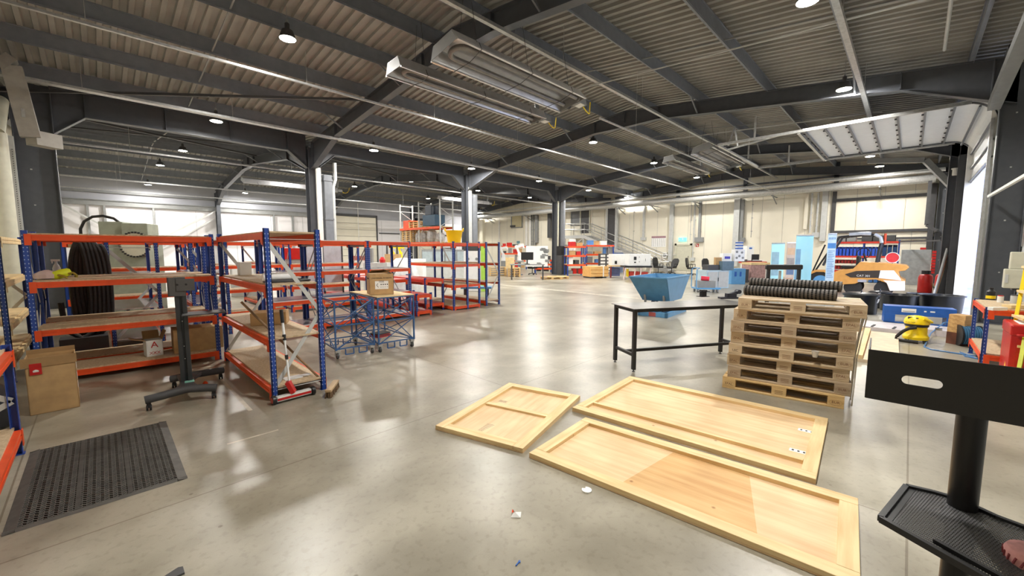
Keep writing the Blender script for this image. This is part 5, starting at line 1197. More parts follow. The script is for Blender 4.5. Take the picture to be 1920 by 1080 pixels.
# stacked timber blocks with small cartons
q = at(1797, 645); t = thing('brown_crate', 'dark brown wooden crate under the small pale blocks at the right', 'crate', (q.x, q.y, 0), FACE+.2)
MB().box(-.12, .12, -.12, .12, 0, .22).obj('crate', mat('dark_brown_wood', (112, 66, 48), .6, 0, .2), t, bevel=.004)
zz = .22
for k, (hh, lb) in enumerate(((.09, 'lowest'), (.075, 'second'), (.075, 'third'), (.09, 'topmost'))):
    b = MB().box(-.115+.004*k, .115+.004*k, -.12, .12, 0, hh-.001).obj('timber_block', wood('block_wood', (214, 176, 118), (182, 140, 88), 0), bevel=.004); b.location = (q.x, q.y, zz); b.rotation_euler = (0, 0, FACE+.2+.03*(k % 2))
    tag(b, lb + ' of the pale timber blocks stacked on the brown crate by the blue frame', 'timber block', 'stacked timber blocks'); zz += hh
# black bins row
def bin_(label, px0, px1, yt, depth_, lid=False, lab=False, hh=.72):
    c = dep((px0+px1)/2, 560, depth_); r = (px1-px0)/2/CF*depth_; zt = dep(0, yt, depth_).z
    t = thing('round_bin', label, 'bin', (c.x, c.y, 0), 0, 'row of black round bins')
    MB().lathe([(r*.88, 0), (r*.89, .01), (r*.95, zt-.03), (r*1.02, zt-.03), (r*1.03, zt), (r*.96, zt), (r*.9, zt-.06)]+([] if lid else [(r*.76, .04), (0, .04)]), 30, cap=False).obj('tub', M_BIN, t, smooth=True)
    if lid: MB().lathe([(r*1.04, zt-.03), (r*1.05, zt+.01), (r*.8, zt+.05), (0, zt+.07)], 30, cap=False).obj('lid', M_BIN, t, smooth=True); m = MB(); m.tube([(-.1, 0, zt+.06), (-.06, 0, zt+.1), (.06, 0, zt+.1), (.1, 0, zt+.06)], .015, 8); m.obj('lid_handle', M_BIN, t, smooth=True)
    if lab:
        m = MB(); a0 = FACE-PI/2+.4
        for i in range(5):
            a, b = a0+.1*i, a0+.1*(i+1); R_ = r*.90
            m.quad((R_*math.cos(a), R_*math.sin(a), zt*.5), (R_*math.cos(b), R_*math.sin(b), zt*.5), ((R_+.03)*math.cos(b), (R_+.03)*math.sin(b), zt*.82), ((R_+.03)*math.cos(a), (R_+.03)*math.sin(a), zt*.82))
        m.obj('white_label', M_PAPER, t)
bin_('black lidded bin with a white recycling label just right of the pallets', 1588, 1641, 552, 11.2, True, True)
bin_('black bin with a raised lid behind the labelled one', 1632, 1666, 549, 12.2, True)
bin_('wide black tub left of the three open tubs behind the blue frame', 1656, 1712, 552, 11.6)
bin_('middle black tub behind the blue frame', 1706, 1744, 550, 12.0)
bin_('wide black tub next to the daylight of the door', 1733, 1796, 553, 11.4)
# shiny planks with clips and lids on the floor behind the vacuum
q0 = at(1610, 688); q1 = at(1660, 625)
t = thing('crate_lid', 'framed plywood lid lying behind the pallet stack, left of the yellow vacuum', 'crate lid', (8.2, .62, 0), .02)
MB().box(0, 3.0, -.62, .4, 0, .05).obj('plywood_sheet', mat('pale_ply', (226, 206, 178), .6, 0, .08), t); MB().box(0, 3.0, -.2, -.1, .05, .11).box(0, .1, -.1, .4, .05, .11).box(2.9, 3.0, -.1, .4, .05, .11).obj('batten', wood('pine_x', (236, 204, 148), (205, 166, 108), 0), t)
t = thing('pale_sheets', 'pale grey sheets with dark square clips lying on the floor behind the vacuum', 'sheets', (11.7, .75, 0), -.1)
MB().box(0, 1.0, -.75, 0, 0, .07).box(.2, .9, -1.6, -.82, 0, .12).obj('sheet', mat('pale_lilac_sheet', (206, 198, 200), .4), t)
for x in (.04, .16, .28):
    for y in (-.28, -.62): MB().box(x, x+.08, y, y+.04, .07, .085).obj('clip', M_DGREY, t)
for y in (-1.0, -1.3): MB().box(.2, .3, y, y+.1, .12, .16).obj('clip', M_CHROME, t)
# cable reel, blue hose, cable
t = thing('cable_reel', 'reel of dark blue hose on its side by the orange workbench leg', 'reel', (11.0, -.98, 0), .3)
m = MB(); m.cyl((0, .0, .19), (0, .24, .19), .16, 22); m.obj('blue_hose_coil', mat('coil_blue', (46, 92, 128), .5, 0, .2), t, smooth=True)
m = MB()
for k in range(8): 
    y = .01+k*.03; m.tube([(.165*math.cos(a*PI/8), y, .19+.165*math.sin(a*PI/8)) for a in range(16)], .012, 6, closed=True)
m.obj('hose_turn', mat('coil_blue2', (62, 112, 150), .4), t, smooth=True); MB().cyl((0, -.02, .19), (0, 0, .19), .19, 24).cyl((0, .25, .19), (0, .27, .19), .19, 24).obj('flange', M_BLACK, t)
pts = [at(1793, 603, .25), at(1770, 605, .22), at(1745, 625, .08), at(1733, 650, .01), at(1745, 655, .01), at(1790, 662, .01), at(1835, 668, .01), at(1850, 676, .01), at(1810, 668, .01), at(1800, 660, .01), at(1830, 672, .01)]
tag(MB().tube(pts, .012, 8).obj('blue_air_hose', mat('hose_blue', (72, 122, 176), .4), smooth=True), 'thin blue air hose looping from the crate across the floor to the bench', 'hose')
# bench rack at right with things
t = yrack('short orange and blue bench rack by the red tool cabinet at the right', 8.75, -1.66, 0, 1.5, .84, .93, [.25, .90], mbeam=M_ORANGE, ends=(), endbeam=True)
m = MB(); m.box(0.02, .03, .06, .3, .3, .85); m.obj('yellow_panel', M_YEL, t)
c = [(9.95, -1.1), (9.98, -1.25), (10.1, -1.33), (10.25, -1.45), (9.9, -1.5)]
def bottle(name, label, x, y, z, r, h, m1, m2, neck=True):
    t = thing(name, label, 'bottle', (x, y, z)); MB().lathe([(r, 0), (r, h*.68), (r*.45, h*.82), (r*.45, h*.88)] if neck else [(r, 0), (r, h*.88)], 16).obj('body', m1, t, smooth=True); MB().lathe([(r*.5 if neck else r*.9, h*.88), (r*.5 if neck else r*.9, h)], 14).obj('cap', m2, t, smooth=True)
ZB = .92
q = at(1857, 562, ZB); bottle('glue_bottle', 'black bottle with a yellow and white label on the right bench', q.x, q.y, ZB, .055, .2, M_BLACK, M_BLACK)
tag(MB().lathe([(.0565, .02), (.0565, .07)], 16, cap=False).obj('label_band', M_YEL), 'yellow label band of the black bottle on the right bench', 'label').location = (q.x, q.y, ZB)
q = at(1874, 570, ZB); bottle('plastic_bottle', 'small white and red plastic bottle on the right bench', 9.85, -1.06, ZB, .035, .11, M_WHITE, M_RED, False)
q = at(1884, 574, ZB); bottle('plastic_jar', 'white plastic jar with a dark lid on the right bench', 9.84, -1.2, ZB, .045, .13, M_LGREY, M_DGREY, False)
q = at(1870, 582, ZB); carton('flat white and red box on the right bench edge', (q.x, q.y), .2, .07, .045, FACE, M_WHITE, tape=False, z=ZB)
q = at(1900, 578, ZB); carton('flat pale box behind the ladder on the right bench', (q.x, q.y), .2, .12, .05, FACE, M_AMBER, tape=False, z=ZB)
# red tool cabinet
t = thing('tool_cabinet', 'red metal tool cabinet behind the yellow ladder at the right', 'cabinet', (8.0, -1.70, 0), 0)
m = MB(); m.box(0, .62, 0, .72, .05, .66); m.obj('body', M_RED, t, bevel=.008)
MB().box(-.01, .63, -.01, .73, .66, .80).obj('lid', M_RED, t, bevel=.02); MB().tube([(-.03, .05, .68), (-.05, .06, .68), (-.05, .66, .68), (-.03, .67, .68)], .014, 8).obj('handle', M_RED, t, smooth=True)
for k in range(3): MB().box(-.008, 0, .05, .67, .1+k*.18, .26+k*.18).obj('drawer', M_RED, t)
MB().box(.1, .5, .35, .65, .80, .806).obj('paper', M_PAPER, t)
MB().cyl((-.012, .36, .6), (-.006, .36, .6), .018, 12).obj('lock', M_LGREY, t)
# yellow ladder
t = thing('step_ladder', 'yellow fibreglass stepladder leaning at the right edge of the view', 'ladder', (0, 0, 0))
pb0, pb1 = at(1884, 690, .0), at(1908, 690, .0)
b0 = Vector((6.75, -.98, 0)); b1 = Vector((7.0, -1.3, 0))
b0 = dep(1884, 690, 5.2); b0 = Vector((b0.x, b0.y, .0)); b1 = dep(1908, 690, 4.9); b1 = Vector((b1.x, b1.y, .0))
t0 = dep(1932, 462, 5.7); t1 = dep(1950, 500, 5.3); t1.z = t0.z
m = MB(); m.bar(b0, t0, .03, .075).obj if 0 else None
m.bar(b0, t0, .035, .08); m.obj('stile', M_YEL, t); m = MB(); m.bar(b1, t1, .035, .08); m.obj('stile', mat('lime_yellow', (222, 226, 30), .4), t)
for k in (.12, .3, .48, .66, .84): MB().bar(b0.lerp(t0, k), b1.lerp(t1, k), .09, .03).obj('tread', M_AMBER, t)
# electrical box and red bins on the near right wall
q0 = onx(1876, 478, 12.6)
t = thing('electrical_box', 'beige electrical distribution box on the right wall above the bench', 'electrical box', (12.0, -1.52, 1.02), 0)
MB().box(0, .14, -.24, .16, .36, .68).box(-.06, .12, -.26, .22, 0, .36).obj('body', M_BEIGE, t, bevel=.015); MB().box(-.07, -.06, .17, .21, .1, .26).box(-.065, -.06, -.02, -.012, .02, .34).obj('latch', M_LGREY, t); MB().box(0, .2, -.2, .1, -.04, 0).obj('cable_gland', M_DGREY, t)
MB().cyl((.05, .0, .68), (.05, .0, 3.2), .02, 8).obj('conduit', M_LGREY, t)
q = onx(1908, 455, 12.3)
for k in range(6):
    b = MB(); b.box(0, .15, -.09, .0, 0, .005).box(0, .005, -.09, 0, 0, .06).box(.145, .15, -.09, 0, 0, .09).box(0, .15, -.09, -.085, 0, .08).box(0, .15, -.005, 0, 0, .08)
    o = b.obj('storage_bin', mat('bin_red', (224, 66, 44), .35)); o.location = (12.1, -1.56-.1*(k % 2), 1.86+.12*(k//2))
    tag(o, 'small red plastic bin, %s of the %s row on the right wall' % (('left', 'right')[k % 2], ('lowest', 'middle', 'upper')[k//2]), 'bin', 'red wall bins')
tag(MB().box(12.24, 12.27, -1.78, -1.5, 1.8, 3.2).obj('louvred_panel', M_GREY), 'grey louvred panel carrying red bins on the right wall', 'panel')
# gas cylinders
def cylinder(label, px, yb, s=1.0):
    c = at(px, yb); t = thing('gas_cylinder', label, 'gas cylinder', (c.x, c.y, 0), FACE, 'red gas cylinders')
    MB().lathe([(.2*s, 0), (.22*s, .04), (.22*s, .62*s), (.19*s, .72*s), (.1*s, .78*s), (.08*s, .80*s)], 22).obj('bottle', M_RED, t, smooth=True)
    m = MB(); m.lathe([(.14*s, .76*s), (.14*s, .9*s), (.13*s, .9*s), (.13*s, .78*s)], 18, cap=False); m.cyl((0, 0, .8*s), (0, 0, .9*s), .05*s, 10); m.obj('collar', M_BLACK, t)
cylinder('red gas cylinder with black collar, left of two by the far right post', 1733, 549)
cylinder('red gas cylinder, right of the pair by the leaning planks', 1764, 546, .95)
q = at(1743, 551); t = thing('bucket', 'low black bucket with yellow-green contents between the gas cylinders', 'bucket', (q.x+.6, q.y-.35, 0)); MB().lathe([(.2, 0), (.27, .26), (.25, .26), (.18, .02)], 20).obj('bucket', M_BLACK, t, smooth=True); MB().lathe([(.24, .24), (.15, .36), (.05, .4), (0, .4)], 9).obj('contents', M_GREEN, t)
for k, (a, b, m_, lb) in enumerate(((at(1760, 560), onx(1800, 445, 22.2), M_LGREY, 'grey board leaning against the slate post by the gas cylinders'), (at(1778, 562), onx(1792, 455, 22.0), mat('red_brown_board', (170, 112, 96), .6), 'reddish board leaning against the slate post'), (at(1793, 562), onx(1806, 470, 21.5), M_AMBER, 'pale plank leaning against the slate post'))):
    a = Vector((20.9+.45*k, -.70-.03*k, 0)); b = Vector((22.25, -.98-.0*k, 1.75-.2*k)) if k < 1 else Vector((22.3+.18*k, -1.0, 1.75-.2*k)); tag(MB().bar(a, b, .04, .16).obj('leaning_plank', m_), lb, 'plank', 'planks leaning by the post')
# grey metal cabinet with red bin strip
c = at(1725, 535); t = thing('metal_cabinet', 'grey sheet metal cabinet next to the blue bin rack', 'cabinet', (28.2, -.75, 0), 0)
MB().box(0, .6, 0, 1.05, 0, 1.75).obj('body', mat('zinc_sheet', (168, 174, 178), .35, .4, .1), t, bevel=.01)
m = MB()
for k in range(8): m.box(-.06, .02, -.16, -.02, .6+k*.14, .71+k*.14)
m.obj('red_bin_strip', M_RED, t); MB().box(.05, .3, .2, .4, 1.75, 1.85).obj('red_box', M_RED, t)
# blue bin racks against the far wall
RX = 28.6
t = thing('bin_rack', 'long red and blue bin rack against the far wall, behind the yellow loader', 'rack', (RX, 0, 0)); Ya, Yb = .42, 3.15
for y in (Ya, Yb, (Ya+Yb)/2): 
    for x in (0, .6): MB().box(x, x+.06, y-.03, y+.03, 0, 2.25).obj('upright', M_BLUE, t)
for z in (.62, 1.42, 2.18): MB().box(-.02, .02, Ya, Yb, z-.10, z).box(.6, .64, Ya, Yb, z-.1, z).box(0, .6, Ya, Yb, z-.02, z).obj('beam', M_REDP, t)
def bins(n, y0, y1, z, h, mt, label, grp, d=.5, cat='bin', name='storage_bin', x=RX-.02):
    w = (y1-y0)/n
    for k in range(n):
        hh = h
        b = MB(); a, c = .012, w-.012
        b.box(0, d, a, a+.01, 0, hh).box(0, d, c-.01, c, 0, hh).box(0, .01, a, c, 0, hh*.8).box(d-.01, d, a, c, 0, hh).box(0, d, a, c, 0, .01).box(-.01, 0, a+.02, c-.02, hh*.25, hh*.5)
        o = b.obj(name, mt); o.location = (x, y0+k*w, z)
        pos = 'leftmost' if k == n-1 else 'rightmost' if k == 0 else ordn(n-k-1)+' from the left'
        tag(o, label + ', ' + pos, cat, grp)
bins(13, 1.15, 3.1, 1.42, .48, mat('bin_blue', (48, 92, 214), .35), 'bright blue bin on the shelf of the bin rack', 'bright blue bins on the bin rack')
bins(3, .46, 1.05, 1.42, .58, mat('bin_darkblue', (34, 66, 112), .35), 'dark blue tall bin at the right of the bin rack', 'dark blue bins on the bin rack')
bins(8, 2.0, 3.1, .68, .2, mat('bin_maroon', (150, 30, 26), .35), 'small dark red bin, lower row of bin rack', 'small red bins, lower row')
bins(8, 2.0, 3.1, 1.0, .2, mat('bin_maroon', (150, 30, 26), .35), 'small dark red bin, upper row of bin rack', 'small red bins, upper row')
bins(6, .5, 1.3, .68, .28, mat('bin_redbrown', (196, 92, 66), .4), 'red-brown part bin behind the red round disc', 'red-brown bins on the bin rack')
bins(5, .5, 1.5, 0.02, .45, mat('bin_blue2', (56, 104, 166), .35), 'blue crate on the floor under the bin rack', 'blue crates under the bin rack')
bins(2, 2.1, 2.95, 2.18, .32, M_GREY, 'grey lidded crate on top of the bin rack, left pair', 'grey crates on the bin rack, left')
bins(3, .55, 1.9, 2.18, .32, M_DGREY, 'dark grey crate on top of the bin rack, right three', 'grey crates on the bin rack, right')
# ================================================================ COMPACT LOADER
t = thing('compact_loader', 'yellow compact loader machine with a black roll bar and dark side panel', 'vehicle', (20.6, 1.0, 0), -PI/2)
# local: +x to image right (world -Y), y away (world +X)
YW = 1.3
sil = [(-1.25, .45), (-1.2, .80), (-.95, .95), (-.55, 1.0), (-.35, 1.28), (.35, 1.26), (.95, 1.18), (1.02, 1.10), (.92, .98), (.75, .95), (.8, .72), (.95, .62), (.95, .25), (.55, .22), (.45, .5), (.15, .62), (-.2, .58), (-.45, .42), (-.9, .36)]
MB().prism(sil, 0, YW).obj('body', M_CATY, t, bevel=.02)
MB().prism([(-.78, .78), (-.45, .92), (.25, .97), (.22, .68), (-.6, .66)], -.012, .0).obj('side_panel', mat('panel_dark', (64, 56, 52), .3), t)
MB().prism([(.22, .68), (.25, .97), (.62, .98), (.80, .72), (.84, .62)], -.014, .0).obj('rear_cover', M_MACH, t)
MB().prism([(.35, .60), (.94, .60), (.96, .26), (.56, .22), (.46, .5)], -.012, .0).obj('white_rear_panel', M_MACH, t)
text('lettering', 'CAT 301', .11, M_WHITE, t, (-.22, -.016, .74), FR)
MB().box(-.38, -.12, -.014, 0, .5, .6).obj('plate', mat('grey_plate', (176, 176, 184), .4), t)
m = MB()
for x in (-.62, .28):
    for y in (.08, YW-.3): m.cyl((x+.1, y, .28), (x+.1, y+.24, .28), .28, 24)
m.obj('wheel', M_RUB, t, smooth=True)
m = MB()
for y in (.12, YW-.12): m.tube([(.12, y, 1.22), (.16, y, 1.7), (.22, y, 2.05), (.12, y, 2.24), (-.1, y, 2.32)], .055, 10); m.tube([(-.1, y, 2.32), (-.6, y, 2.3), (-1.05, y, 2.24)], .04, 8); m.tube([(-1.05, y, 2.24), (-1.3, y, 1.7), (-1.5, y, 1.1)], .045, 8)
for x, z in ((-.1, 2.32), (-.45, 2.3), (-.8, 2.28), (-1.05, 2.24)): m.tube([(x, .12, z), (x, YW-.12, z)], .03, 8)
m.obj('roll_bar', mat('roll_bar_black', (44, 46, 52), .35), t, smooth=True)
m = MB(); m.tube([(-.1, .1, 2.35), (-.4, .12, 2.36), (-.75, .12, 2.34)], .07, 10); m.tube([(.0, .08, 2.33), (.17, .08, 2.2), (.22, .08, 2.0)], .058, 10); m.obj('plastic_wrap', mat('wrap_clear', (214, 220, 228), .2), t, smooth=True)
m = MB(); m.box(-.95, -.5, .35, .9, .98, 1.12); m.box(-.5, -.38, .35, .9, 1.05, 1.5); m.obj('seat', M_BLACK, t, bevel=.03)
m = MB(); m.tube([(-.2, .5, 1.3), (-.3, .5, 1.6)], .03, 8); m.tube([(-.3+.2*math.cos(a*PI/8), .5, 1.6+.2*math.sin(a*PI/8)) for a in range(16)], .018, 6, closed=True); m.obj('steering_wheel', M_BLACK, t, smooth=True)
m = MB(); m.tube([(.55, .2, 1.2), (.58, .1, 1.38)], .015, 6); m.obj('mirror_arm', M_BLACK, t)
m = MB(); m.lathe([(.0, -.02), (.17, -.02), (.2, 0), (.2, .03), (0, .035)], 26, T=Matrix.Translation((.55, .05, 1.45)) @ Matrix.Rotation(PI/2, 4, 'X')); m.obj('round_red_light', mat('round_red', (230, 62, 66), .35), t, smooth=True)
MB().tube([(.55+.19*math.cos(a*PI/10), .018, 1.45+.19*math.sin(a*PI/10)) for a in range(20)], .014, 6, closed=True).obj('pale_ring', M_WHITE, t, smooth=True)
MB().cyl((.3, .2, 1.95), (.3, .2, 2.35), .04, 10).obj('orange_beacon', M_ORANGE, t)
m = MB(); m.cyl((-1.55, .1, .45), (-1.55, .4, .45), .42, 28); m.obj('front_wheel', M_RUB, t, smooth=True); MB().cyl((-1.55, .085, .45), (-1.55, .1, .45), .25, 24).obj('wheel_rim', M_LBLUE, t)
MB().prism([(-2.0, .75), (-1.75, .92), (-1.4, .92), (-1.2, .75), (-1.25, .7), (-1.45, .84), (-1.7, .84), (-1.95, .7)], .05, .45).obj('mudguard', M_CATY, t)
m = MB(); m.bar((-1.75, .25, .9), (-1.35, .25, 1.7), .08, .06); m.bar((-1.9, .3, .7), (-1.5, .3, 1.95), .05); m.obj('front_mast', M_BLACK, t)
# ================================================================ BANNERS
def banner(label, x0, x1, yt, yb, k, cols, extra=None):
    a, b = dep(x0, yt, k), dep(x1, yt, k); w = (b-a).length; h = a.z; c = (a+b)/2
    t = thing('roll_up_banner', label, 'banner', (c.x, c.y, 0), FACE, 'roll-up banners')
    MB().box(-w/2, w/2, 0, .012, .08, h).obj('sheet', cols, t); MB().box(-w/2-.02, w/2+.02, -.09, .1, 0, .08).obj('base', M_LGREY, t, bevel=.01)
    MB().box(-w/2, w/2, -.008, .02, h-.02, h+.015).obj('top_rail', M_GALV, t); MB().cyl((0, .04, .08), (0, .04, h), .012, 8).obj('pole', M_GREY, t)
    if extra: extra(t, w, h)
    return t
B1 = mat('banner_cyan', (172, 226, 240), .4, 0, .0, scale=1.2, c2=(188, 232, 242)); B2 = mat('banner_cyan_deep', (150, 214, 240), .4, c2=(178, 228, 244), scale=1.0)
def x1_(t, w, h): MB().box(-w*.45, w*.1, -.003, 0, h*.45, h*.85).box(-w*.45, w*.2, -.003, 0, h*.15, h*.25).obj('print', mat('banner_grey_blue', (150, 184, 204), .5), t)
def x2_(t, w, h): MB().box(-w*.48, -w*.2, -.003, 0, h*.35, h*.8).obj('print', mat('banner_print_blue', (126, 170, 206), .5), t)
def x3_(t, w, h):
    MB().box(-w*.48, w*.46, -.003, 0, h*.80, h*.87).obj('blue_band', mat('banner_band', (66, 134, 206), .5), t)
    m = MB()
    for k in range(16): m.box(-w*.4, w*.38-.03*(k % 3), -.004, -.002, h*(.40+.024*k), h*(.408+.024*k))
    for k in range(5): m.box(-w*.4+k*w*.17, -w*.4+k*w*.17+w*.1, -.004, -.002, h*.92, h*.95)
    m.obj('print', mat('banner_text_blue', (110, 156, 206), .5), t)
def x4_(t, w, h):
    for k, c in enumerate(((190, 150, 120), (90, 110, 140), (150, 140, 130), (206, 170, 130))): MB().box(-w*.4, w*.4, -.003, 0, h*(.2+k*.19), h*(.33+k*.19)).obj('picture', mat('banner_pic%d' % k, c, .5), t)
banner('pale blue banner with a washed picture, left of the blue ones', 1447.5, 1472, 456, 545, 13.5, B1, x1_)
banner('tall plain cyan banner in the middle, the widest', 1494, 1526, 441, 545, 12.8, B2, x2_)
banner('tall white and blue printed banner right of the cyan one', 1553.5, 1569.5, 438, 545, 12.4, mat('banner_pale', (198, 224, 244), .4), x3_)
banner('narrow brown banner with pictures behind the cyan one', 1476, 1493, 455, 545, 15.5, mat('banner_brown', (196, 176, 156), .5), x4_)
# padded trestle bar
c = dep(1470, 500, 9.5); t = thing('padded_trestle', 'black padded bar on two metal legs standing behind the rolled mats', 'trestle', (c.x, c.y, 0), FACE)
w = 68/CF*9.5; zt = c.z
MB().box(-w/2, w/2, -.05, .05, zt-.07, zt+.05).obj('padded_bar', M_BLACK, t, bevel=.03)
for s in (-1, 1): MB().box(s*w*.42-.03, s*w*.42+.03, -.03, .03, .02, zt-.07).box(s*w*.42-.06, s*w*.42+.06, -.25, .25, 0, .03).obj('leg', [M_BLACK], t)
MB().cyl((-.02, .1, 0), (-.02, .1, zt-.1), .03, 10).obj('centre_post', M_LGREY, t)
# ================================================================ FAR FIELD
def bx(name, label, cat, x0, x1, yt, yb, m, depth=.5, z=0, rz=None, group=None, bevel=.01, parts=None):
    b, w, h = fit(x0, x1, yt, yb, z); r = FACE if rz is None else rz
    t = thing(name, label, cat, (b.x, b.y, z), r, group)
    MB().box(-w/2, w/2, 0, depth, 0, h).obj('body', m, t, bevel=bevel)
    if parts: parts(t, w, h, depth)
    return t, w, h
def bxk(name, label, cat, x0, x1, yt, yb, k, m, depth=.5, rz=None, group=None, bevel=.01, parts=None, zb=None):
    c = dep((x0+x1)/2, yb, k); w = (x1-x0)/CF*k; h = (yb-yt)/CF*k; z = c.z if zb is None else zb
    t = thing(name, label, cat, (c.x, c.y, z), FACE if rz is None else rz, group)
    MB().box(-w/2, w/2, 0, depth, 0, h).obj('body', m, t, bevel=bevel)
    if parts: parts(t, w, h, depth)
    return t, w, h
def P(t, name, m, *bs, **k):
    mb = MB()
    for b in bs: mb.box(*b)
    return mb.obj(name, m, t, **k)
# control cabinets with trolley
def cab(t, w, h, d):
    P(t, 'door_panel', M_LGREY, (-w*.45, -.02, -.02, 0, h*.08, h*.92), (.02, w*.45, -.02, 0, h*.08, h*.92)); P(t, 'handle', M_DGREY, (-.01, .02, -.04, -.02, h*.4, h*.6)); P(t, 'slot', M_BBLUE, (w/2, w/2+.005, d*.2, d*.35, h*.55, h*.8), (w/2, w/2+.005, d*.6, d*.75, h*.55, h*.8), (w/2, w/2+.005, d*.6, d*.75, h*.1, h*.25)); P(t, 'foot', M_DGREY, (-w*.45, -w*.35, .05, .15, -.06, 0), (w*.35, w*.45, .05, .15, -.06, 0))
bx('control_cabinet', 'pale blue-grey machine control cabinet with double doors behind the hopper, on the right', 'cabinet', 1320, 1370, 507, 541, mat('cab_blue', (190, 214, 226), .4), .7, rz=FACE+.25, parts=cab)
bxk('plastic_crate', 'grey plastic crate on the left of the control cabinet top', 'crate', 1326, 1352, 497, 507, 18.3, M_DGREY, .4, zb=.818, rz=FACE+.25, group='crates on the control cabinet')
bxk('plastic_crate', 'blue-grey plastic crate on the right of the control cabinet top', 'crate', 1352, 1378, 490, 507, 18.3, mat('slate_blue', (96, 122, 140), .5), .4, zb=.818, rz=FACE+.25, group='crates on the control cabinet')
bxk('packing_carton', 'tan carton standing on the crates of the control cabinet', 'box', 1342, 1353, 483, 497, 18.4, M_CARD, .2, zb=1.06)
bxk('white_unit', 'white electrical unit with round knobs above the control cabinet', 'machine unit', 1377, 1396, 468, 490, 18.4, M_MACH, .3, zb=1.22, parts=lambda t, w, h, d: [MB().cyl((u*w, -.02, v*h), (u*w, 0, v*h), .05, 12).obj('knob', M_GREY, t) for u, v in ((-.3, .8), (.2, .75), (-.05, .45), (.3, .3), (-.3, .3))])
bxk('blue_striped_stack', 'stack of blue and white strips on top of the white unit', 'stack', 1383, 1393, 453, 468, 18.4, M_WHITE, .2, zb=1.755, parts=lambda t, w, h, d: P(t, 'blue_strip', M_BBLUE, *[(-w/2-.004, w/2+.004, -.004, d+.004, h*v, h*(v+.18)) for v in (.05, .4, .75)]))
bx('side_cabinet', 'light blue slotted cabinet right of the control cabinet', 'cabinet', 1371, 1397, 504, 533, M_LBLUE, .6, rz=FACE, parts=lambda t, w, h, d: P(t, 'slot', M_BBLUE, (-w*.3, -w*.15, -.006, 0, h*.5, h*.8), (.05, w*.2, -.006, 0, h*.5, h*.8)))
b, w, h = fit(1306, 1350, 522, 549); t = thing('hand_trolley', 'blue hand trolley with mesh sides carrying a red roll and long crate', 'trolley', (b.x, b.y, 0), FACE-.1)
P(t, 'deck', M_LBLUE, (-w/2, w/2, 0, .6, .14, .2)); P(t, 'crate', M_GREY, (-w*.4, w*.3, .05, .5, .2, .48)); 
m = MB(); m.tube([(-w/2, 0, .2), (-w/2, 0, .95), (-w/2+.1, 0, 1.0), (-w/2+.1, .6, 1.0), (-w/2, .6, .95), (-w/2, .6, .2)], .02, 8); m.obj('push_bar', M_LBLUE, t, smooth=True)
for x in (-w*.4, w*.4):
    for y in (.1, .5): MB().cyl((x-.03, y, .07), (x+.03, y, .07), .07, 14).obj('wheel', M_GREY, t)
MB().cyl((-w*.25, .2, .58), (0.05, .1, .56), .09, 16).obj('red_roll', mat('pinkish_red', (226, 50, 76), .5), t, smooth=True)
m = MB(); 
b, w, h = fit(1353, 1383, 455, 490, .9); t = thing('square_stand', 'dark square tube frame standing on the bench behind the control cabinet', 'frame', (b.x, b.y, .9), FACE)
P(t, 'frame', mat('frame_slate', (78, 82, 100), .4), (-w/2, -w/2+.05, 0, .05, 0, h), (w/2-.05, w/2, 0, .05, 0, h), (-w/2, w/2, 0, .05, h-.05, h), (-w/2, w/2, 0, .05, .3*h, .3*h+.04))
bb_ = b.copy(); t = thing('assembly_bench', 'long pale bench behind the control cabinet', 'bench', (b.x, b.y, 0), FACE); P(t, 'top', M_LGREY, (-1.3, 1.6, -.3, .5, .85, .9)); P(t, 'leg', M_GREY, (-1.2, -1.12, -.2, -.12, 0, .85), (1.5, 1.58, -.2, -.12, 0, .85))
b, w, h = fit(1322, 1342, 479, 507, .9); t = thing('computer_monitor', 'black monitor seen behind the crates of the control cabinet', 'monitor', (bb_.x-.9*math.cos(FACE), bb_.y-.9*math.sin(FACE), .9), FACE); P(t, 'screen', M_BLACK, (-.3, .3, 0, .04, .12, .48)); P(t, 'stand', M_BLACK, (-.03, .03, 0, .05, 0, .15), (-.1, .1, -.08, .1, 0, .02))
bxk('white_case', 'white plastic case with blue writing on the crates of the control cabinet', 'case', 1355, 1372, 475, 490, 18.5, M_PAPER, .3, zb=1.22, parts=lambda t, w, h, d: P(t, 'blue_mark', mat('violet_blue', (70, 70, 190), .5), (-w*.3, w*.3, -.005, 0, h*.3, h*.6)))
bx('air_unit', 'white upright cabinet with a blue badge behind the white unit', 'cabinet', 1398, 1411, 462, 520, M_MACH, .6, parts=lambda t, w, h, d: P(t, 'badge', M_BBLUE, (-w*.2, w*.2, -.01, 0, h*.9, h*.95)))
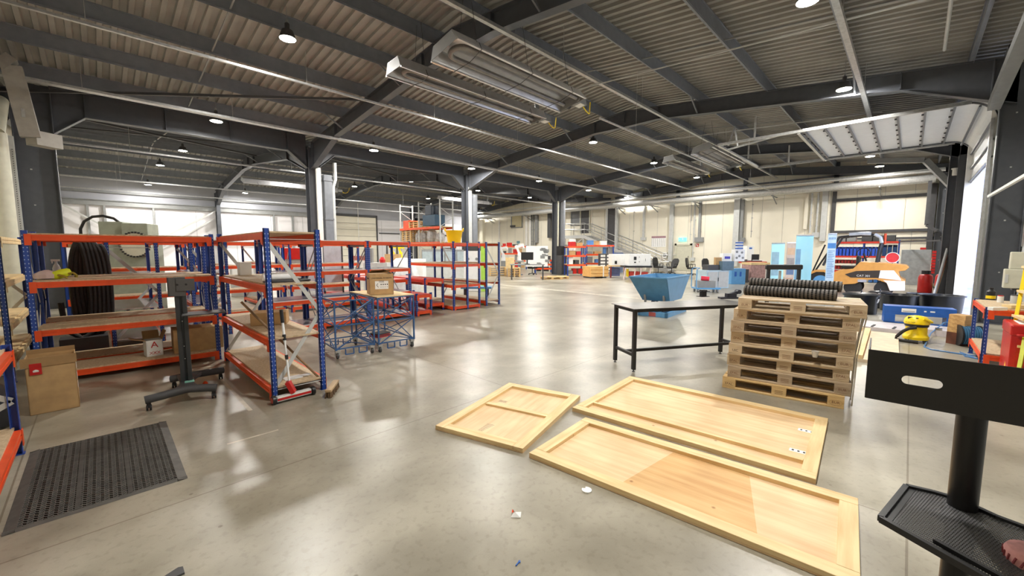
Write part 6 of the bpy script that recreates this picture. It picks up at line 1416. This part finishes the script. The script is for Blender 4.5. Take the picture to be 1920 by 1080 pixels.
# bench with laptop
b, w, h = fit(1398, 1436, 491, 527); t = thing('red_bench', 'red-edged bench carrying a dark laptop in front of the cream wall', 'bench', (b.x, b.y, 0), FACE)
P(t, 'top', M_REDP, (-w/2, w/2, 0, .8, h-.1, h)); P(t, 'leg', M_DGREY, (-w/2, -w/2+.08, .05, .13, 0, h-.1), (w/2-.08, w/2, .05, .13, 0, h-.1))
t2 = thing('laptop', 'dark open laptop on the red-edged bench', 'laptop', tuple(t.matrix_world.translation), FACE); t2.location = (b.x, b.y, h); P(t2, 'base', M_DGREY, (-.25, .35, .1, .5, 0, .05)); P(t2, 'screen', M_BLACK, (0, .42, .5, .53, .05, .4))
tag(MB().box(-.45, 0, 0, .3, 0, .12).obj('dark_case', M_DGREY), 'flat dark case left of the laptop on the red-edged bench', 'case').location = (b.x-.1, b.y+.45, h)
bx('wrapped_crate', 'pink-brown wrapped square crate on a dark pallet in front of the red-edged bench', 'crate', 1407, 1441, 497, 526, mat('pink_lattice', (188, 150, 146), .6, 0, .2, scale=9), .9, z=.1, parts=lambda t, w, h, d: (P(t, 'lid', M_AMBER, (-w/2-.02, w/2+.02, -.02, d, h, h+.12)), P(t, 'pallet', M_BLACK, (-w/2, w/2, 0, d, -.1, 0)), P(t, 'strap', M_WHITE, (w*.3, w*.36, -.01, 0, 0, h))))
bxk('white_bag', 'white crumpled bag on the pink-brown crate', 'bag', 1412, 1432, 489, 494, 23, M_WHITE, .3, zb=1.02)
bx('dark_bin', 'dark stacked trays left of the pink-brown crate', 'trays', 1392, 1403, 505, 530, M_DGREY, .4)
bx('fold_machine', 'silver grey upright locker by the doorway', 'locker', 1325, 1336, 466, 500, M_GREY, .4)
# office chairs
def chair(label, px, yb, rz, tip=0):
    b = at(px, yb); t = thing('office_chair', label, 'chair', (b.x, b.y, 0), rz, 'black office chairs')
    m = MB()
    for k in range(5): a = 2*PI*k/5; m.bar((0, 0, .1), (.3*math.cos(a), .3*math.sin(a), .07), .05, .04); m.cyl((.3*math.cos(a), .3*math.sin(a)-.02, .03), (.3*math.cos(a), .3*math.sin(a)+.02, .03), .03, 10)
    m.obj('base', M_BLACK, t); MB().cyl((0, 0, .1), (0, 0, .42), .03, 10).obj('gas_lift', M_DGREY, t)
    MB().box(-.27, .27, -.27, .25, .42, .54).obj('seat', M_BLACK, t, bevel=.05)
    T = Matrix.Translation((0, .25, .52)) @ Matrix.Rotation(-.15-tip, 4, 'X')
    o = MB(); o.prism([(-.2, .0), (.2, .0), (.27, .2), (.25, .55), (.15, .68), (-.15, .68), (-.25, .55), (-.27, .2)], -.05, .05, 'y', 0, T); o.obj('backrest', M_BLACK, t, bevel=.03)
    m = MB()
    for s in (-1, 1): m.tube([(s*.28, .15, .5), (s*.32, .15, .74), (s*.32, -.15, .74), (s*.28, -.15, .5)], .025, 8)
    m.obj('armrest', M_BLACK, t, smooth=True)
chair('black office chair turned sideways left of the doorway, beside another', 1234, 513, FACE+.5)
chair('black office chair with a reclined back just left of the doorway', 1259, 514, FACE-.9, .4)
chair('black high-backed office chair right of the doorway', 1296, 516, FACE+.9)
chair('black office chair behind the control cabinet', 1328, 520, FACE+.3)
chair('black office chair in front of the robots, near the third column', 998, 515, FACE+2.4)
# white machines on trestles
def mach1(t, w, h, d): P(t, 'dark_window', M_BLACK, (-w*.32, -w*.18, -.01, 0, h*.12, h*.4))
def mach2(t, w, h, d): P(t, 'dark_window', M_BLACK, (-w*.28, -w*.16, -.01, 0, h*.5, h*.78), (-w*.26, -w*.18, -.01, 0, h*.25, h*.35)); P(t, 'latch', M_DGREY, (-.05, -.03, -.02, 0, h*.7, h*.8), (-.05, -.03, -.02, 0, h*.3, h*.4), (w*.25, w*.26, -.02, 0, h*.4, h*.62))
bxk('machine_enclosure', 'white machine enclosure with one small low dark window, left of the pair', 'machine', 1147, 1177, 479, 500, 25.2, M_MACH, .9, zb=.781, parts=mach1)
bxk('machine_enclosure', 'long white machine enclosure with a square dark window, right of the pair', 'machine', 1179, 1220, 477.5, 499.5, 23.9, M_MACH, .9, zb=.801, parts=mach2)
b, w, h = fit(1144, 1172, 501, 521); t = thing('trestle_table', 'pale-topped table with dark red legs under the left white machine', 'table', (b.x, b.y, 0), FACE); P(t, 'top', M_AMBER, (-w/2, w/2, 0, 1, .7, .78)); P(t, 'leg', mat('maroon_steel', (132, 40, 44), .4), (-w/2, -w/2+.08, 0, .08, 0, .7), (w/2-.08, w/2, 0, .08, 0, .7)); P(t, 'blue_tub', mat('dusty_blue', (92, 104, 146), .5), (-w*.35, w*.2, .2, .7, .1, .6))
b, w, h = fit(1171, 1222, 499.5, 524); t = thing('trestle_table', 'black bench on splayed pale legs under the long white machine', 'table', (b.x, b.y, 0), FACE); P(t, 'top', M_BLACK, (-w/2, w/2, 0, 1.0, .70, .80)); 
m = MB()
for s in (-.47, -.1, .12, .46):
    m.bar((s*w, .05, .7), (s*w-.12, -.1, 0), .06); 
m.obj('splayed_leg', mat('pale_pink_leg', (214, 196, 192), .5), t)
P(t, 'low_crate', M_REDP, (-w*.25, w*.1, .3, .8, .1, .45), (w*.16, w*.42, .3, .8, .1, .42)); P(t, 'yellow_block', M_YEL, (-w*.36, -w*.3, .3, .5, .15, .6))
# crate on pallet
t, w, h = bx('wooden_crate', 'wooden slatted crate strapped in white, standing on a pallet before the goods rack', 'crate', 1105, 1143, 500, 519, wood('crate_wood', (232, 182, 110), (206, 150, 84), 0), 1.0, z=.08, rz=FACE+.35)
P(t, 'slat', wood('crate_wood2', (240, 196, 124), (214, 164, 96), 0), *[(-w/2-.01, w/2+.01, -.02, 0, h*(.02+.34*k), h*(.29+.34*k)) for k in range(3)]); P(t, 'strap', M_WHITE, (w*.18, w*.24, -.03, 1.01, 0, h+.01)); P(t, 'runner', M_DGREY, (-w*.45, -w*.25, 0, 1, -.08, 0), (w*.2, w*.4, 0, 1, -.08, 0))
# drawer tower, goods rack
bx('drawer_tower', 'grey drawer tower with white fronts, left of the white machines', 'drawers', 1124, 1136, 476, 508, M_DGREY, .5, z=.3, parts=lambda t, w, h, d: P(t, 'drawer_front', M_WHITE, *[(-w*.36, w*.36, -.01, 0, h*(.05+k*.19), h*(.17+k*.19)) for k in range(5)]))
bx('drawer_tower', 'second grey drawer tower with white fronts, nearest the white machines', 'drawers', 1136, 1147, 476, 508, M_DGREY, .5, z=.3, parts=lambda t, w, h, d: P(t, 'drawer_front', M_WHITE, *[(-w*.36, w*.36, -.01, 0, h*(.05+k*.19), h*(.17+k*.19)) for k in range(5)]))
bx('blue_bin_stack', 'pile of slate blue crates behind the drawer towers', 'crates', 1148, 1168, 474, 511, mat('slate_bins', (98, 112, 142), .5), .6)
def goods_rack(label, x0, x1, yt, yb, k0, seed, nick):
    b, w, h = fit(x0, x1, yt, yb); d = .9; t = thing('goods_rack', label, 'rack', (b.x, b.y, 0), k0, 'loaded goods racks')
    lv = [.12, h*.38, h*.68, h*.98]
    for x in (-w/2, w/2-.08):
        for y in (0, d): P(t, 'upright', M_BLUE, (x, x+.08, y, y+.06, 0, h))
    for z in lv[1:]: P(t, 'beam', M_ORANGE, (-w/2, w/2, -.03, .03, z-.12, z), (-w/2, w/2, d, d+.05, z-.12, z)); P(t, 'shelf_board', M_AMBER, (-w/2, w/2, .03, d, z-.03, z))
    rnd = random.Random(seed); names = ['white', 'blue', 'red', 'grey', 'tan', 'dark']; cols = [M_PAPER, mat('tin_blue', (90, 140, 210), .4), M_RED, M_GREY, M_CARD, M_DGREY]
    R = Matrix.Rotation(k0, 4, 'Z')
    for zi, z in enumerate(lv):
        x = -w/2+.12; k = 0
        while x < w/2-.35:
            bw = rnd.uniform(.22, .5); bh = rnd.uniform(.18, .5)*(1.0 if zi < 3 else .8); ci = rnd.randrange(6); dd = rnd.uniform(.3, .6)
            p = R @ Vector((x+bw/2, .1+dd/2, 0)); m_ = MB()
            if ci in (0, 1) and rnd.random() < .5: m_.lathe([(bw*.42, 0), (bw*.42, bh), (bw*.38, bh), (bw*.1, bh+.02)], 12); nm, ct = 'paint_tin', 'tin'
            else: m_.box(-bw/2, bw/2, -dd/2, dd/2, 0, bh); m_.box(-bw/2-.005, bw/2+.005, -dd/2-.005, dd/2+.005, bh-.04, bh); nm, ct = 'stored_box', 'box'
            o = m_.obj(nm, cols[ci]); o.location = (b.x+p.x, b.y+p.y, z+.001); o.rotation_euler = (0, 0, k0)
            tag(o, '%s %s, %s from left, %s of the %s' % (names[ci], ct, ordn(min(k, 9)), ('floor level', 'lower shelf', 'middle shelf', 'top')[zi], nick), ct, 'goods on the ' + nick)
            x += bw+rnd.uniform(.02, .18); k += 1
goods_rack('goods rack with tins and red boxes, right of the third column', 1063, 1098, 461, 517, FACE+.1, 4, 'goods rack right of third column')
goods_rack('goods rack crowded with orange and white packs, before the stairs', 1098, 1151, 459, 514, FACE+.1, 9, 'goods rack before the stairs')
goods_rack('low loaded rack with dark machines, left of the third column', 1003, 1036, 487, 512, FACE, 12, 'low rack left of third column')
goods_rack('wide loaded rack at the far left before the cream corner', 940, 988, 461, 505, FACE, 17, 'wide rack in the cream corner')
bx('red_stool', 'small red-topped stool between the third column and the goods rack', 'stool', 1053, 1061, 484, 511, M_RED, .3, parts=None)
# tool boards
for (x0, x1, lb, cc) in ((986, 1004, 'plain pale board standing behind the dark monitors', 0), (1004, 1027, 'white board with dark drawings behind the dark monitors', 1)):
    def dr(t, w, h, d):
        if cc:
            rr = random.Random(2); m = MB()
            for k in range(12):
                u, v = rr.uniform(-.42, .3)*w, rr.uniform(.1, .85)*h; m.box(u, u+rr.uniform(.1, .35), -.01, 0, v, v+rr.uniform(.06, .2))
            m.obj('drawing', M_GREY, t)
    bx('display_board', lb, 'board', x0, x1, 462, 500, M_PAPER, .08, z=.7, parts=dr)
# pallets stacked far, plywood, robots
pal = pallet('lowest pallet of the left far stack before the plywood sheet', tuple(at(943, 517)), FACE+PI/2+.0, 2, group='pallets by the robots', marks=False)
base = at(955, 518)
def pal_at(px, py, k, lb, rr=PI/2+.08): 
    q = at(px, py); dup(pal, (q.x, q.y, k*.145), FACE+rr, lb, 'pallets by the robots')
pal.location = (at(950, 517).x, at(950, 517).y, 0); pal.rotation_euler = (0, 0, FACE+PI/2+.08)
for k in range(1, 4): pal_at(950, 517, k, ['second', 'third', 'topmost'][k-1]+' pallet of the left far stack before the plywood sheet')
for k in range(0, 4): pal_at(953, 519, k, ['lowest', 'second', 'third', 'topmost'][k]+' pallet of the right far stack before the plywood sheet', .05)
pal_at(1055, 524, 0, 'single pale pallet lying flat in front of the third column')
pal_at(1067, 523, 0, 'pale pallet lying flat in front of the goods rack, next to the single one')
bx('plywood_sheet', 'upright plywood sheet standing on the far pallets', 'plywood', 948, 964, 483, 503, M_AMBER, .06, z=.581)
def robot(label, px, pyb, z, s=1.0, m=None, b=None):
    b = b or at(px, pyb, z); t = thing('industrial_robot', label, 'robot', (b.x, b.y, z), FACE, 'robot arms'); m = m or M_MACH
    MB().cyl((0, 0, 0), (0, 0, .25*s), .16*s, 16).cyl((0, 0, .25*s), (0, 0, .45*s), .13*s, 16).obj('base', m, t, smooth=True)
    MB().cyl((0, -.16*s, .45*s), (0, .16*s, .45*s), .13*s, 16).bar((0, 0, .45*s), (-.2*s, 0, .95*s), .17*s, .15*s).obj('lower_arm', m, t)
    MB().cyl((-.2*s, -.15*s, .95*s), (-.2*s, .15*s, .95*s), .13*s, 16).bar((-.2*s, 0, .95*s), (.25*s, 0, 1.05*s), .15*s, .15*s).cyl((.25*s, 0, 1.08*s), (.3*s, 0, .85*s), .06*s, 12).obj('upper_arm', m, t)
g_ = fit(966, 982, 494, 516)[0]; robot('white robot arm above the plywood sheet', 954, 484, .9, 1.0, None, Vector((at(944, 511).x, at(944, 511).y, 0))); robot('white robot arm right of the plywood sheet', 976, 493, 1.0, 1.0, None, Vector((g_.x-.3*math.sin(FACE), g_.y+.3*math.cos(FACE), 0)))
t = thing('robot_pedestal', 'grey pedestal under the robot arm above the plywood sheet', 'pedestal', (at(944, 511).x, at(944, 511).y, 0), FACE); MB().box(-.2, .2, -.2, .2, 0, .9).obj('post', M_GREY, t)
b, w, h = fit(966, 982, 494, 516); t = thing('robot_pedestal', 'grey steel pedestal under the right white robot arm', 'pedestal', (b.x, b.y, 0), FACE); P(t, 'top', M_GREY, (-w/2, w/2, 0, .8, .9, 1.0)); P(t, 'post', mat('grey_blue_steel', (130, 142, 158), .4), (-.1, .1, .2, .4, 0, .9), (-w*.4, w*.4, .1, .5, 0, .06))
b, w, h = fit(977, 1000, 479, 489, 1.1); t = thing('computer_monitor', 'wide black monitor by the right robot arm', 'monitor', (b.x, b.y, .901), FACE); P(t, 'screen', M_BLACK, (-w/2, w/2, 0, .05, .25, .7)); P(t, 'stand', M_BLACK, (-.04, .04, .05, .1, 0, .4), (-.15, .15, -.05, .2, 0, .03))
b2 = b; t = thing('assembly_bench', 'dark bench carrying the wide black monitor', 'bench', (b.x, b.y, 0), FACE); P(t, 'top', M_GREY, (-1, 1, -.3, .5, .85, .9)); P(t, 'leg', M_DGREY, (-.95, -.87, -.2, -.12, 0, .85), (.87, .95, -.2, -.12, 0, .85))
# tall pallet racking
cx, cy = dep(826, 465, 25.5).x, dep(826, 465, 25.5).y
t = thing('pallet_racking', 'tall pallet racking with orange beams and bare steel frames behind the yellow tub', 'racking', (cx, cy, 0), 0)
Lr, Dr = 4.75, 1.0; H_ = 4.9
for y in (0, Lr/2, Lr):
    for x in (0, Dr): P(t, 'upright', M_LGREY, (x-.035, x+.035, y-.035, y+.035, 0, H_))
    m = MB(); zz = .2; s = 0
    while zz < H_-.7: m.bar((0 if s else Dr, y, zz), (Dr if s else 0, y, zz+.6), .03); s = 1-s; zz += .6
    m.bar((0, y, H_-.1), (Dr, y, H_-.1), .04); m.obj('lattice', M_LGREY, t)
for z in (2.25, 3.22):
    for x in (0, Dr): P(t, 'beam', M_ORANGE, (x-.06, x-.0, 0, Lr, z-.14, z) if x == 0 else (x, x+.06, 0, Lr, z-.14, z))
    P(t, 'deck', M_AMBER, (0, Dr, 0, Lr, z-.02, z))
def onrack(name, label, cat, y0, y1, z, h, m, d=.8, cyl=False, x=0.1, grp=None):
    mb = MB()
    if cyl: mb.lathe([((y1-y0)/2*.8, 0), ((y1-y0)/2, h*.3), ((y1-y0)/2*.9, h*.8), ((y1-y0)/2*.4, h)], 12)
    else: mb.box(0, d, -(y1-y0)/2, (y1-y0)/2, 0, h)
    o = mb.obj(name, m, bevel=0 if cyl else .02); o.location = (cx+x+(d/2 if cyl else 0), cy+(y0+y1)/2, z); tag(o, label, cat, grp)
for z, n, nm in ((2.25, 6, 'lower'), (3.22, 3, 'upper')):
    for k in range(n):
        dup(pal, (cx+.95, cy+Lr-1.25 if z < 3 else cy+Lr-2.2, z+k*.145), PI/2 if 0 else 0, '%s wooden pallet of the stack on the %s racking level' % (ordn(k), nm), 'pallets on the racking').location.x = cx+.05
onrack('orange_crate', 'orange plastic crate on the upper level of the tall racking', 'crate', Lr-.9, Lr-.2, 3.22, .55, M_ORANGE)
onrack('wrapped_machine', 'dark blue motor unit on the upper level of the tall racking', 'machine', .7, 2.1, 3.30, .7, mat('motor_blue', (36, 78, 106), .4)); onrack('machine_turret', 'dark upper part of the motor unit close to the roof', 'machine', 1.1, 1.8, 4.0, .6, mat('motor_dark', (34, 48, 66), .4), .6)
for k, (a, b_, h) in enumerate(((2.9, 3.4, .7), (2.1, 2.7, .75), (1.2, 1.9, .85), (.3, .9, .6))): onrack('wrapped_goods', 'film-wrapped grey bundle, %s from the right on the lower racking level' % ordn(3-k), 'bundle', a, b_, 2.25, h, mat('film_grey', (188, 186, 186), .3, 0, .25, scale=5), .7, True, grp='wrapped bundles on the racking')
# machines seen through the middle racks
def mach(t, w, h, d): 
    for u in (-.3, .1): MB().cyl((u*w, -.02, h*.8), (u*w, 0, h*.8), .06, 12).obj('gauge', M_GREY, t)
    P(t, 'lime_post', M_GREEN, (w*.3, w*.5, -.05, .3, 0, h*1.15)); P(t, 'dark_top', M_DGREY, (-w/2, w*.25, 0, d, h, h+.3))
b_ = dep(890, 520, 17.0); t = thing('test_machine', 'white and lime machine with two gauges seen through the far rack block', 'machine', (b_.x, b_.y, 0), FACE); MB().box(-.45, .45, 0, .8, 0, 1.7).obj('body', M_MACH, t, bevel=.02); mach(t, .9, 1.7, .8)
b_ = dep(832, 520, 21.5); t = thing('caged_machine', 'grey machine cage with glass seen left of the far rack block posts', 'machine', (b_.x, b_.y, 0), FACE); MB().box(-1.2, 1.3, .2, 1.2, 0, 1.75).obj('body', M_GREY, t); P(t, 'pane', mat('pale_glass', (176, 190, 196), .2), *[(-1.15+k*.62, -.6+k*.62, .17, .2, .9, 1.65) for k in range(4)]); P(t, 'lower_panel', M_LGREY, (-1.2, 1.3, .15, .2, 0, .8))
b_ = dep(735, 520, 18); t = thing('covered_pallet_load', 'tall brown wrapped carton with a dark handle seen between the rack posts', 'load', (b_.x, b_.y, 0), FACE); MB().box(-.3, .3, 0, .5, 0, 1.55).obj('carton', M_CARD, t); m = MB(); m.tube([(-.25, .2, 1.55), (-.25, .2, 1.95), (.2, .2, 1.98), (.2, .2, 1.55)], .05, 8); m.obj('handle', M_DGREY, t)
b_ = dep(757, 520, 17); t = thing('plastic_sheeting', 'heap of clear plastic sheeting behind the rack posts', 'sheeting', (b_.x, b_.y, 0), FACE); MB().lathe([(.7, 0), (.68, .6), (.5, 1.2), (.3, 1.38), (0, 1.42)], 9).obj('heap', mat('clear_sheet', (226, 228, 230), .3, 0, .1, scale=6), t, smooth=True)
b_ = dep(752, 520, 21); robot('yellow robot arm seen between the rack posts, left of two', 742, 470, 1.35, .5, M_YEL, dep(738, 485, 19.9)); robot('yellow robot arm seen between the rack posts, right of two', 752, 470, 1.35, .5, M_YEL, dep(752, 485, 19.9))
b_ = dep(746, 520, 19.5); t = thing('robot_pedestal', 'white plinth carrying the two yellow robot arms', 'pedestal', (b_.x, b_.y, 0), FACE); 
MB().box(-.6, 1.2, 0, .8, 0, 1.3).obj('plinth', M_MACH, t)
b_ = dep(704, 520, 17); t = thing('red_machine', 'small red and grey machine seen left of the brown wrapped carton', 'machine', (b_.x, b_.y, 0), FACE); MB().box(-.5, .5, 0, .6, 0, 1.2).obj('base', M_LGREY, t); MB().lathe([(.11, 0), (.13, .12), (.06, .24)], 12, c=(.25, .2, 1.2)).obj('red_motor', M_RED, t, smooth=True); P(t, 'column', M_GREY, (-.3, -.15, .1, .3, 1.2, 1.8))
b_ = dep(668, 520, 19); t = thing('red_toolbox', 'red toolbox on a pale plinth seen in front of the left wall door', 'toolbox', (b_.x, b_.y, 0), FACE); MB().box(-.6, .6, 0, .5, 0, 1.25).obj('plinth', M_WHITE, t); P(t, 'box', mat('dusty_red', (196, 110, 98), .5), (-.2, .5, 0, .4, 1.25, 1.45))
for k, (x0, x1) in enumerate(((569, 600), (609, 640))):
    c = dep((x0+x1)/2, 500, 13.2); w = (x1-x0)/CF*13.2+.1; t = thing('white_board', ['large white board behind the braced rack end, left of two', 'large white board left of the rack posts, right of two'][k], 'board', (c.x, c.y, .9), FACE, 'white boards behind the racks'); MB().box(-w/2, w/2, 0, .04, -.5, 1.0).obj('panel', mat('board_white_blue', (214, 222, 236), .4), t); P(t, 'leg', M_DGREY, (-w/2, -w/2+.04, .0, .04, -.9, 1.05), (w/2-.04, w/2, 0, .04, -.9, 1.05), (-w/2, w/2, 0, .04, 1.0, 1.05))
b_ = dep(553, 520, 14.8); t = thing('red_crate', 'red box on a pale stand seen through the braced rack end', 'box', (b_.x, b_.y, 0), FACE); MB().box(-.5, .5, 0, .5, 0, 1.4).obj('stand', M_LGREY, t); P(t, 'box', M_RED, (-.35, .35, -.05, .45, 1.4, 1.8))
b_ = dep(363, 520, 16); t = thing('dark_machine', 'dark machine with a rounded hood seen through the left racks', 'machine', (b_.x, b_.y, 0), FACE); MB().box(-.5, .5, 0, .6, 0, 1.0).obj('base', M_DGREY, t); MB().lathe([(.35, 0), (.4, .3), (.25, .55), (0, .6)], 14, c=(0, .3, 1.0)).obj('hood', M_BLACK, t, smooth=True)
for k, (px, dd, w_, h_, lb) in enumerate(((235, 11.6, .7, .55, 'white-labelled carton on the floor row behind the left racks'), (250, 15, 1.2, 1.3, 'low beige panel behind the coiled hose'), (455, 15, 1.0, 1.2, 'pale cabinet behind the corner post of the left racks'))):
    c = dep(px, 500, dd); t = thing('storage_cabinet' if k else 'cardboard_box', lb, 'cabinet' if k else 'box', (c.x, c.y, 0), FACE); MB().box(-w_/2, w_/2, 0, .5, 0, h_).obj('body', [M_CARD, M_LGREY, M_LGREY][k], t, bevel=.01); P(t, 'label' if not k else 'panel', M_PAPER, (-w_*.4, w_*.4, -.004, 0, h_*.55, h_*.9))
t = thing('small_trolley', 'low blue roller trolley seen through the far rack block', 'trolley', tuple(dep(890, 560, 14.5)[:2])+(0,), FACE); P(t, 'deck', M_LBLUE, (-.5, .6, 0, .5, .35, .42)); P(t, 'wheel', M_DGREY, (-.4, -.3, .1, .2, 0, .35)); P(t, 'wheel', M_DGREY, (.4, .5, .1, .2, 0, .35))
# things on left edge shelves
carton('brown carton on the lower shelf of the left edge rack', (-1.25, 9.2), .4, .5, .4, .1, mat('ochre_carton', (190, 140, 40), .6), tape=False, z=.32)
tag(MB().box(-.15, .15, -.1, .1, 0, .1).box(-.1, .1, -.02, .02, .1, .16).obj('red_toolbox', M_RED), 'small red toolbox on the middle shelf at the left edge', 'toolbox').location = (-1.2, 8.7, .772)
